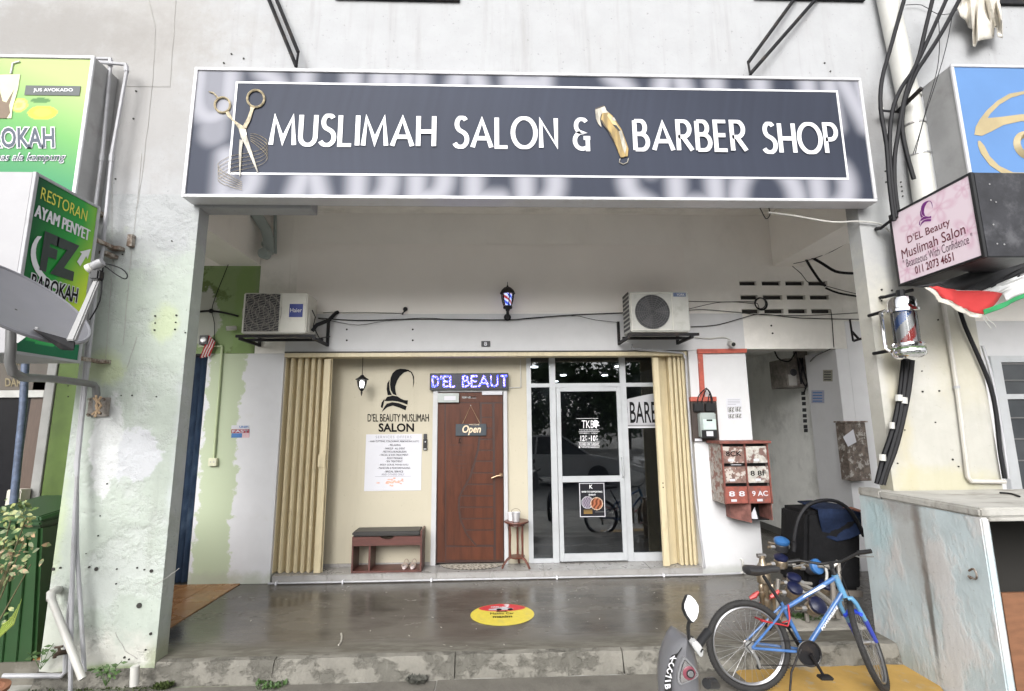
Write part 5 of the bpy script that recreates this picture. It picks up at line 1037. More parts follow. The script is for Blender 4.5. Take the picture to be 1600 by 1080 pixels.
# rusty panel right
Rp = thing('rusty_meter_cabinet', 'rusty flaking meter cabinet on the wall beside the right pillar', 'cabinet', at(1350, 755, -.2)); Yr = -.16
a, b_ = at(1330, 752, Yr), at(1378, 660, Yr); MB().box(a.x, b_.x-.20, Yr, -.001, a.z, b_.z).build('cabinet', mat('flaking_grey_rust', (.15, .12, .10), .75, var=.4, scale=22, dirt=(.40, .38, .35), dirt_amt=.9, dirt_scale=14, dirt_stretch=(1, 1, .8), dirt_lo=.52, dirt_hi=.6, bump=.5), Rp, bevel=.005)
MB().box(a.x-.02, b_.x-.18, Yr-.02, -.001, b_.z+.001, b_.z+.018).build('lid', RUST, Rp, bevel=.003)
mb = MB(); mb.prism(pxp([(1317, 683), (1333, 671), (1338, 691), (1325, 698)], Yr-.03), (0, -.002, 0)); mb.build('paper_tag', PAPER, Rp)
# pvc pipe along the step with clips
Pv = thing('floor_pipe', 'thin white PVC pipe clipped along the foot of the tiled step', 'pipe', (0, -.07, .02))
zz = .016; e0, e1 = at(430, 910, -.06), at(1150, 889, -.06)
mb = MB(); mb.tube([(-2.45, -.05, zz), (2.33, -.05, zz), (2.75, -.03, zz)], .010, 8); mb.build('pipe', PVCG, Pv, smooth=True); mb = MB(); mb.tube([(2.75, -.03, zz), (2.78, -.025, zz+.02), (2.78, -.025, zz+.13), (2.765, -.01, zz+.15)], .014, 8); mb.build('riser', PVCW, Pv, smooth=True)
for x in (432, 536, 674, 870, 1037): X_ = at(x, 906, -.05).x; MB().box(X_-.009, X_+.009, -.072, -.031, .0015, zz+.02).build('clip', SIGNW, Pv, bevel=.002)
# floor sticker
Fs = thing('floor_sticker', 'round yellow and red taxi advert sticker on the wet porch floor', 'sticker', (.055, -1.04, .002)); cx, cyy, rr = .055, -1.038, .278
a0 = atZ(735, 962, 0); a1 = atZ(835, 961, 0); cx = (a0.x+a1.x)/2; rr = (a1.x-a0.x)/2; t0 = atZ(784, 944.5, 0); t1 = atZ(784, 978.5, 0); cyy = (t0.y+t1.y)/2; ry_ = (t0.y-t1.y)/2
yel = mat('sticker_yellow', (.68, .56, .07), .4, var=.08, scale=30, dirt=(.4, .36, .2), dirt_amt=.4, dirt_scale=14, bump=0); rdm = mat('sticker_red', (.55, .035, .045), .4, bump=0)
mb = MB(); mb.prism([(cx+rr*math.cos(R(t)), cyy+ry_*math.sin(R(t)), .0035) for t in range(0, 360, 6)], (0, 0, .001)); mb.build('disc', yel, Fs)
mb = MB(); top_ = [(cx+rr*.98*math.cos(R(t)), cyy+ry_*.98*math.sin(R(t)), .0052) for t in range(38, 143, 5)]; bot = [(cx+rr*.76*math.cos(R(t)), cyy+ry_*(.60-.35*math.sin(R((t-0)))), .0052) for t in range(180, -1, -12)]; mb.prism(top_+bot, (0, 0, .0004)); mb.build('red_segment', rdm, Fs)
def ftext(s_, x0, y0, x1, y1, m_, **k):   # unit-disc coordinates
    text('lettering', s_, (cx+x0*rr, cyy+y0*ry_, .0064), ((x1-x0)*rr, 0, 0), (0, (y1-y0)*ry_, 0), m_, Fs, **k)
ftext('3', .0, .60, .24, .93, SIGNW, bold=.04, shear=.2); ftext('HARI', -.36, .62, -.1, .76, SIGNW, bold=.03); ftext('RM', -.06, .60, .0, .70, SIGNW)
mb = MB(); mb.prism([(cx+x*rr, cyy+y*ry_, .0060) for x, y in [(-.44, .40), (-.42, .5), (-.2, .54), (-.05, .62), (.1, .62), (.28, .54), (.36, .5), (.34, .42), (.1, .38), (-.2, .36)]], (0, 0, .0003)); mb.build('car_print', mat('car_print_grey', (.50, .53, .56), .4, bump=0), Fs)
for x in (-.1, .26): MB().lathe([(.025, 0), (.025, .0003)], (cx+x*rr, cyy+.42*ry_, .0066), n=14).build('wheel_print', INK, Fs)
ftext('Book', -.18, .18, .18, .32, INK, bold=.03); ftext('Maxim Car', -.38, -.04, .36, .14, INK, bold=.01); ftext('maxim', -.3, -.34, .3, -.14, INK, bold=.03)

# ================================================================== LEFT PILLAR THINGS
def gradient(c0, c1, c2): 
    c0, c1, c2 = map(np.array, (c0, c1, c2)); return lambda t: np.where((t < .5)[:, None], c0+(c1-c0)*(t*2)[:, None], c1+(c2-c1)*(t*2-1)[:, None])
# upper flat sign
U_ = thing('restaurant_wall_sign', 'green restaurant signboard with avocado drink picture flat on the upper wall', 'sign', at(100, 290, -2.0))
Yu = -2.06; a, b_ = at(149, 88, Yu), at(-260, 88, Yu); zl = at(120, 300, Yu).z-.1
MB().box(b_.x, a.x-.01, Yu+.012, -1.805, zl, a.z-.005).build('box', mat('galvanised_grey_sheet', (.36, .36, .36), .5, metal=.2, var=.1, dirt=(.22, .21, .2), dirt_amt=.5, dirt_scale=3, bump=.03), U_)
grn = gradient(srgb(30, 118, 84), srgb(98, 155, 84), srgb(158, 176, 112))
def upr(u, v):
    t = np.clip(.15+.9*v-.25*(1-u)+.15*np.sin(u*5+v*3), 0, 1); c = grn(t); ux = b_.x+u*(a.x-.03-b_.x); vz = zl+v*(a.z-.03-zl)
    def E(px, py, w, h): q = at(px, py, Yu); return np.hypot((ux-q.x)/w, (vz-q.z)/h)
    e = E(65, 177, .115, .062); c[e < 1] = srgb(205, 200, 60); c[e < .6] = srgb(222, 212, 75); e = E(28, 165, .07, .065); c[e < 1] = srgb(175, 190, 80); c[e < .75] = srgb(215, 215, 120); c[e < .4] = srgb(190, 160, 90)
    e = E(62, 158, .075, .025); c[e < 1] = srgb(70, 115, 60); return c
grid_print('printed_face', (b_.x+.02, Yu+.003, zl+.02), (a.x-.03-b_.x-.02, 0, 0), (0, 0, a.z-.03-zl-.02), 170, 130, upr, U_, printed())
for q in ((b_.x, a.x, a.z-.025, a.z), (b_.x, a.x, zl, zl+.025), (a.x-.028, a.x, zl+.0255, a.z-.0255)): MB().box(q[0], q[1], Yu-.008, Yu+.011, q[2], q[3]).build('edge_trim', FRAMEW, U_, bevel=.003)
mb = MB(); pbox(mb, 39, 134, 125, 149, Yu-.002, Yu-.0005); mb.build('caption_bar', mat('dark_caption', (.05, .06, .06), .5, bump=0), U_, bevel=0); ptext('lettering', 'JUS AVOKADO', 52, 138, 114, 144.5, Yu-.004, SIGNW, U_, bold=.02)
navy = mat('navy_print', (.03, .045, .075), .5, bump=0)
def outl(s_, x0, y0, x1, y1, Y, par, m_, b0, b1, **k):
    ptext('lettering_outline', s_, x0-1.5, y0-1.5, x1+1.5, y1+1.5, Y, SIGNW, par, bold=b1, **k); ptext('lettering', s_, x0, y0, x1, y1, Y-.002, m_, par, bold=b0, **k)
outl('BAROKAH', -52, 199, 85, 231, Yu-.002, U_, navy, .02, .07); outl('anas ala kampung', -14, 240, 102, 254, Yu-.002, U_, navy, .0, .03, shear=.35)
gm_ = mat('glass_print', (.55, .58, .35), .4, bump=0); br_ = mat('brown_print', (.14, .09, .05), .5, bump=0)
mb = MB(); mb.prism(pxp([(0, 117), (32, 116), (28, 140), (20, 168), (18, 185), (-6, 185), (-8, 150)], Yu-.0005), (0, -.0008, 0)); mb.build('drink_print', gm_, U_)
mb = MB(); mb.prism(pxp([(-2, 136), (4, 158), (10, 160), (22, 140), (14, 165), (16, 176), (10, 185), (-4, 185)], Yu-.0018), (0, -.0006, 0)); mb.build('syrup_print', br_, U_)
mb = MB(); mb.tube([at(17, 115, Yu-.004), at(20, 99, Yu-.004), at(31, 96, Yu-.004)], .006, 5); mb.build('straw_print', SIGNW, U_)
# protruding lightbox of the restaurant
Lr = thing('restaurant_lightbox', 'projecting green restaurant lightbox with white metal side on the left pillar', 'sign', (-3.1, -2.3, 2.2))
XR = -3.08; yn, yf, zt1, zb1 = -2.583, -2.04, 3.392, 2.16
side_w = mat('white_metal_side', (.34, .335, .35), .4, var=.03, dirt=(.45, .43, .43), dirt_amt=.2, dirt_scale=4, bump=.02)
MB().box(-3.6, XR-.02, yn, yf, zb1, zt1).build('casing', side_w, Lr, bevel=.004)
for q in ((yn-.004, yn+.02, zb1, zt1), (yf-.02, yf+.004, zb1, zt1)): MB().box(XR-.0195, XR+.004, q[0], q[1], q[2], q[3]).build('edge_trim', PVCG, Lr, bevel=.002)
for q in ((zb1, zb1+.02), (zt1-.02, zt1)): MB().box(XR-.0195, XR+.004, yn+.0205, yf-.0205, q[0], q[1]).build('edge_trim', PVCG, Lr, bevel=.002)
g2_ = gradient(srgb(15, 75, 45), srgb(40, 150, 60), srgb(190, 215, 60))
def lpr(u, v):
    t = np.clip(u*.9-.05+.25*np.sin(v*5+.5)*u+.1*np.sin(v*3), 0, 1); c = g2_(t); bnd = (v < .13); c[bnd] = srgb(30, 110, 75); sw = np.hypot((u-.45)/.55, (v-.16)/.10) < 1; c[sw] = srgb(60, 175, 95)
    e = np.hypot((u-.9)/.09, (v-.135)/.025) < 1; c[e] = srgb(225, 230, 60); e = np.hypot((u-.36)/.1, (v-.155)/.03) < 1; c[e] = srgb(150, 70, 45); e = np.hypot((u-.5)/.1, (v-.14)/.025) < 1; c[e] = srgb(110, 120, 60); return c
grid_print('printed_face', (XR-.004, yn+.018, zb1+.018), (0, yf-yn-.036, 0), (0, 0, zt1-zb1-.036), 60, 110, lpr, Lr, printed())
def ltext(s_, y0, z0, y1, z1, m_, dx=0, nm='lettering', **k):  # fractions across the green face
    text(nm, s_, (XR+.001+dx, yn+(yf-yn)*y0, zb1+(zt1-zb1)*z0), (0, (yf-yn)*(y1-y0), 0), (0, 0, (zt1-zb1)*(z1-z0)), m_, Lr, **k)
ltext('RESTORAN', .10, .865, .80, .935, mat('yellow_print', (.65, .62, .08), .5, bump=0))
ltext('AYAM PENYET', .06, .755, .88, .825, SIGNW, 0, 'lettering', bold=.05); 
ltext('FZ', .22, .475, .74, .70, mat('black_green_print', (.02, .03, .028), .5, bump=0), .002, bold=.06)
mb = MB(); P1 = [(.5+.42*math.cos(R(t)), .57+.17*math.sin(R(t))) for t in range(150, 281, 10)]; P2 = [(.52+.38*math.cos(R(t)), .585+.155*math.sin(R(t))) for t in range(280, 149, -10)]
mb.prism([(XR+.001, yn+(yf-yn)*a_, zb1+(zt1-zb1)*b__) for a_, b__ in P1+P2], (.0008, 0, 0)); mb.prism([(XR+.001, yn+(yf-yn)*a_, zb1+(zt1-zb1)*b__) for a_, b__ in [(.74, .60), (.80, .66), (.76, .665), (.93, .71), (.9, .64), (.87, .655), (.8, .58)]], (.0008, 0, 0)); mb.build('swoosh', SIGNW, Lr)
ltext('BAROKAH', .13, .35, .83, .45, SIGNW, 0, 'lettering_outline', bold=.09); ltext('BAROKAH', .14, .355, .82, .445, INK, .002, bold=.02)
ltext('LAMONGAN', .38, .30, .62, .325, SIGNW); ltext('anas ala kampung', .35, .245, .95, .28, INK, bold=.01)
for z in (3.13, 2.2):
    MB().box(XR-.05, at(197 if z > 3 else 168, 342 if z > 3 else 577, -1.83).x, -1.86, -1.803, z-.014, z+.014).build('mounting_bar', RUST, Lr); MB().box(XR-.03, XR+.0, yf+.0045, -1.861, z-.014, z+.014).build('mounting_bar', RUST, Lr)
MB().box(XR+.08, XR+.12, -1.84, -1.803, 3.15, 3.25).build('bolt_plate', RUST, Lr)
# long thin conduits
for lab, pts, Y in (('inner grey conduit crossing the left pillar from the upper sign down to the ground', [(150, 92), (173, 92), (172, 110), (160, 240), (148, 330), (136, 540), (120, 718), (120, 860), (126, 950), (132, 1050)], -1.9),
                    ('outer grey conduit crossing the left pillar, bent at the top beside the upper sign', [(152, 97), (197, 101), (198, 112), (175, 240), (160, 394), (151, 441), (138, 560), (122, 718), (117, 800), (113, 900), (111, 1000), (110, 1086)], -1.93)):
    P = [at(x, y, Y) for x, y in pts]; o = thing('conduit_pipe', lab, 'conduit', P[-1], 'grey conduits on the left pillar'); MB().tube(P, .0135, 8).build('pipe', PVCG, o, smooth=True)
    for k in (1, 3, 6): MB().tube([P[k]+(P[k+1]-P[k]).normalized()*.01, P[k]+(P[k+1]-P[k]).normalized()*.07], .018, 8).build('coupling', PVCG, o, smooth=True)
    MB().box(P[4].x-.03, P[4].x+.03, Y+.002, -1.803, P[4].z-.012, P[4].z+.012).build('clamp', RUST, o)
# white waste pipe
o = thing('waste_pipe', 'white waste pipe leaning out of the foot of the left pillar', 'pipe', at(130, 1060, -1.95)); P = [at(91, 922, -1.80), at(88, 922, -1.86), at(80, 927, -1.90), at(80, 937, -1.92)]
MB().tube(P, .028, 12).build('elbow', PVCW, o, smooth=True); MB().tube([at(80, 935, -1.92), at(129, 1061, -2.02)], .023, 12).build('pipe', PVCW, o, smooth=True)
o = thing('water_tap', 'brown brass tap on a grey standpipe at the foot of the left pillar', 'tap', at(102, 1058, -1.88))
MB().tube([at(5, 1056, -1.9), at(50, 1056, -1.88), at(97, 1056, -1.86), at(102, 1050, -1.86), at(103, 1020, -1.86), at(108, 960, -1.86), at(113, 915, -1.85)], .016, 8).build('standpipe', PVCG, o, smooth=True)
br = mat('tarnished_brass', (.10, .07, .05), .5, metal=.5, var=.3, bump=.1); mb = MB(); mb.tube([at(104, 1019, -1.88), at(93, 1020, -1.93), at(86, 1024, -1.95), at(85, 1028, -1.95)], [.016, .018, .014, .012], 8); mb.tube([at(93, 1020, -1.93), at(92, 1012, -1.93)], .009, 6); mb.tube([at(86, 1012, -1.93), at(98, 1010, -1.93)], .008, 6); mb.build('tap_body', br, o, smooth=True)
o = thing('pipe_stub', 'short white pipe stub in the ground by the left pillar', 'pipe', at(210, 1069, -1.95)); MB().tube([at(210, 1071, -1.95), at(211, 1041, -1.95)], .028, 12).build('pipe', PVCW, o, smooth=True)
# satellite dish
Sd = thing('satellite_dish', 'grey satellite dish on a bent steel arm at the left pillar', 'satellite dish', at(152, 635, -1.85))
dc = at(26, 468, -2.97); tc_ = (CAM-dc).normalized(); rv_ = tc_.cross(Vector((0, 0, -1))).normalized(); uv_ = rv_.cross(tc_).normalized() if rv_.cross(tc_).z > 0 else tc_.cross(rv_).normalized()
dn = (.93*(.45*rv_+.89*uv_)+.37*tc_).normalized(); uu = dn.orthogonal().normalized(); vv = dn.cross(uu).normalized(); Rd = .375
dm_ = mat('dish_grey', (.19, .19, .21), .45, var=.05, dirt=(.18, .18, .18), dirt_amt=.4, dirt_scale=5, bump=.05)
mb = MB(); nr, na = 8, 44
for side_ in (0, 1):
    base = len(mb.v)
    for j in range(nr+1):
        for k in range(na): r_ = Rd*j/nr; t = 2*PI*k/na; mb.v.append(dc+(uu*math.cos(t)+vv*math.sin(t))*max(r_, .001)+dn*(-.05+.05*(r_/Rd)**2-(.012 if side_ else 0)))
    for j in range(nr):
        for k in range(na): mb.f.append((base+j*na+k, base+j*na+(k+1) % na, base+(j+1)*na+(k+1) % na, base+(j+1)*na+k)); mb.mi.append(0)
mb.build('reflector', dm_, Sd, smooth=True)
MB().tube([dc+(uu*math.cos(2*PI*k/40)+vv*math.sin(2*PI*k/40))*Rd-dn*.004 for k in range(40)], .011, 6, closed=True).build('rim', dm_, Sd, smooth=True)
for px, py in ((24, 485), (52, 491), (63, 508), (90, 513)):
    d_ = ray(px, py); k = (dc-dn*.055-CAM).dot(dn)/d_.dot(dn); MB().lathe([(.007, -.01), (.007, .006)], CAM+d_*k, dn, 8).build('bolt', HOLE, Sd)
Da = at(112, 533, -3.12); Db = at(153, 436, -3.0)
MB().hexa([Da+Vector(q) for q in ((-.022, -.015, 0), (.022, -.015, 0), (.022, .015, 0), (-.022, .015, 0))], [Db+Vector(q) for q in ((-.016, -.012, 0), (.016, -.012, 0), (.016, .012, 0), (-.016, .012, 0))]).build('feed_arm', mat('pale_grey_arm', (.27, .27, .27), .4, var=.06, bump=.02), Sd, bevel=.006)
ln = (at(138, 420, -3.05)-at(160, 408, -3.05)).normalized(); lc = at(150, 415, -3.02)
MB().lathe([(.022, .05), (.029, .045), (.029, .02), (.015, .015)], lc, ln, 16).build('feed_horn', PVCW, Sd, smooth=True); MB().lathe([(.021, -.04), (.026, -.024), (.026, .015), (.018, .02)], lc, ln, 12).build('lnb_body', mat('lnb_grey', (.30, .30, .31), .5, bump=0), Sd, smooth=True)
p_ = at(152, 432, -3.01); MB().box(p_.x-.027, p_.x+.024, p_.y-.024, p_.y+.024, p_.z-.024, p_.z+.036).build('lnb_clamp', BLACK, Sd, bevel=.008)
cable(None, [(158, 412), (170, 413), (190, 420), (199, 430), (195, 436), (180, 428), (163, 416), (160, 430), (156, 470), (140, 500)], -3.0, .0035, name='cable', parent=Sd)
MB().hexa([at(50, 514, -3.1), at(118, 533, -3.12), at(116, 548, -3.12), at(96, 547, -3.1)], [at(50, 514, -3.02), at(118, 533, -3.05), at(116, 548, -3.05), at(96, 547, -3.02)]).build('arm_bracket', BLKMETAL, Sd, bevel=.005)
MB().hexa([at(26, 507, -2.98), at(60, 512, -2.98), at(28, 536, -2.98), at(26, 536, -2.98)], [at(26, 507, -2.90), at(60, 512, -2.90), at(28, 536, -2.90), at(26, 536, -2.90)]).build('mount_bracket', STEEL, Sd)
stl = mat('grey_steel_tube', (.17, .17, .17), .45, metal=.2, var=.1, dirt=(.17, .16, .15), dirt_amt=.5, dirt_scale=8, bump=.05)
MB().tube([at(18, 508, -2.93), at(17, 545, -2.93), at(15, 565, -2.92), at(20, 582, -2.89), at(36, 590, -2.8), at(80, 592, -2.4), at(130, 598, -2.02), at(146, 601, -1.93), at(150, 606, -1.91), at(152, 640, -1.90)], .025, 12).build('mast', stl, Sd, smooth=True)
a, b_ = at(135, 651, -1.83), at(170, 621, -1.83); MB().box(a.x, b_.x, -1.83, -1.803, a.z, b_.z).build('wall_plate', mat('rusted_plate', (.30, .27, .24), .6, var=.2, scale=30, dirt=(.12, .08, .05), dirt_amt=.7, dirt_scale=12, bump=.2), Sd, bevel=.003)
ropem = mat('tan_rope', (.38, .27, .17), .9, scale=60, var=.3, bump=.4)
for k, pts in enumerate(([(146, 622), (158, 634), (144, 648)], [(158, 620), (150, 634), (156, 646)], [(150, 618), (152, 640), (148, 652)])): cable(None, pts, -1.94, .008, ropem, name='rope', parent=Sd)
for x, y in ((141, 624), (163, 624), (139, 648), (157, 646)): q = at(x, y, -1.83); MB().lathe([(.010, 0), (.010, .015)], q, (0, -1, 0), 6).build('bolt', RUST, Sd)

# ================================================================== RIGHT PILLAR THINGS
o = thing('downpipe', 'fat cream white downpipe slanting down the upper right wall behind the cables', 'pipe', at(1440, 300, -1.9)); P = [at(1383, -20, -1.90), at(1400, 60, -1.90), at(1427, 190, -1.90), at(1446, 320, -1.90), at(1455, 400, -1.9)]
MB().tube(P, .082, 18).build('pipe', PVCW, o, smooth=True)
for k, y in enumerate((196, 244)): c = P[2].lerp(P[3], (y-190)/130); MB().tube([c, c+(P[3]-P[2]).normalized()*.015], .088, 18).build('strap', STEEL, o)
MB().tube([P[2]-(P[3]-P[2]).normalized()*.25, P[2]-(P[3]-P[2]).normalized()*.22], .086, 18).build('collar', PVCW, o, smooth=True)
heavy = [('outermost left black cable from the roof down past the long sign to the lightbox', [(1415, -8), (1404, 30), (1390, 80), (1378, 125), (1376, 170), (1385, 225), (1390, 290), (1397, 345)], .016),
         ('second black cable from the left converging at the angle bracket', [(1459, -8), (1446, 45), (1432, 100), (1408, 138), (1394, 175), (1390, 230), (1394, 290), (1400, 340)], .016),
         ('third black cable crossing in front of the downpipe to the bundle', [(1482, -8), (1458, 45), (1437, 90), (1424, 118), (1412, 160), (1404, 205), (1398, 245), (1398, 290), (1404, 336)], .016),
         ('rightmost black cable from the hanging cloth to the bundle', [(1503, -8), (1475, 45), (1448, 88), (1432, 112), (1420, 140), (1411, 170), (1410, 205), (1418, 245), (1428, 280)], .017)]
for lab, pts, r in heavy: cable(lab, pts, -2.02, r, group='thick black cables on the right pillar')
for lab, pts in (('thin dark wire hanging left of the cloth', [(1466, 20), (1468, 70), (1464, 110), (1450, 160), (1438, 205), (1427, 240)]), ('thin dark wire hanging right beside the cloth', [(1488, 25), (1478, 75), (1462, 130), (1444, 185), (1430, 240)])): cable(lab, pts, -2.08, .003)
cable('faint thin wire looping over the top of the right wall', [(1415, 8), (1440, 8), (1465, 22), (1490, 20), (1500, 8)], -1.83, .003)
cable('left lower black cable from the barber pole to the concrete counter', [(1412, 560), (1408, 600), (1402, 640), (1392, 680), (1380, 715), (1370, 756)], -1.86, .018, group='thick black cables on the right pillar')
cable('middle lower black cable from the barber pole to the concrete counter', [(1417, 560), (1412, 610), (1404, 660), (1393, 700), (1382, 735), (1375, 757)], -1.88, .018, group='thick black cables on the right pillar')
cable('right lower black cable from the barber pole to the concrete counter', [(1425, 560), (1419, 610), (1409, 660), (1397, 705), (1385, 735), (1379, 757)], -1.86, .022, group='thick black cables on the right pillar')
ties = thing('cable_ties', 'white tape and ties round the lower black cables', 'cable ties', at(1405, 630, -1.9))
for x, y, r in ((1404, 622, .026), (1411, 626, .028), (1393, 665, .02), (1378, 715, .025)): q = at(x, y, -1.88); MB().tube([q+Vector((0, 0, -.025)), q+Vector((.005, 0, .025))], r, 8).build('tie', PVCW, ties)
cable('black cable falling along the right edge of the cream pillar', [(1495, 470), (1508, 510), (1530, 560), (1548, 605), (1557, 650), (1562, 700), (1570, 748)], -1.84, .016)
cable('grey flat cable next to the black one at the pillar right edge', [(1535, 540), (1550, 590), (1560, 640), (1568, 690), (1576, 748)], -1.83, .012, PVCG)
o = thing('conduit_pipe', 'beige painted conduit down the cream pillar turning right at the counter', 'conduit', at(1512, 752, -1.83)); MB().tube([at(1473, 470, -1.83), at(1487, 555, -1.83), at(1497, 620, -1.83), at(1507, 700, -1.83), at(1512, 745, -1.83), at(1517, 752, -1.83), at(1570, 753, -1.83)], .017, 8).build('pipe', mat('beige_grey_conduit', (.48, .46, .42), .5, var=.06, bump=.03), o, smooth=True)
MB().tube([at(1494.4, 603, -1.83), at(1495, 607, -1.83)], .023, 8).build('clip', PVCG, o)
o = thing('angle_iron_bracket', 'dark angle iron bracket sticking out beside the downpipe', 'bracket', at(1380, 172, -1.85)); MB().hexa([at(1378, 171, -1.9), at(1412, 174, -1.9), at(1412, 178, -1.9), at(1378, 175, -1.9)], [at(1378, 171, -1.86), at(1412, 174, -1.86), at(1412, 178, -1.86), at(1378, 175, -1.86)]).build('bar', BLKMETAL, o)
MB().tube([at(1403, 174, -1.9), at(1440, 138, -2.12)], .024, 4).build('arm', BLKMETAL, o)
MB().lathe([(.015, 0), (.013, .02)], at(1376, 171, -1.9), (0, -1, 0), 8).build('insulator', PVCW, o)
# neighbour's blue sign
Bs = thing('blue_wall_sign', 'blue signboard with golden eye emblem at the upper right', 'sign', at(1550, 303, -2.0)); Yb2 = -2.1
a, b_ = at(1494, 303, Yb2), at(1900, 108, Yb2); xl = (at(1492, 108, Yb2).x+at(1512, 303, Yb2).x)/2
MB().box(xl+.01, b_.x, Yb2+.012, -1.805, a.z+.005, b_.z-.005).build('box', MATS['galvanised_grey_sheet'], Bs)
MB().box(xl+.02, b_.x, Yb2+.001, Yb2+.0115, a.z+.02, b_.z-.02).build('face', mat('sky_blue_sign', (.085, .19, .40), .4, var=.06, scale=2, bump=0), Bs)
for q in ((xl, b_.x, b_.z-.025, b_.z), (xl, b_.x, a.z, a.z+.025), (xl, xl+.026, a.z+.0255, b_.z-.0255)): MB().box(q[0], q[1], Yb2-.008, Yb2+.0115, q[2], q[3]).build('edge_trim', FRAMEW, Bs, bevel=.003)
kh = mat('khaki_print', (.36, .29, .16), .5, bump=0)
def z7b(x, y): return (1320+x/3.271, y/3.271)
mb = MB(); mb.prism(pxp([z7b(*q) for q in [(662, 690), (668, 650), (690, 610), (725, 565), (780, 515), (840, 480), (920, 465), (1060, 470), (1060, 482), (920, 480), (850, 500), (790, 535), (745, 580), (728, 605), (800, 598), (900, 585), (1060, 580), (1060, 622), (900, 620), (810, 640), (750, 672), (700, 695)]], Yb2), (0, -.002, 0)); mb.build('eye_upper_print', kh, Bs)
mb = MB(); mb.prism(pxp([z7b(*q) for q in [(680, 722), (690, 720), (712, 745), (740, 800), (790, 850), (860, 882), (1060, 886), (1060, 905), (880, 903), (800, 885), (740, 845), (695, 785), (680, 745)]], Yb2), (0, -.002, 0)); mb.build('eye_lower_print', kh, Bs)
c = at(*z7b(940, 745), Yb2); mb = MB(); mb.tube([(c.x+.105*math.cos(R(t)), Yb2-.001, c.z+.105*math.sin(R(t))) for t in range(0, 360, 12)], .030, 4, closed=True); mb.build('eye_iris_print', kh, Bs)
ptext('lettering', '22219', 1574, 284, 1612, 290, Yb2-.002, mat('magenta_print', (.45, .08, .30), .5, bump=0), Bs)
# D'EL Beauty lightbox
Lb = thing('salon_lightbox', "projecting lightbox with pink flower print and D'EL Beauty Muslimah Salon lettering", 'sign', (3.4, -2.3, 2.78)); XF = 3.36; yf, yn, zb1, zt1 = -1.935, -2.66, 2.785, 3.41
MB().box(XF+.02, XF+.42, yn, yf, zb1, zt1).build('casing', mat('black_tin_box', (.030, .030, .035), .4, metal=.2, var=.3, scale=8, dirt=(.13, .13, .14), dirt_amt=.6, dirt_scale=5, bump=.1), Lb, bevel=.006)
for q in ((yn-.003, yn+.018, zb1, zt1), (yf-.018, yf+.003, zb1, zt1)): MB().box(XF-.005, XF+.0195, q[0], q[1], q[2], q[3]).build('edge_trim', BLACK, Lb, bevel=.002)
for q in ((zb1, zb1+.018), (zt1-.018, zt1)): MB().box(XF-.005, XF+.0195, yn+.0185, yf-.0185, q[0], q[1]).build('edge_trim', BLACK, Lb, bevel=.002)
def flow(u, v):
    c = np.tile(np.array(srgb(222, 205, 214)), (len(u), 1)); w = np.zeros(len(u))
    for cx_, cy_2, r_, ph in ((.62, .80, .26, .3), (.12, .15, .22, 1.1), (.9, .35, .24, .7), (.25, .72, .2, 2.0), (.92, .88, .15, .1), (.5, .3, .14, .9)):
        dx, dy = (u-cx_)*1.15, v-cy_2; r = np.hypot(dx, dy)/r_; t = np.arctan2(dy, dx); k = np.clip(1-np.abs(r-.75*np.abs(np.cos(2.5*t+ph)))*3, 0, 1)*.5+np.clip(1-r*3.2, 0, 1)*.9; w = np.maximum(w, k*(r < 1.1))
    return c*(1-w[:, None]*.55)+np.array(srgb(190, 110, 150))*w[:, None]*.55
grid_print('printed_face', (XF, yf-.018, zb1+.018), (0, yn-yf+.036, 0), (0, 0, zt1-zb1-.036), 90, 80, flow, Lb, printed())
mar = mat('maroon_lettering', (.13, .015, .03), .5, bump=0); pur = mat('purple_emblem', (.16, .02, .18), .5, bump=0); dkt = mat('dark_plum_letter', (.06, .01, .03), .5, bump=0)
def lt(s_, u0, v0, u1, v1, m_, **k): H_ = zt1-zb1; L_ = yn-yf; text('lettering', s_, (XF-.0015, yf+L_*u0, zb1+H_*v0), (0, L_*(u1-u0), 0), (0, 0, H_*(v1-v0)), m_, Lb, **k)
lt("D'EL Beauty", .20, .48, .72, .61, mar, bold=.004); lt('Muslimah Salon', .10, .335, .86, .465, mar, bold=.004); lt('" Beauteous With Confidence "', .10, .21, .92, .32, dkt, bold=-.005); lt('011 2073 4651', .24, .08, .70, .185, mar, bold=.015)
mb = MB(); emblem(mb, (XF-.0005, yf+(yn-yf)*.37, zb1+.93*(zt1-zb1)), (0, (yn-yf)*.19, 0), (0, 0, -.28*(zt1-zb1)), (-.001, 0, 0)); mb.build('emblem', pur, Lb)
for (x0, y0, x1, y1) in ((1368, 358, 1392, 345), (1375, 465, 1425, 455)): MB().tube([at(x0, y0, -1.81), at(x0+8, y0-1, -1.87), at(x1+2, y1-2, -1.96)], .015, 4).build('bracket', BLKMETAL, Lb)
for x, y in ((1546, 288), (1548, 313), (1556, 316), (1552, 351), (1558, 381), (1569, 382)): q = at(x, y, yn-.001); MB().lathe([(.006, 0), (.006, .002)], q, (0, -1, 0), 6).build('rivet', STEEL, Lb)
cable('white cable drooping from under the long sign to the right lightbox', [(1200, 332), (1240, 337), (1300, 347), (1340, 346), (1375, 350), (1390, 362)], -1.83, .007, PVCW)
cable('short black wire tail hanging under the right end of the long sign', [(1184, 318), (1190, 330), (1197, 342), (1203, 335), (1200, 320)], -1.82, .004)
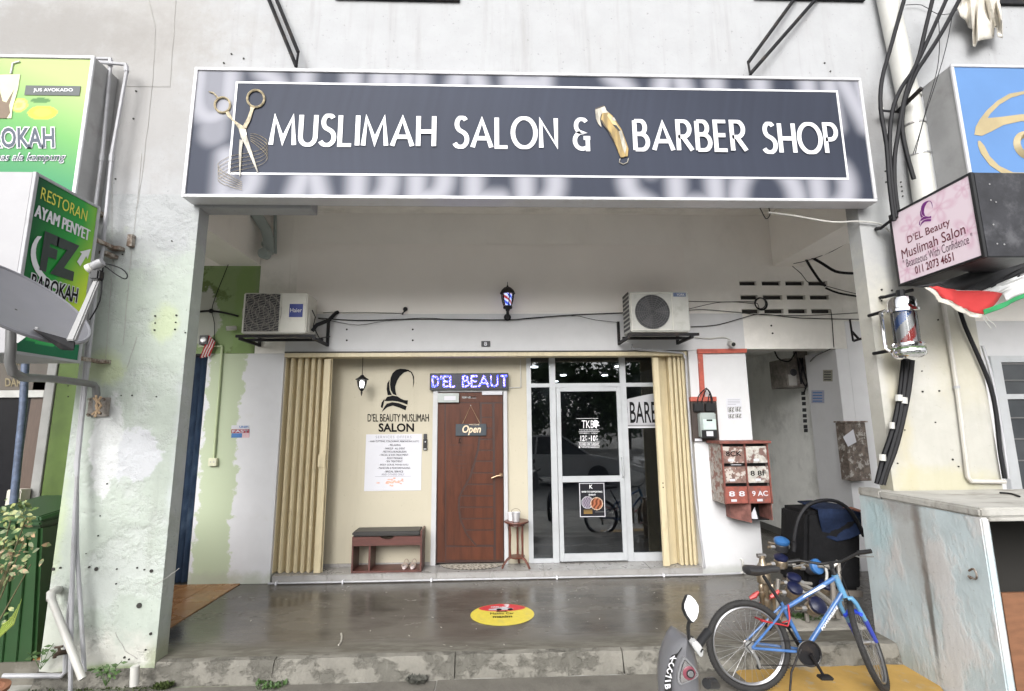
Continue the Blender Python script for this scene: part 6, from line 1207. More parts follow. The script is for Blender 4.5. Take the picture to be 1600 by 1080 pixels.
# barber pole
Bp = thing('barber_pole', 'chrome barber pole with red white and blue stripes on the right pillar', 'barber pole', at(1413, 565, -2.02)); yb_ = -2.02; s = mpp(yb_)
c = at(1412, 463, yb_); cb_ = at(1417, 563, yb_); ax_ = Vector((0, 0, 1)); cx0 = (c.x+cb_.x)/2; H0 = cb_.z; H1 = c.z; h = H1-H0
base = Vector((cx0, yb_, H0))
MB().lathe([(0, h), (.045, h), (.085, h*.965), (.098, h*.91), (.100, h*.80), (.112, h*.785), (.112, h*.745), (.092, h*.73)], base, n=28).build('top_cap', CHROME, Bp, smooth=True)
MB().lathe([(.092, h*.27), (.112, h*.255), (.118, h*.225), (.10, h*.215), (.11, h*.17), (.118, h*.12), (.11, h*.07), (.085, h*.02), (.03, 0)], base, n=28).build('bottom_cap', CHROME, Bp, smooth=True)
MB().lathe([(.104, h*.195), (.112, h*.185), (.113, h*.08), (.1, h*.07)], base, n=20).build('green_band', mat('ridged_green_band', (.12, .18, .09), .25, metal=.5, var=.4, scale=40, bump=0), Bp, smooth=True)
mb = MB(); n, m_ = 30, 20
for j in range(m_+1):
    for k in range(n): t = 2*PI*k/n; mb.v.append(base+Vector((.066*math.cos(t), .066*math.sin(t), h*(.26+.48*j/m_))))
for j in range(m_):
    for k in range(n): mb.f.append((j*n+k, j*n+(k+1) % n, (j+1)*n+(k+1) % n, (j+1)*n+k)); ph = ((k/n*1.0-j/m_*.62+.52) % 1.0); mb.mi.append(0 if ph < .22 else (1 if ph < .5 else (2 if ph < .72 else 1)))
mb.build('striped_core', [mat('stripe_red', (.36, .015, .015), .4, bump=0), mat('stripe_white', (.42, .42, .43), .4, bump=0), mat('stripe_blue', (.02, .12, .45), .4, bump=0)], Bp)
MB().lathe([(.088, h*.262), (.088, h*.738)], base, n=28).build('glass_tube', glass('clear_glass_tube', t=.97), Bp, smooth=True)
MB().tube([base+Vector((-.12, .03, h*.14)), base+Vector((-.135, .06, h*.2)), base+Vector((-.135, .06, h*.76)), base+Vector((-.115, .03, h*.79))], .015, 8).build('side_rail', CHROME, Bp, smooth=True)
for t in (.16, .78): MB().tube([base+Vector((-.12, .05, h*t)), base+Vector((-.12, .21, h*t))], .014, 8).build('wall_bracket', BLKMETAL, Bp)
MB().tube([base+Vector((0, 0, h)), base+Vector((0, .0, h+.05))], .03, 8).build('top_mount', BLKMETAL, Bp)
# flag
Fg = thing('cloth_flag', 'hanging cloth flag, black white and green with a red triangle, under the lightbox', 'flag', at(1530, 440, -2.35)); yfl = -2.32
def cloth(pts, m_, name, Y=yfl, amp=.018, sub=3, th=.002):
    bm = bmesh.new(); vs = [bm.verts.new(at(x, y, Y)) for x, y in pts]; bm.faces.new(vs); bmesh.ops.triangulate(bm, faces=bm.faces); bmesh.ops.subdivide_edges(bm, edges=bm.edges, cuts=4, use_grid_fill=True)
    for v in bm.verts: v.co.y += amp*math.sin(v.co.x*17+v.co.z*9)+amp*.5*math.sin(v.co.x*41-v.co.z*23)
    mb = MB(); mb.v = [v.co.copy() for v in bm.verts]; bm.verts.index_update(); mb.f = [tuple(v.index for v in f.verts) for f in bm.faces]; mb.mi = [0]*len(mb.f); bm.free(); o = mb.build(name, m_, Fg, smooth=True); 
    md = o.modifiers.new('s', 'SOLIDIFY'); md.thickness = th; return o
cloth([(1428, 448), (1470, 441), (1530, 422), (1600, 396), (1660, 375), (1660, 400), (1600, 429), (1535, 455), (1500, 452)], mat('flag_black', (.02, .02, .022), .85, bump=0), 'black_band')
cloth([(1530, 456), (1600, 430), (1660, 402), (1660, 430), (1600, 458), (1572, 470), (1571, 458)], mat('flag_cloth_white', (.68, .68, .68), .85, bump=0), 'white_band')
cloth([(1536, 484), (1572, 471), (1600, 459), (1660, 431), (1660, 440), (1600, 466), (1560, 484), (1538, 492)], mat('flag_green', (.03, .28, .10), .85, bump=0), 'green_band')
cloth([(1450, 448), (1500, 453), (1570, 458), (1537, 491), (1500, 480), (1470, 466)], mat('flag_cloth_red', (.50, .04, .04), .85, bump=0), 'red_triangle')
cloth([(1444, 448), (1450, 449), (1470, 467), (1500, 481), (1537, 492), (1534, 497), (1500, 489), (1466, 472)], mat('flag_hem', (.55, .52, .46), .9, bump=0), 'hem')
for k, pts in enumerate(([(1536, 494), (1540, 502), (1546, 510), (1549, 514)], [(1539, 493), (1546, 501), (1553, 506), (1556, 512)])): cable(None, pts, yfl, .003, PVCW, name='loose_thread', parent=Fg)
# hanging cloth top right
Cl = thing('hanging_cloth', 'ragged cream cloth hanging from the upper window at the right', 'cloth', at(1530, 5, -1.9))
bm = bmesh.new(); bot_ = [(1496, 14), (1500, 26), (1508, 32), (1513, 42), (1519, 48), (1520, 72), (1524, 74), (1528, 64), (1540, 62), (1552, 60), (1554, 44), (1557, 42), (1559, 58), (1566, 60), (1566, 40), (1564, 20)]; ny = 14; G_ = []
for j, (bx_, by_) in enumerate(bot_):
    row = []
    for k in range(ny+1):
        t = k/ny; x = 1500+(j/(len(bot_)-1))*60; x = x+(bx_-x)*t; y = -10+(by_+10)*t; q = at(x, y, -1.90-.05*math.sin(j*1.9)*math.sin(t*2.6)-.03*math.sin(j*1.1+t*7)); row.append(bm.verts.new(q))
    G_.append(row)
for j in range(len(G_)-1):
    for k in range(ny): bm.faces.new((G_[j][k], G_[j+1][k], G_[j+1][k+1], G_[j][k+1]))
bm.verts.index_update(); mb = MB(); mb.v = [v.co.copy() for v in bm.verts]; mb.f = [tuple(v.index for v in f.verts) for f in bm.faces]; mb.mi = [0]*len(mb.f); bm.free(); oc = mb.build('fabric', mat('cream_cloth', (.62, .59, .53), .9, var=.1, scale=12, dirt=(.45, .40, .33), dirt_amt=.5, dirt_scale=10, bump=.3), Cl, smooth=True); md = oc.modifiers.new('s', 'SOLIDIFY'); md.thickness = .004

# ================================================================== CONCRETE COUNTER at the right
Bk = thing('concrete_counter', 'weathered pale blue and pink concrete counter block with dark opening', 'counter', (3.6, -2.1, -.15))
xw, yb1, yf1, zt3 = 3.075, -1.57, -2.63, 1.13
bp_ = mat('weathered_blue_plaster', (.46, .53, .55), .8, var=.1, scale=4, streak=(.30, .28, .26), streak_amt=.4, relief=1.8, dirt=(.56, .54, .53), dirt_amt=.8, dirt_scale=1.9, dirt_stretch=(1, 1, .55), dirt_lo=.46, dirt_hi=.56, bump=.4, bscale=30, bdist=.006,
          blots=[(3.07, -2.13, .92, .3, .035, .30, (.06, .05, .045), .8, .9), (3.07, -2.15, .45, .3, .022, .5, (.10, .09, .08), .6, .9), (3.07, -2.05, .8, .3, .20, .30, (.36, .32, .29), .8, .5), (3.07, -1.9, 1.05, .3, .2, .10, (.22, .19, .17), .7, .6), (3.07, -1.6, -.1, .4, .5, .12, (.28, .31, .29), .6, .6), (3.07, -1.75, .88, .3, .14, .2, (.36, .49, .52), .4, .7)])
MB().box(xw, xw+.055, yf1+.001, yb1, -.15, zt3-.06).build('side_wall', bp_, Bk, bevel=.008)
MB().box(xw+.0555, 5.6, -1.82, -1.801, -.15, zt3-.061).build('rear_panel', HOLE, Bk) 
tp = mat('stained_pale_top', (.42, .41, .38), .8, var=.12, scale=4, relief=-1.5, dirt=(.19, .175, .15), dirt_amt=.7, dirt_scale=2.2, dirt_stretch=(1, 2, 1), dirt_lo=.48, dirt_hi=.65, bump=.4, bscale=30, bdist=.006)
MB().box(xw-.003, 5.6, yf1-.003, -1.805, zt3-.0595, zt3).build('top_slab', tp, Bk, bevel=.012); MB().box(xw-.003, 3.19, -1.8045, yb1+.002, zt3-.0595, zt3).build('top_slab', tp, Bk, bevel=.008)
xo0 = at(1546, 815, yf1).x; zo = at(1560, 815, yf1).z
MB().box(xw+.0555, xo0, yf1+.002, yf1+.16, -.15, zo-.001).build('front_post', bp_, Bk, bevel=.006); MB().box(xw+.0555, 5.6, yf1+.002, yf1+.16, zo, zt3-.061).build('front_lintel', tp, Bk, bevel=.004)
MB().box(5.3, 5.6, yf1+.002, yf1+.16, -.15, zo-.001).build('front_post', bp_, Bk)
xb3 = at(1572, 1000, yf1+.2).x; zb3 = at(1575, 925, yf1+.2).z; MB().box(xb3, 4.6, yf1+.18, yf1+.2, -.14, zb3).build('inner_board', mat('brown_board', (.20, .09, .045), .6, var=.15, scale=7, stretch=(1, 1, 4), bump=.1), Bk)
cable('short black stick lying on the concrete counter top', [tuple(Vector((0, 0, 0))+Vector((atZ(1562, 770, zt3+.008).x, atZ(1562, 770, zt3+.008).y, zt3+.008))), tuple((atZ(1580, 771.5, zt3+.01).x, atZ(1580, 771.5, zt3+.01).y, zt3+.01)), tuple((atZ(1593, 776, zt3+.008).x, atZ(1593, 776, zt3+.008).y, zt3+.008))], -2, .007, name='stick', cat='stick')
cable(None, [atX(1514, 892, xw-.02), atX(1521, 889, xw-.03), atX(1526, 898, xw-.03), atX(1524, 905, xw-.015), atX(1513, 900, xw-.02), atX(1517, 905, xw-.01)], 0, .006, RUST, name='wire_loop', parent=Bk)

# ================================================================== BAG, HOSE, WATER METERS
Bg = thing('delivery_bag', 'big black delivery bag with navy cloth flap standing beside the counter', 'bag', (3.25, -1.1, 0)); Yb4 = -1.25
blkf = mat('black_nylon', (.007, .007, .008), .8, spec=.2, var=.3, scale=12, bump=.5, bscale=18, bdist=.012)
A0, A1, A2, A3 = at(1260, 800, Yb4), at(1346, 797, Yb4), at(1352, 962, Yb4), at(1264, 940, Yb4)
dep = Vector((.0, .42, 0))
MB().hexa([A0, A1, Vector((A2.x, A2.y, .20)), Vector((A3.x-.02, A3.y, .22))], [A0+dep, A1+dep, Vector((A2.x, A2.y, .20))+dep, Vector((A3.x-.02, A3.y, .22))+dep]).build('bag_body', blkf, Bg, bevel=.03)
nav = mat('navy_cloth', (.010, .018, .045), .9, spec=.2, var=.2, scale=12, bump=.5, bscale=14, bdist=.015)
bm = bmesh.new(); pts = [(1278, 796), (1300, 795), (1322, 797), (1345, 801)]; low = [(1286, 838), (1308, 846), (1328, 842), (1347, 834)]; Gd = []
for j in range(4):
    row = []
    for k in range(8):
        t = k/7; x = pts[j][0]+(low[j][0]-pts[j][0])*t; y = pts[j][1]+(low[j][1]-pts[j][1])*t; row.append(bm.verts.new(at(x, y, Yb4-.02-.025*math.sin(t*5+j))))
    row.insert(0, bm.verts.new(at(pts[j][0], pts[j][1], Yb4)+Vector((0, .3, .03)))); Gd.append(row)
for j in range(3):
    for k in range(8): bm.faces.new((Gd[j][k], Gd[j+1][k], Gd[j+1][k+1], Gd[j][k+1]))
bmesh.ops.subdivide_edges(bm, edges=bm.edges, cuts=2, use_grid_fill=True, smooth=.5); bm.verts.index_update(); mb = MB(); mb.v = [v.co.copy() for v in bm.verts]; mb.f = [tuple(v.index for v in f.verts) for f in bm.faces]; mb.mi = [0]*len(mb.f); bm.free()
ob = mb.build('cloth_flap', nav, Bg, smooth=True); md = ob.modifiers.new('s', 'SOLIDIFY'); md.thickness = .012
mb = MB(); mb.tube([at(1312, 796, Yb4+.1), at(1330, 794, Yb4+.05), at(1344, 799, Yb4-.01)], .014, 6); mb.build('brown_strap', mat('brown_strap', (.20, .08, .05), .7, bump=.1), Bg, smooth=True)
for x, y in ((1268, 960), (1345, 972), (1300, 962), (1322, 968)): q = at(x, y, Yb4); MB().tube([(q.x, q.y+.02, .19), (q.x, q.y+.02, .002)], .014, 4).build('leg', mat('grey_wood_leg', (.16, .14, .12), .7, var=.2, bump=.2), Bg)
MB().hexa([Vector((A3.x, A3.y, .16)), Vector((A2.x, A2.y, .15)), Vector((A2.x, A2.y, .198)), Vector((A3.x, A3.y, .218))], [Vector((A3.x, A3.y+.4, .16)), Vector((A2.x, A2.y+.4, .15)), Vector((A2.x, A2.y+.4, .198)), Vector((A3.x, A3.y+.4, .218))]).build('stand_top', MATS['grey_wood_leg'], Bg)
cable('black hose arching from the blue water meter over the delivery bag', [(1240, 856), (1242, 835), (1248, 810), (1262, 790), (1285, 782), (1308, 784), (1328, 798), (1342, 820), (1350, 838)], -1.3, .017, name='hose', cat='hose')
brs = mat('old_brass', (.30, .24, .17), .35, metal=.8, var=.3, scale=18, dirt=(.45, .43, .40), dirt_amt=.6, dirt_scale=14, bump=.1); blu = mat('meter_blue', (.035, .13, .33), .35, var=.1, bump=0); dbl = mat('meter_navy', (.007, .010, .04), .35, var=.2, bump=0)
gpp = mat('galvanised_pipe', (.36, .34, .31), .4, metal=.6, var=.2, scale=15, dirt=(.22, .15, .1), dirt_amt=.5, dirt_scale=9, bump=.1)
def wmeter(x, y, Y, m_, d, lab, sz=1, lx=.16):
    c = at(x, y, Y); o = thing('water_meter', lab, 'water meter', c, 'water meters by the passage'); d = Vector(d).normalized()
    MB().lathe([(.035*sz, -.06*sz), (.05*sz, -.05*sz), (.052*sz, .0), (.045*sz, .01)], c, d, 18).build('body', brs if m_ is dbl else DARKG, o, smooth=True)
    MB().lathe([(.052*sz, .0105), (.056*sz, .02), (.054*sz, .035*sz), (.03*sz, .05*sz), (.0, .052*sz)], c, d, 18).build('cap', m_, o, smooth=True)
    e = c-d*.03; MB().tube([e+Vector((-lx, 0, 0)), e+Vector((-.05*sz, 0, 0))], .014, 8).build('inlet_pipe', brs, o, smooth=True); MB().tube([e+Vector((.05*sz, 0, 0)), e+Vector((lx, 0, -.01))], .014, 8).build('outlet_pipe', gpp, o, smooth=True)
    for s_ in (-1, 1): MB().tube([e+Vector((s_*.055*sz, 0, 0)), e+Vector((s_*.085*sz, 0, 0))], .022, 6).build('union_nut', STEEL, o)
    return o
wmeter(1221, 850, -1.0, blu, (0, -.3, 1), 'light blue domed water meter standing behind the others at the passage', 1.2, .13)
wmeter(1272, 886, -1.35, blu, (.3, -.9, .35), 'light blue round water meter tilted towards the street', 1.15)
wmeter(1220, 876, -1.3, dbl, (0, -.2, 1), 'dark blue water meter just behind the bicycle saddle', 1.05, .13)
wmeter(1240, 906, -1.4, dbl, (0, -.4, 1), 'dark blue water meter in the middle above the bicycle frame', 1.0)
wmeter(1240, 922, -1.5, dbl, (.1, -.6, .8), 'dark blue water meter resting low against the bicycle top tube', 1.1)
wmeter(1275, 948, -1.5, dbl, (.1, -.8, .6), 'dark blue water meter lowest of the cluster seen through the frame', 1.25)
wmeter(1290, 917, -1.35, dbl, (0, -.5, .9), 'dark blue water meter at the right end next to the delivery bag', 1.0, .1)
V_ = thing('brass_valve', 'tall brass valve standpipe behind the bicycle saddle', 'valve', at(1198, 960, -1.4)); c = at(1198, 960, -1.4); s = mpp(-1.4)
MB().lathe([(.035, 0), (.035, .12), (.045, .13), (.045, .2), (.035, .21), (.035, .32), (.055, .335), (.055, .40), (.048, .41), (.05, .44), (.042, .445), (.044, .47), (.03, .49), (.02, .53), (.03, .535), (.028, .555)], (c.x, c.y, .002), n=18).build('valve_body', brs, V_, smooth=True)
MB().tube([(c.x-.03, c.y, .55), (c.x-.045, c.y-.01, .555), (c.x+.03, c.y, .55)], .018, 8).build('spout', STEEL, V_, smooth=True)
for x, y in ((1190, 925), (1207, 925)): q = at(x, y, -1.6); MB().lathe([(.016, -.18), (.02, -.04), (.028, -.03), (.028, 0), (.018, .01), (.022, .04), (.012, .06)], q, n=12).build('side_valve', brs, V_, smooth=True)
rdh = mat('red_valve_handle', (.45, .03, .03), .4, bump=0)
for x, y in ((1179, 931), (1211, 929)): q = at(x, y, -1.66); MB().tube([q+Vector((-.04, 0, -.02)), q, q+Vector((.035, 0, .03))], [.012, .02, .01], 6).build('red_handle', rdh, V_, smooth=True)
P_ = thing('meter_pipework', 'tangle of galvanised pipes and red hose joining the water meters', 'pipes', at(1250, 960, -1.4))
for pts, r, m_ in (([(1240, 862), (1241, 852), (1240, 846)], .018, WIRE), ([(1210, 850), (1200, 848)], .012, brs), ([(1252, 880), (1262, 884)], .014, brs), ([(1278, 884), (1302, 885), (1310, 880), (1312, 940)], .016, gpp), ([(1245, 912), (1275, 925), (1300, 945), (1310, 965)], .024, gpp), ([(1216, 905), (1214, 940), (1216, 965)], .018, gpp),
                   ([(1225, 925), (1250, 932), (1262, 935)], .011, mat('pinkish_hose', (.45, .25, .24), .5, bump=0)), ([(1184, 945), (1196, 938), (1208, 934)], .009, rdh), ([(1242, 952), (1255, 951)], .013, PVCW), ([(1300, 905), (1302, 930), (1300, 965)], .02, mat('grey_rag', (.2, .18, .16), .9, bump=.3)), ([(1286, 880), (1292, 895), (1290, 915)], .011, PVCW), ([(1222, 945), (1218, 968)], .02, brs), ([(1260, 958), (1262, 972)], .018, gpp)):
    cable(None, pts, -1.42, r, m_, name='pipe', parent=P_)
mb = MB(); mb.box(atZ(1195, 965, 0).x, atZ(1320, 965, 0).x, -1.55, -1.3, .001, .02); mb.build('pipe_base', CONC, P_, bevel=.006)
# litter and flakes on the porch floor
lf = mat('pale_litter', (.40, .38, .33), .8, bump=0); mb = MB()
for k in range(70):
    x, y = random.uniform(-2.3, 2.6), random.uniform(-1.68, -.15); s_ = random.choice((.003, .004, .006, .009)); a = random.uniform(0, PI); dx, dy = math.cos(a)*s_*1.8, math.sin(a)*s_*1.8; mb.add([(x-dx, y-dy, .0012), (x+dy*.4, y-dx*.4, .0016), (x+dx, y+dy, .0034), (x-dy*.4, y+dx*.4, .002)], [(0, 1, 2, 3)])
o = mb.build('floor_litter', lf); o['label'] = 'tiny pale flakes scattered over the wet porch floor'; o['category'] = 'litter'; o['kind'] = 'stuff'
q0 = [atZ(x, y, .004) for x, y in ((529, 1008), (533, 1003), (534, 995), (533, 990))]
cable('curled dry pale leaf strip lying on the porch floor left of the sticker', [tuple(q) for q in q0], 0, .007, lf, name='dry_leaf', cat='leaf')
# moss round the pipes
def tuft(name, lab, cx, cyy, cz, rad, n, hgt, m_, kind='stuff', lean=.5):
    mb = MB()
    for k in range(n):
        a = random.uniform(0, 2*PI); r_ = rad*math.sqrt(random.random()); x, y = cx+r_*math.cos(a), cyy+r_*math.sin(a)*.6; t = random.uniform(0, 2*PI); L_ = hgt*random.uniform(.4, 1); w_ = L_*.22
        d_ = Vector((math.cos(t)*lean, math.sin(t)*lean, random.uniform(.5, 1))).normalized(); s_ = d_.cross(Vector((0, 0, 1)))
        s_ = (s_.normalized() if s_.length > .01 else Vector((1, 0, 0)))*w_; b0 = Vector((x, y, cz)); mb.add([b0, b0+d_*L_*.5+s_, b0+d_*L_+Vector((0, 0, -L_*.15)), b0+d_*L_*.5-s_], [(0, 1, 2, 3)])
    o = mb.build(name, m_); o['label'] = lab; o['category'] = 'weeds'; o['kind'] = kind; return o
leafg = mat('weed_green', (.06, .12, .03), .6, var=.35, scale=30, bump=0); mossm = mat('moss_green', (.05, .075, .015), .9, var=.4, scale=30, bump=0); drym = mat('grey_dry_weed', (.10, .10, .085), .9, var=.3, bump=0)
q = atZ(1268, 968, 0); tuft('moss', 'small green moss growing under the water meters', q.x, q.y, .001, .16, 400, .05, leafg)
q = atZ(160, 1072, -.15); tuft('moss', 'moss carpet at the foot of the left pillar', q.x, -1.93, -.149, .5, 1800, .03, mossm)
q = at(258, 1062, -1.84); tuft('moss', 'dark moss clump at the kerb corner by the left pillar', q.x, -1.86, -.14, .06, 300, .05, mossm)
q = atZ(430, 1064, -.14); tuft('weeds', 'low green weeds growing at the kerb joint', q.x, -1.87, -.142, .11, 130, .05, leafg)
q = atZ(655, 1052, -.13); tuft('weeds', 'dry grey weeds at the kerb joint in the middle', q.x, -1.88, -.14, .07, 220, .06, drym)
def sprig(lab, x, y, Y, hgt, n, m_=leafg, spread=.6):
    base = at(x, y, Y); o = thing('weed_plant', lab, 'weed', base); mb = MB(); st2 = MB()
    for k in range(n):
        a = 2*PI*k/n+random.uniform(-.4, .4); tip = base+Vector((math.cos(a)*hgt*spread, math.sin(a)*hgt*.3, hgt*random.uniform(.6, 1))); st2.tube([base, base.lerp(tip, .6)+Vector((0, 0, hgt*.15)), tip], .0025, 4)
        for j in range(5):
            p0 = base.lerp(tip, .45+.11*j)+Vector((0, 0, hgt*.13*(1-j/5))); d_ = Vector((random.uniform(-1, 1), random.uniform(-.6, .3), random.uniform(-.2, .4))).normalized(); L_ = hgt*.30; s_ = d_.cross(Vector((0, -1, .3))).normalized()*L_*.2
            mb.add([p0, p0+d_*L_*.45+s_, p0+d_*L_, p0+d_*L_*.45-s_], [(0, 1, 2, 3)])
    st2.build('stems', m_, o); mb.build('leaves', m_, o, kind='stuff'); return o
sprig('green leafy weed sprouting at the foot of the left pillar near the pipe stub', 165, 1072, -1.9, .16, 6); sprig('small weed growing in the left corner under the brass tap', 63, 1046, -1.86, .16, 4)

# ================================================================== BIN AND PLANT at the left
Wb = thing('wheelie_bin', 'big green wheelie bin left of the pale green pillar', 'bin', (-3.85, -1.45, -.15))
bg_ = mat('green_bin_plastic', (.015, .055, .014), .42, var=.1, scale=6, dirt=(.02, .05, .015), dirt_amt=.5, dirt_scale=3, bump=.03)
xr_t, xr_b = at(68, 830, -1.75).x, at(48, 1040, -1.75).x; yfb = -1.78; zt5 = at(60, 822, yfb).z
MB().hexa([(xr_b-.50, yfb+.06, -.10), (xr_b, yfb+.06, -.10), (xr_b, yfb+.55, -.10), (xr_b-.5, yfb+.55, -.10)], [(xr_t-.60, yfb, zt5), (xr_t, yfb, zt5), (xr_t, yfb+.66, zt5), (xr_t-.6, yfb+.66, zt5)]).build('bin_body', bg_, Wb, bevel=.02)
MB().box(xr_t-.62, xr_t+.012, yfb-.02, yfb+.68, zt5+.001, zt5+.035).build('rim', bg_, Wb, bevel=.01)
MB().hexa([(xr_t-.63, yfb-.03, zt5+.036), (xr_t+.018, yfb-.03, zt5+.036), (xr_t+.018, yfb+.70, zt5+.036), (xr_t-.63, yfb+.70, zt5+.036)], [(xr_t-.60, yfb, zt5+.07), (xr_t-.02, yfb, zt5+.07), (xr_t-.02, yfb+.68, zt5+.14), (xr_t-.6, yfb+.68, zt5+.14)]).build('lid', bg_, Wb, bevel=.01)
for k in range(5): x_ = xr_t-.08-k*.1; MB().hexa([(x_-.02, yfb+.045, .0), (x_, yfb+.045, .0), (x_, yfb+.07, .0), (x_-.02, yfb+.07, .0)], [(x_-.022, yfb-.012, zt5-.08), (x_, yfb-.012, zt5-.08), (x_, yfb+.02, zt5-.08), (x_-.022, yfb+.02, zt5-.08)]).build('body_rib', bg_, Wb, bevel=.004)
MB().box(xr_t-.45, xr_t-.15, yfb-.045, yfb-.02, zt5-.0, zt5+.03).build('front_handle', bg_, Wb, bevel=.006)
for xx in (xr_b-.47, xr_b-.0): MB().lathe([(.1, 0), (.1, .04)], (xx, yfb+.56, -.05), (1, 0, 0), 20).build('wheel', BLACK, Wb, smooth=True)
Pl = thing('variegated_plant', 'yellow and green leafy potted shrub in front of the green bin', 'plant', (-3.55, -2.3, -.15))
vl = mat('variegated_leaf', (.10, .17, .045), .5, var=.6, scale=30, dirt=(.34, .34, .12), dirt_amt=.8, dirt_scale=18, dirt_lo=.45, dirt_hi=.55, bump=0); vl2 = mat('pink_green_leaf', (.16, .20, .08), .5, var=.5, scale=30, dirt=(.42, .25, .15), dirt_amt=.8, dirt_scale=20, dirt_lo=.5, dirt_hi=.58, bump=0)
mb, mb2, st3 = MB(), MB(), MB(); pbz = Vector((at(-30, 1000, -2.3).x, -2.3, .02))
for (x, y, n, t_) in ((22, 795, 26, 0), (42, 808, 20, 0), (38, 845, 22, 1), (20, 872, 26, 1), (8, 892, 20, 1), (8, 975, 8, 0), (2, 850, 20, 0), (48, 882, 8, 1), (-15, 820, 30, 0), (-20, 900, 30, 1)):
    c = at(x, y, -2.3); st3.tube([pbz, pbz.lerp(c, .5)+Vector((-.03, 0, .05)), c], [.008, .006, .003], 5)
    for k in range(int(n*.9)):
        p0 = c+Vector((random.gauss(0, .04), random.gauss(0, .05), random.gauss(0, .04))); d_ = Vector((random.uniform(-1, 1), random.uniform(-1, .6), random.uniform(-.5, .8))).normalized(); L_ = random.uniform(.03, .065); s_ = d_.cross(Vector((.2, -1, .4))).normalized()*L_*.24
        (mb2 if t_ else mb).add([p0, p0+d_*L_*.35+s_, p0+d_*L_*.7+s_*.8+Vector((0, 0, -.004)), p0+d_*L_-Vector((0, 0, .01)), p0+d_*L_*.7-s_*.8+Vector((0, 0, -.004)), p0+d_*L_*.35-s_], [(0, 1, 2, 3, 4, 5)])
st3.build('stems', mat('plant_stem', (.10, .09, .04), .7, bump=0), Pl); mb.build('leaves', vl, Pl, kind='stuff'); mb2.build('pinkish_leaves', vl2, Pl, kind='stuff')
mb = MB()
for k in range(5): c0 = at(-6, 1000, -2.35); mb.tube([c0, c0+Vector((.03+.015*k, 0, .09)), c0+Vector((.08+.012*k, -.01, .12+.03*k))], [.005, .006, .001], 4)
mb.build('grass_blades', mat('yellow_green_blade', (.30, .38, .08), .5, bump=0), Pl)
MB().lathe([(.12, 0), (.16, .2), (.17, .2), (.17, .22), (.14, .22), (.12, .19)], (pbz.x, pbz.y, -.149), n=20).build('pot', mat('clay_pot', (.25, .11, .06), .8, bump=.1), Pl, smooth=True)

# ================================================================== BICYCLE
GZ = -.134; RW, FW = atZ(1177, 1082, GZ), atZ(1392, 1081, GZ); hd = FW-RW; yaw = math.atan2(hd.y, hd.x); wb = hd.length
Bi = thing('bicycle', 'blue mountain bicycle with black saddle leaning in front of the kerb', 'bicycle', (RW.x, RW.y, GZ))
lean = R(-4.0)
TB = Matrix.Translation((RW.x, RW.y, GZ)) @ Matrix.Rotation(yaw, 4, 'Z') @ Matrix.Rotation(lean, 4, 'X') @ Matrix.Scale(.89, 4)
wb /= .89
r_w = .325; RH = Vector((0, 0, r_w)); BBp = Vector((.435, 0, .285)); ST = Vector((.305, 0, .60)); SDp = Vector((.18, 0, .845)); HT = Vector((.755, 0, .81)); HB = Vector((.795, 0, .685)); FH = Vector((wb-.02, 0, r_w))
blue_f = mat('bicycle_blue', (.045, .13, .33), .3, var=.3, scale=8, bump=0, coat=.2, dirt=(.16, .17, .18), dirt_amt=.6, dirt_scale=16, dirt_lo=.52, dirt_hi=.75); ltb = mat('bicycle_light_blue', (.09, .24, .40), .3, var=.15, dirt=(.2, .22, .24), dirt_amt=.5, dirt_scale=16, bump=0, coat=.4); rub = mat('tyre_rubber', (.022, .021, .021), .8, var=.25, scale=40, bump=.4, bscale=120); rimm = mat('dark_alloy_rim', (.30, .30, .31), .3, metal=.8, var=.15, bump=0)
def tb(pts, r, name, m_, T=TB, n=10, parent=None, **k): mb = MB(T); mb.tube(pts, r, n); return mb.build(name, m_, parent or Bi, smooth=True, **k)
def wheel(c, T, ax=Vector((0, 1, 0))):
    u = Vector((1, 0, 0)); w = Vector((0, 0, 1)); n = 60
    mb = MB(T); mb.tube([c+(u*math.cos(2*PI*k/n)+w*math.sin(2*PI*k/n))*(r_w-.023) for k in range(n)], .023, 10, closed=True)
    # tread knobs
    for k in range(90):
        t = 2*PI*k/90; d_ = u*math.cos(t)+w*math.sin(t); tg = -u*math.sin(t)+w*math.cos(t)
        for s_ in (-1, 0, 1):
            o_ = c+d_*(r_w-.002-abs(s_)*.006)+ax*s_*.015; hw = .005; mb.hexa([o_+tg*hw*a+ax*hw*b-d_*.002 for a, b in ((-1, -1), (1, -1), (1, 1), (-1, 1))], [o_+tg*hw*a*.8+ax*hw*b*.8+d_*.004 for a, b in ((-1, -1), (1, -1), (1, 1), (-1, 1))])
    ty = mb.build('tyre', rub, Bi, smooth=True)
    mb = MB(T)
    for s_ in (-1, 1): mb.tube([c+(u*math.cos(2*PI*k/n)+w*math.sin(2*PI*k/n))*(r_w-.055)+ax*.009*s_ for k in range(n)], .008, 6, closed=True)
    mb.build('rim', rimm, Bi, smooth=True)
    mb = MB(T)
    for k in range(32): t = 2*PI*k/32; t2 = t+(.5 if k % 4 < 2 else -.5); mb.tube([c+(u*math.cos(t2)+w*math.sin(t2))*.022+ax*.028*(1 if k % 2 else -1), c+(u*math.cos(t)+w*math.sin(t))*(r_w-.06)], .0013, 4)
    mb.build('spokes', STEEL, Bi, kind='stuff')
    mb = MB(T); mb.lathe([(.012, -.05), (.026, -.034), (.018, -.03), (.018, .03), (.026, .034), (.012, .05)], c, ax, 14); mb.build('hub', STEEL, Bi, smooth=True)
wheel(RH, TB)
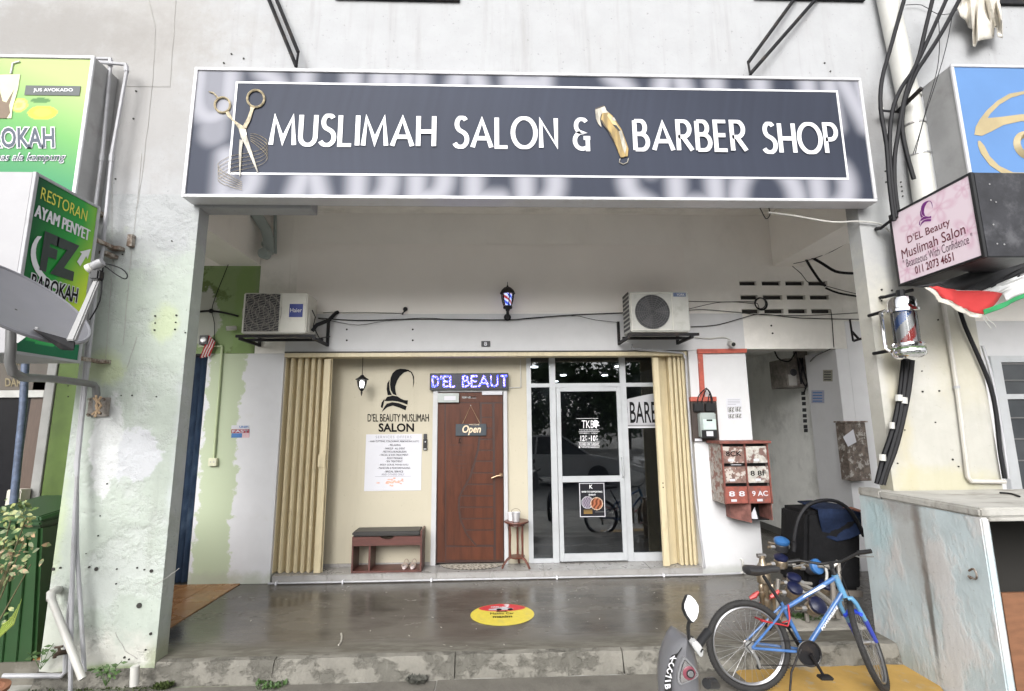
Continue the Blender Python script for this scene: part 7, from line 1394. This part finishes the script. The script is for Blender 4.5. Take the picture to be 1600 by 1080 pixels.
tb([ST+Vector((-.01, 0, -.03)), HT], .0165, 'top_tube', blue_f); tb([HB+Vector((-.0, 0, .02)), BBp], .0195, 'down_tube', blue_f); tb([ST+Vector((-.012, 0, .03)), BBp], .015, 'seat_tube', blue_f); tb([HB+Vector((.008, 0, -.02)), HT+Vector((-.005, 0, .02))], .024, 'head_tube', ltb)
tb([BBp+Vector((.0, -.035, 0)), BBp+Vector((0, .035, 0))], .026, 'bottom_bracket', blue_f)
for s_ in (-1, 1):
    tb([BBp+Vector((-.02, s_*.025, 0)), BBp+Vector((-.12, s_*.045, .01)), RH+Vector((.0, s_*.062, 0))], .0105, 'chainstay', blue_f, n=8); tb([ST+Vector((.0, s_*.02, 0)), ST+Vector((-.08, s_*.042, -.08)), RH+Vector((.0, s_*.062, 0))], .009, 'seatstay', blue_f, n=8)
tb([ST, SDp+Vector((0, 0, -.02))], .0135, 'seat_post', BLACK)
bm = bmesh.new(); prof = [(-.15, .035, .02), (-.13, .075, .032), (-.07, .082, .034), (-.0, .055, .028), (.06, .028, .024), (.11, .022, .022), (.135, .012, .014)]; rings = []
for x, w_, h_ in prof: rings.append([TB @ (SDp+Vector((x, w_*math.cos(t), .03+h_*math.sin(t)*(1 if math.sin(t) > 0 else 1.3)-(.006 if -.1 < x < .05 else 0)))) for t in [2*PI*k/12 for k in range(12)]])
mb = MB(); 
for r_ in rings: mb.v += r_
for i in range(len(rings)-1):
    for k in range(12): mb.f.append((i*12+k, i*12+(k+1) % 12, (i+1)*12+(k+1) % 12, (i+1)*12+k))
mb.f += [tuple(range(12)), tuple((len(rings)-1)*12+k for k in range(11, -1, -1))]; mb.mi = [0]*len(mb.f); mb.build('saddle', mat('saddle_black', (.028, .028, .03), .35, var=.1, bump=.1), Bi, smooth=True); bm.free()
tb([SDp+Vector((-.12, .02, .0)), SDp+Vector((-.05, .02, -.015)), SDp+Vector((.08, .01, .01))], .004, 'saddle_rail', STEEL, n=6)
# drivetrain on the near side (-y)
for rr, yy in ((.085, -.052), (.068, -.044)):
    mb = MB(TB); n = 44; P1 = [BBp+Vector(((rr+(.004 if k % 2 else -.002))*math.cos(2*PI*k/n), yy, (rr+(.004 if k % 2 else -.002))*math.sin(2*PI*k/n))) for k in range(n)]; mb.prism(P1, (0, .003, 0)); mb.build('chainring', BLKMETAL, Bi)
mb = MB(TB); mb.ring(BBp+Vector((0, -.06, 0)), (0, 1, 0), .088, .006, 36, 6); mb.build('chain_guard', BLACK, Bi, smooth=True)
ca = R(-62)
for s_, yy in ((1, -.075), (-1, .075)):
    e = BBp+Vector((.17*math.cos(ca)*s_, yy, .17*math.sin(ca)*s_)); tb([BBp+Vector((0, yy, 0)), e], [.014, .010], 'crank_arm', BLKMETAL, n=8); mb = MB(TB); mb.box(e.x-.05, e.x+.045, e.y-.05 if s_ > 0 else e.y-.02, e.y+.02 if s_ > 0 else e.y+.05, e.z-.012, e.z+.012); mb.build('pedal', BLACK, Bi, bevel=.006)
mb = MB(TB)
for k in range(6): mb.lathe([(.042-.005*k, 0), (.042-.005*k, .002)], RH+Vector((0, -.036-.004*k, 0)), (0, -1, 0), 22)
mb.build('cassette', STEEL, Bi)
tb([BBp+Vector((0, -.05, .086)), RH+Vector((.01, -.05, .04)), RH+Vector((-.035, -.05, .005)), RH+Vector((0, -.05, -.04)), RH+Vector((.02, -.055, -.07)), RH+Vector((.035, -.055, -.11)), RH+Vector((.06, -.055, -.12)), BBp+Vector((0, -.05, -.086)), BBp+Vector((.06, -.05, -.06)), BBp+Vector((.086, -.05, 0)), BBp+Vector((.06, -.05, .06)), BBp+Vector((0, -.05, .087))], .0035, 'chain', BLKMETAL, n=5)
tb([RH+Vector((.005, -.06, -.03)), RH+Vector((.03, -.065, -.075)), RH+Vector((.045, -.065, -.135))], [.014, .012, .010], 'rear_derailleur', STEEL, n=8)
for z in (-.075, -.13): mb = MB(TB); mb.lathe([(.019, -.004), (.019, .004)], RH+Vector((.038, -.058, z)), (0, 1, 0), 12); mb.build('jockey_wheel', BLACK, Bi)
tb([BBp+Vector((-.05, -.045, .03)), BBp+Vector((-.16, -.07, -.12)), BBp+Vector((-.2, -.09, -.25))], .008, 'kickstand', BLKMETAL, n=6)
# red cable lock looped under the saddle
tb([ST+Vector((.03, -.03, .02)), ST+Vector((.025, -.035, -.08)), ST+Vector((.0, -.04, -.13)), ST+Vector((-.09, -.045, -.11)), ST+Vector((-.2, -.05, -.09)), ST+Vector((-.24, -.03, -.07)), ST+Vector((-.18, .03, -.10)), ST+Vector((-.05, .035, -.14)), ST+Vector((.04, .0, -.1)), ST+Vector((.035, -.02, .0))], .006, 'cable_lock', mat('red_lock_cable', (.42, .02, .03), .4, bump=0), n=6)
for s_ in (-1, 1): tb([ST+Vector((-.12, s_*.045, -.12)), ST+Vector((-.14, s_*.03, -.16))], .011, 'brake_pad', BLKMETAL, n=6)
# frame decals: white flash and lettering on the down tube
def along(P, Q, t): return P.lerp(Q, t)
d_dt = (BBp-HB).normalized(); up_dt = Vector((-d_dt.z, 0, d_dt.x)); 
if up_dt.z < 0: up_dt = -up_dt
s0 = along(BBp, HB, .38); L_ = (HB-BBp).length
text('lettering', 'POWERBIKE', TB @ (s0+Vector((0, -.0240, 0))-up_dt*.010), TB.to_3x3() @ ((HB-BBp)*.42), TB.to_3x3() @ (up_dt*.020), mat('frame_white_print', (.72, .74, .76), .3, bump=0), Bi, bold=.03, shear=.2)
mb = MB(TB); a_, b_2 = along(HT, ST, .28), along(HT, ST, .62); u_n = Vector((0, 0, 1)); mb.prism([a_+Vector((0, -.0195, .010)), a_+Vector((.03, -.0195, .0)), along(HT, ST, .66)+Vector((0, -.0195, -.008)), b_2+Vector((0, -.0195, .004))], (0, -.0006, 0)); mb.build('frame_flash', MATS['frame_white_print'], Bi)
# steering assembly, turned towards the street
SA = (HT-HB).normalized(); ang = R(52)
TS = TB @ Matrix.Translation(HB) @ Matrix.Rotation(ang, 4, SA) @ Matrix.Translation(-HB)
wheel(FH, TS)
crown = HB-SA*.035
for s_ in (-1, 1):
    yy = s_*.058; tb([crown+Vector((0, s_*.02, 0)), crown+Vector((.0, s_*.045, .0)), crown+Vector((.02, yy, -.04)), crown.lerp(FH, .55)+Vector((.008, yy, 0))], [.018, .018, .017, .017], 'fork_upper_leg', ltb, T=TS); tb([crown.lerp(FH, .5)+Vector((.01, yy, 0)), FH+Vector((0, yy, 0))], [.020, .015], 'fork_lower_leg', mat('fork_indigo', (.03, .05, .32), .3, bump=0), T=TS)
tb([crown+Vector((.05, -.058, -.12)), crown+Vector((.085, -.03, -.10)), crown+Vector((.09, .03, -.10)), crown+Vector((.05, .058, -.12))], [.014, .02, .02, .014], 'fork_brace', mat('fork_brace_blue', (.03, .07, .60), .3, bump=0), T=TS)
stem = HT+SA*.06; clampp = stem+Vector((.06, 0, .05)); tb([HT, stem, clampp], .017, 'stem', BLACK, T=TS)
tb([clampp+Vector((-.05, .30, .045)), clampp+Vector((-.03, .22, .045)), clampp+Vector((0, .08, .0)), clampp, clampp+Vector((0, -.08, .0)), clampp+Vector((-.03, -.22, .045)), clampp+Vector((-.05, -.30, .045))], .0115, 'handlebar', BLACK, T=TS)
for s_ in (-1, 1):
    tb([clampp+Vector((-.031, s_*.215, .045)), clampp+Vector((-.051, s_*.31, .045))], .017, 'grip', BLACK, T=TS); tb([clampp+Vector((.0, s_*.18, .03)), clampp+Vector((.045, s_*.20, .015)), clampp+Vector((.02, s_*.30, .005))], .006, 'brake_lever', STEEL, T=TS, n=6)
    tb([clampp+Vector((.0, s_*.17, .03)), clampp+Vector((.10, s_*.10, .0)), clampp+Vector((.09, s_*.02, -.08)), HB+Vector((.05, s_*.03, -.02))], .003, 'brake_cable', WIRE, T=TS, n=5)

# ================================================================== SCOOTER (only its nose shows)
Scb = Vector((1.10, -3.58, -.15)); Sc = thing('scooter', 'grey scooter nose with mirror and headlight at the bottom edge', 'scooter', Scb)
sg = mat('grey_scooter_plastic', (.13, .13, .14), .35, var=.08, bump=.02); Ys = -3.62
def sp(x, y, Y=Ys): return at(x, y, Y)
sec = [(1006, [(1064, 1004), (1084, 1002)], .0), ]
outlineL = [(1070, 1003), (1058, 1010), (1050, 1024), (1044, 1042), (1041, 1062), (1041, 1085), (1043, 1110), (1050, 1150)]; outlineR = [(1078, 1002), (1089, 1010), (1094, 1024), (1100, 1042), (1104, 1062), (1107, 1085), (1108, 1110), (1106, 1150)]
mb = MB(); n = 12
for (l, r_) in zip(outlineL, outlineR):
    a, b_ = sp(*l), sp(*r_); c = (a+b_)/2; hw = (b_-a).length/2
    for k in range(n): t = 2*PI*k/n; mb.v.append(Vector((c.x+hw*math.cos(t), Ys+.10+math.sin(t)*(.10 if math.sin(t) < 0 else .09), (a.z+b_.z)/2-.01*math.sin(t))))
for i in range(len(outlineL)-1):
    for k in range(n): mb.f.append((i*n+k, i*n+(k+1) % n, (i+1)*n+(k+1) % n, (i+1)*n+k))
mb.f += [tuple(range(n)), tuple((len(outlineL)-1)*n+k for k in range(n-1, -1, -1))]; mb.mi = [0]*len(mb.f); mb.build('front_cowl', sg, Sc, smooth=True)
yh = Ys-.012
mb = MB(); mb.prism([sp(x, y, yh) for x, y in [(1069, 1027), (1073, 1029), (1085, 1042), (1093, 1055), (1090, 1060), (1075, 1068), (1064, 1072), (1060, 1068), (1060, 1055), (1064, 1038)]], (0, .05, 0)); mb.build('headlight_bezel', mat('bezel_grey', (.35, .35, .36), .2, metal=.4, bump=0), Sc, bevel=.004)
mb = MB(); mb.prism([sp(x, y, yh-.002) for x, y in [(1069.5, 1030), (1083, 1043), (1090, 1055), (1075, 1064), (1065, 1068), (1062, 1064), (1062, 1055), (1065, 1041)]], (0, -.004, 0)); mb.build('headlight_reflector', mat('silver_reflector', (.75, .72, .72), .15, metal=.9, var=.2, scale=60, bump=.5), Sc, bevel=.002)
for (x, y, r_, m_) in ((1077, 1052, .026, mat('lamp_maroon_ring', (.20, .05, .07), .3, bump=0)), (1079, 1053, .017, BLACK), (1079.5, 1053.5, .012, CHROME)):
    p_ = sp(x, y, yh-.007-(.003 if r_ < .02 else 0)-(.003 if r_ < .015 else 0)); MB().lathe([(r_, 0), (r_*.9, .002)], p_, (0, -1, 0), 18).build('headlight_lamp', m_, Sc, smooth=True)
# number strip along the left edge
nb = MB(); PL = [(1058, 1012), (1049, 1025), (1042, 1045), (1038, 1065), (1039, 1090)]; PR = [(1066, 1012), (1057, 1027), (1051, 1047), (1049, 1067), (1050, 1090)]
V1 = [sp(x, y, Ys+.035) for x, y in PL]; V2 = [sp(x, y, Ys+.005) for x, y in PR]
nb.v = V1+V2; nb.f = [(i, i+1, 5+i+1, 5+i) for i in range(4)]; nb.mi = [0]*4; nb.build('number_strip', mat('black_strip', (.02, .02, .02), .4, bump=0), Sc)
for ch, x, y, rot in (('K', 1052, 1030, 62), ('C', 1048.5, 1039, 68), ('C', 1046, 1048, 74), ('7', 1044.5, 1057.5, 80), ('I', 1043.7, 1064, 84), ('B', 1043.4, 1073, 86)):
    p_ = sp(x, y, Ys-.004); a_ = R(-rot); U1 = Vector((math.cos(a_), .0, math.sin(a_))); V1_ = Vector((-math.sin(a_), 0, math.cos(a_))); w_ = .018 if ch != 'I' else .006
    text('lettering', ch, p_-U1*w_/2-V1_*.012, U1*w_, V1_*.024, SIGNW, Sc, bold=.03)
# mirror, stem, handlebar
m0 = sp(1078, 952, -3.70); mb = MB(); out = [(1077, 931), (1081, 932), (1087, 938), (1091, 947), (1090, 956), (1086, 965), (1080, 971), (1077, 969), (1072, 961), (1069, 951), (1070, 944)]
mo = [sp(x, y, -3.70) for x, y in out]; mb.prism(mo, (0, -.003, 0)); mglass = mat('mirror_glass_surface', (.95, .95, .96), .03, metal=1, var=0, bump=0)
# the glass leans back so that it mirrors the bright sky
mi = MB(); cM = sum(mo, Vector())/len(mo); tilt = Matrix.Rotation(R(-24), 3, 'X'); rel = [tilt @ (p-cM)+cM for p in mo]; nn = tilt @ Vector((0, -1, 0))
mi.prism([p+nn*.004 for p in rel], nn*.002); mi.build('mirror_glass', mglass, Sc)
ms = MB(); n2 = len(rel); ms.v = [cM+(p-cM)*1.06+nn*.004 for p in rel]+[cM+(p-cM)*1.04-nn*.012+Vector((-.006, 0, 0)) for p in rel]+[cM+(p-cM)*.6-nn*.028+Vector((-.010, 0, 0)) for p in rel]
ms.f = [(i, (i+1) % n2, n2+(i+1) % n2, n2+i) for i in range(n2)]+[(n2+i, n2+(i+1) % n2, 2*n2+(i+1) % n2, 2*n2+i) for i in range(n2)]+[tuple(range(2*n2, 3*n2)), tuple(range(n2-1, -1, -1))]; ms.mi = [0]*len(ms.f); ms.build('mirror_shell', BLACK, Sc, smooth=True)
mb = MB(); mb.tube([sp(1077, 970, -3.68), sp(1075, 980, -3.66), sp(1076, 995, -3.63), sp(1079, 1006, -3.60)], .0075, 8); mb.build('mirror_stem', BLACK, Sc, smooth=True)
mb = MB(); mb.tube([sp(1090, 1010, -3.62), sp(1098, 998, -3.60), sp(1107, 987, -3.58)], [.016, .018, .019], 12); mb.build('grip', BLACK, Sc, smooth=True)
mb = MB(); mb.tube([sp(1081, 1005, -3.62), sp(1081, 994, -3.62)], [.006, .007], 8); mb.build('lever_bolt', BLACK, Sc, smooth=True)
mb = MB(); mb.prism([sp(x, y, -3.66) for x, y in [(1080, 1005), (1088, 1001), (1095, 1008), (1100, 1016), (1099, 1027), (1096, 1029), (1092, 1023), (1085, 1014)]], (0, .05, 0)); mb.build('handlebar_cover', mat('pale_grey_cover', (.50, .50, .50), .35, bump=0), Sc, bevel=.008)
mb = MB(); mb.prism([sp(x, y, -3.668) for x, y in [(1095, 1020), (1099, 1014), (1097, 1013), (1094, 1018)]], (0, -.003, 0)); mb.build('switch', BLACK, Sc)
mb = MB(); mb.tube([sp(1104, 1068, -3.6), sp(1114, 1067, -3.56), sp(1121, 1071, -3.54)], [.02, .022, .014], 10); mb.build('indicator', BLACK, Sc, smooth=True)
wc = Vector((Scb.x-.02, -3.62, .13))
MB().tube([wc+Vector((.25*math.cos(2*PI*k/30)*.25, .25*math.cos(2*PI*k/30)*-.97, .25*math.sin(2*PI*k/30)-.03)) for k in range(30)], .03, 8, closed=True).build('front_tyre', rub, Sc, smooth=True)
MB().hexa([(Scb.x-.03, -3.55, .1), (Scb.x+.06, -3.55, .1), (Scb.x+.10, -3.50, .1), (Scb.x-.07, -3.50, .1)], [(Scb.x-.03, -3.55, .32), (Scb.x+.06, -3.55, .32), (Scb.x+.10, -3.50, .34), (Scb.x-.07, -3.50, .34)]).build('leg_shield', sg, Sc)

# ================================================================== STREET BEHIND THE CAMERA (mirrored in the shop glass)
def car(name, lab, x, y, col, rz=0):
    o = thing(name, lab, 'car', (x, y, -.146), 'cars parked across the street'); T = Matrix.Translation((x, y, -.146)) @ Matrix.Rotation(rz, 4, 'Z'); pm_ = mat('car_paint_'+str(col[0]), col, .2, var=.02, bump=0, coat=.6); gmm = mat('car_window_glass', (.02, .025, .03), .05, bump=0)
    def sect(pts, w0, w1, nm, m_, bev): mb = MB(T); mb.hexa if 0 else None; P = [(px_, -w0, pz) for px_, pz in pts]; Q = [(px_, w0, pz) for px_, pz in pts]; n_ = len(P); mb.add(P+Q, [tuple(range(n_)), tuple(range(2*n_-1, n_-1, -1))]+[(i, (i+1) % n_, n_+(i+1) % n_, n_+i) for i in range(n_)]); return mb.build(nm, m_, o, bevel=bev)
    sect([(-2.1, .3), (2.05, .3), (2.15, .55), (2.0, .75), (1.1, .93), (-1.9, .98), (-2.15, .8)], .86, .86, 'body', pm_, .05)
    mb = MB(T); mb.hexa([(-1.75, -.82, .97), (1.1, -.82, .93), (1.1, .82, .93), (-1.75, .82, .97)], [(-1.35, -.62, 1.45), (.35, -.62, 1.45), (.35, .62, 1.45), (-1.35, .62, 1.45)]); mb.build('cabin_glass', gmm, o, bevel=.02)
    mb = MB(T); mb.box(-1.38, .38, -.64, .64, 1.451, 1.49); mb.build('roof', pm_, o, bevel=.02)
    for sx_, s_ in ((1.35, -1), (1.35, 1), (-1.3, -1), (-1.3, 1)): mb = MB(T); mb.lathe([(.2, -.01), (.31, 0), (.31, .2), (.2, .21)], (sx_, s_*.88-(.2 if s_ > 0 else 0), .31), (0, 1, 0), 20); mb.build('wheel', rub, o, smooth=True)
    for s_ in (-1, 1):
        for a_, b__ in (((-.5, -.83*1.0), (-.42, -.63)), ((1.08, -.83), (.34, -.635))): mb = MB(T); mb.tube([(a_[0], s_*.825, .95), (b__[0], s_*.64, 1.46)], .03, 5); mb.build('pillar_post', pm_, o)
        mb = MB(T); mb.box(2.0, 2.14, s_*.6-.15, s_*.6+.15, .6, .72); mb.build('headlight', CHROME, o, bevel=.02)
car('parked_car', 'silver car parked across the street, mirrored in the shop glass', 1.7, -9.4, (.50, .51, .52)); car('parked_car', 'white car parked to the right across the street', 6.6, -9.6, (.65, .65, .65), PI); car('parked_car', 'dark grey car parked to the left across the street', -5.2, -9.6, (.12, .13, .15))
fol = mat('tree_foliage', (.07, .12, .045), .6, var=.5, scale=1.5, bump=0); bark = mat('tree_bark', (.09, .07, .05), .9, var=.3, scale=8, bump=.5)
def tree(x, y, h, r_, lab):
    o = thing('street_tree', lab, 'tree', (x, y, -.15), 'trees across the street'); mb = MB(); mb.tube([(x, y, -.15), (x+.1, y, h*.3), (x-.1, y+.1, h*.6), (x, y, h*.85)], [.2, .16, .11, .04], 8)
    for k in range(6): a = k*1.05; mb.tube([(x, y, h*.35+.3*k), (x+math.cos(a)*r_*.6, y+math.sin(a)*r_*.6, h*.5+.4*k)], [.07, .02], 5)
    mb.build('trunk', bark, o, smooth=True); n_ = 6500; cl_ = rng.normal(size=(26, 3))*np.array([r_*.5, r_*.5, h*.16])+np.array([x, y, h*.62]); idx = rng.integers(0, 26, n_); cl_[:9, 2] -= h*.25
    P = cl_[idx]+rng.normal(size=(n_, 3))*.6; D1 = rng.normal(size=(n_, 3)); D1 /= np.linalg.norm(D1, axis=1)[:, None]; D2 = np.cross(D1, rng.normal(size=(n_, 3))); D2 /= np.linalg.norm(D2, axis=1)[:, None]; s_ = rng.uniform(.14, .28, n_)[:, None]
    V = np.stack([P-D1*s_, P+D2*s_*.5, P+D1*s_, P-D2*s_*.5], 1).reshape(-1, 3); me = bpy.data.meshes.new('crown'); me.from_pydata(V.tolist(), [], [(4*i, 4*i+1, 4*i+2, 4*i+3) for i in range(n_)]); V0 = Vector((x, y, -.15)); me.transform(Matrix.Translation(-V0)); me.materials.append(fol); c_ = bpy.data.objects.new('crown', me); C.objects.link(c_); c_.parent = o; c_['kind'] = 'stuff'
for k_, (x, y, h, r_) in enumerate([(-27+k*4.6, -30-(k % 2)*1.5, 7+(k*37 % 5)*.35, 3.0) for k in range(12)]): tree(x, y, h, r_, f'leafy tree across the street, {["first", "second", "third", "fourth", "fifth", "sixth", "seventh", "eighth", "ninth", "tenth", "eleventh", "twelfth"][k_]} from the left of the row')
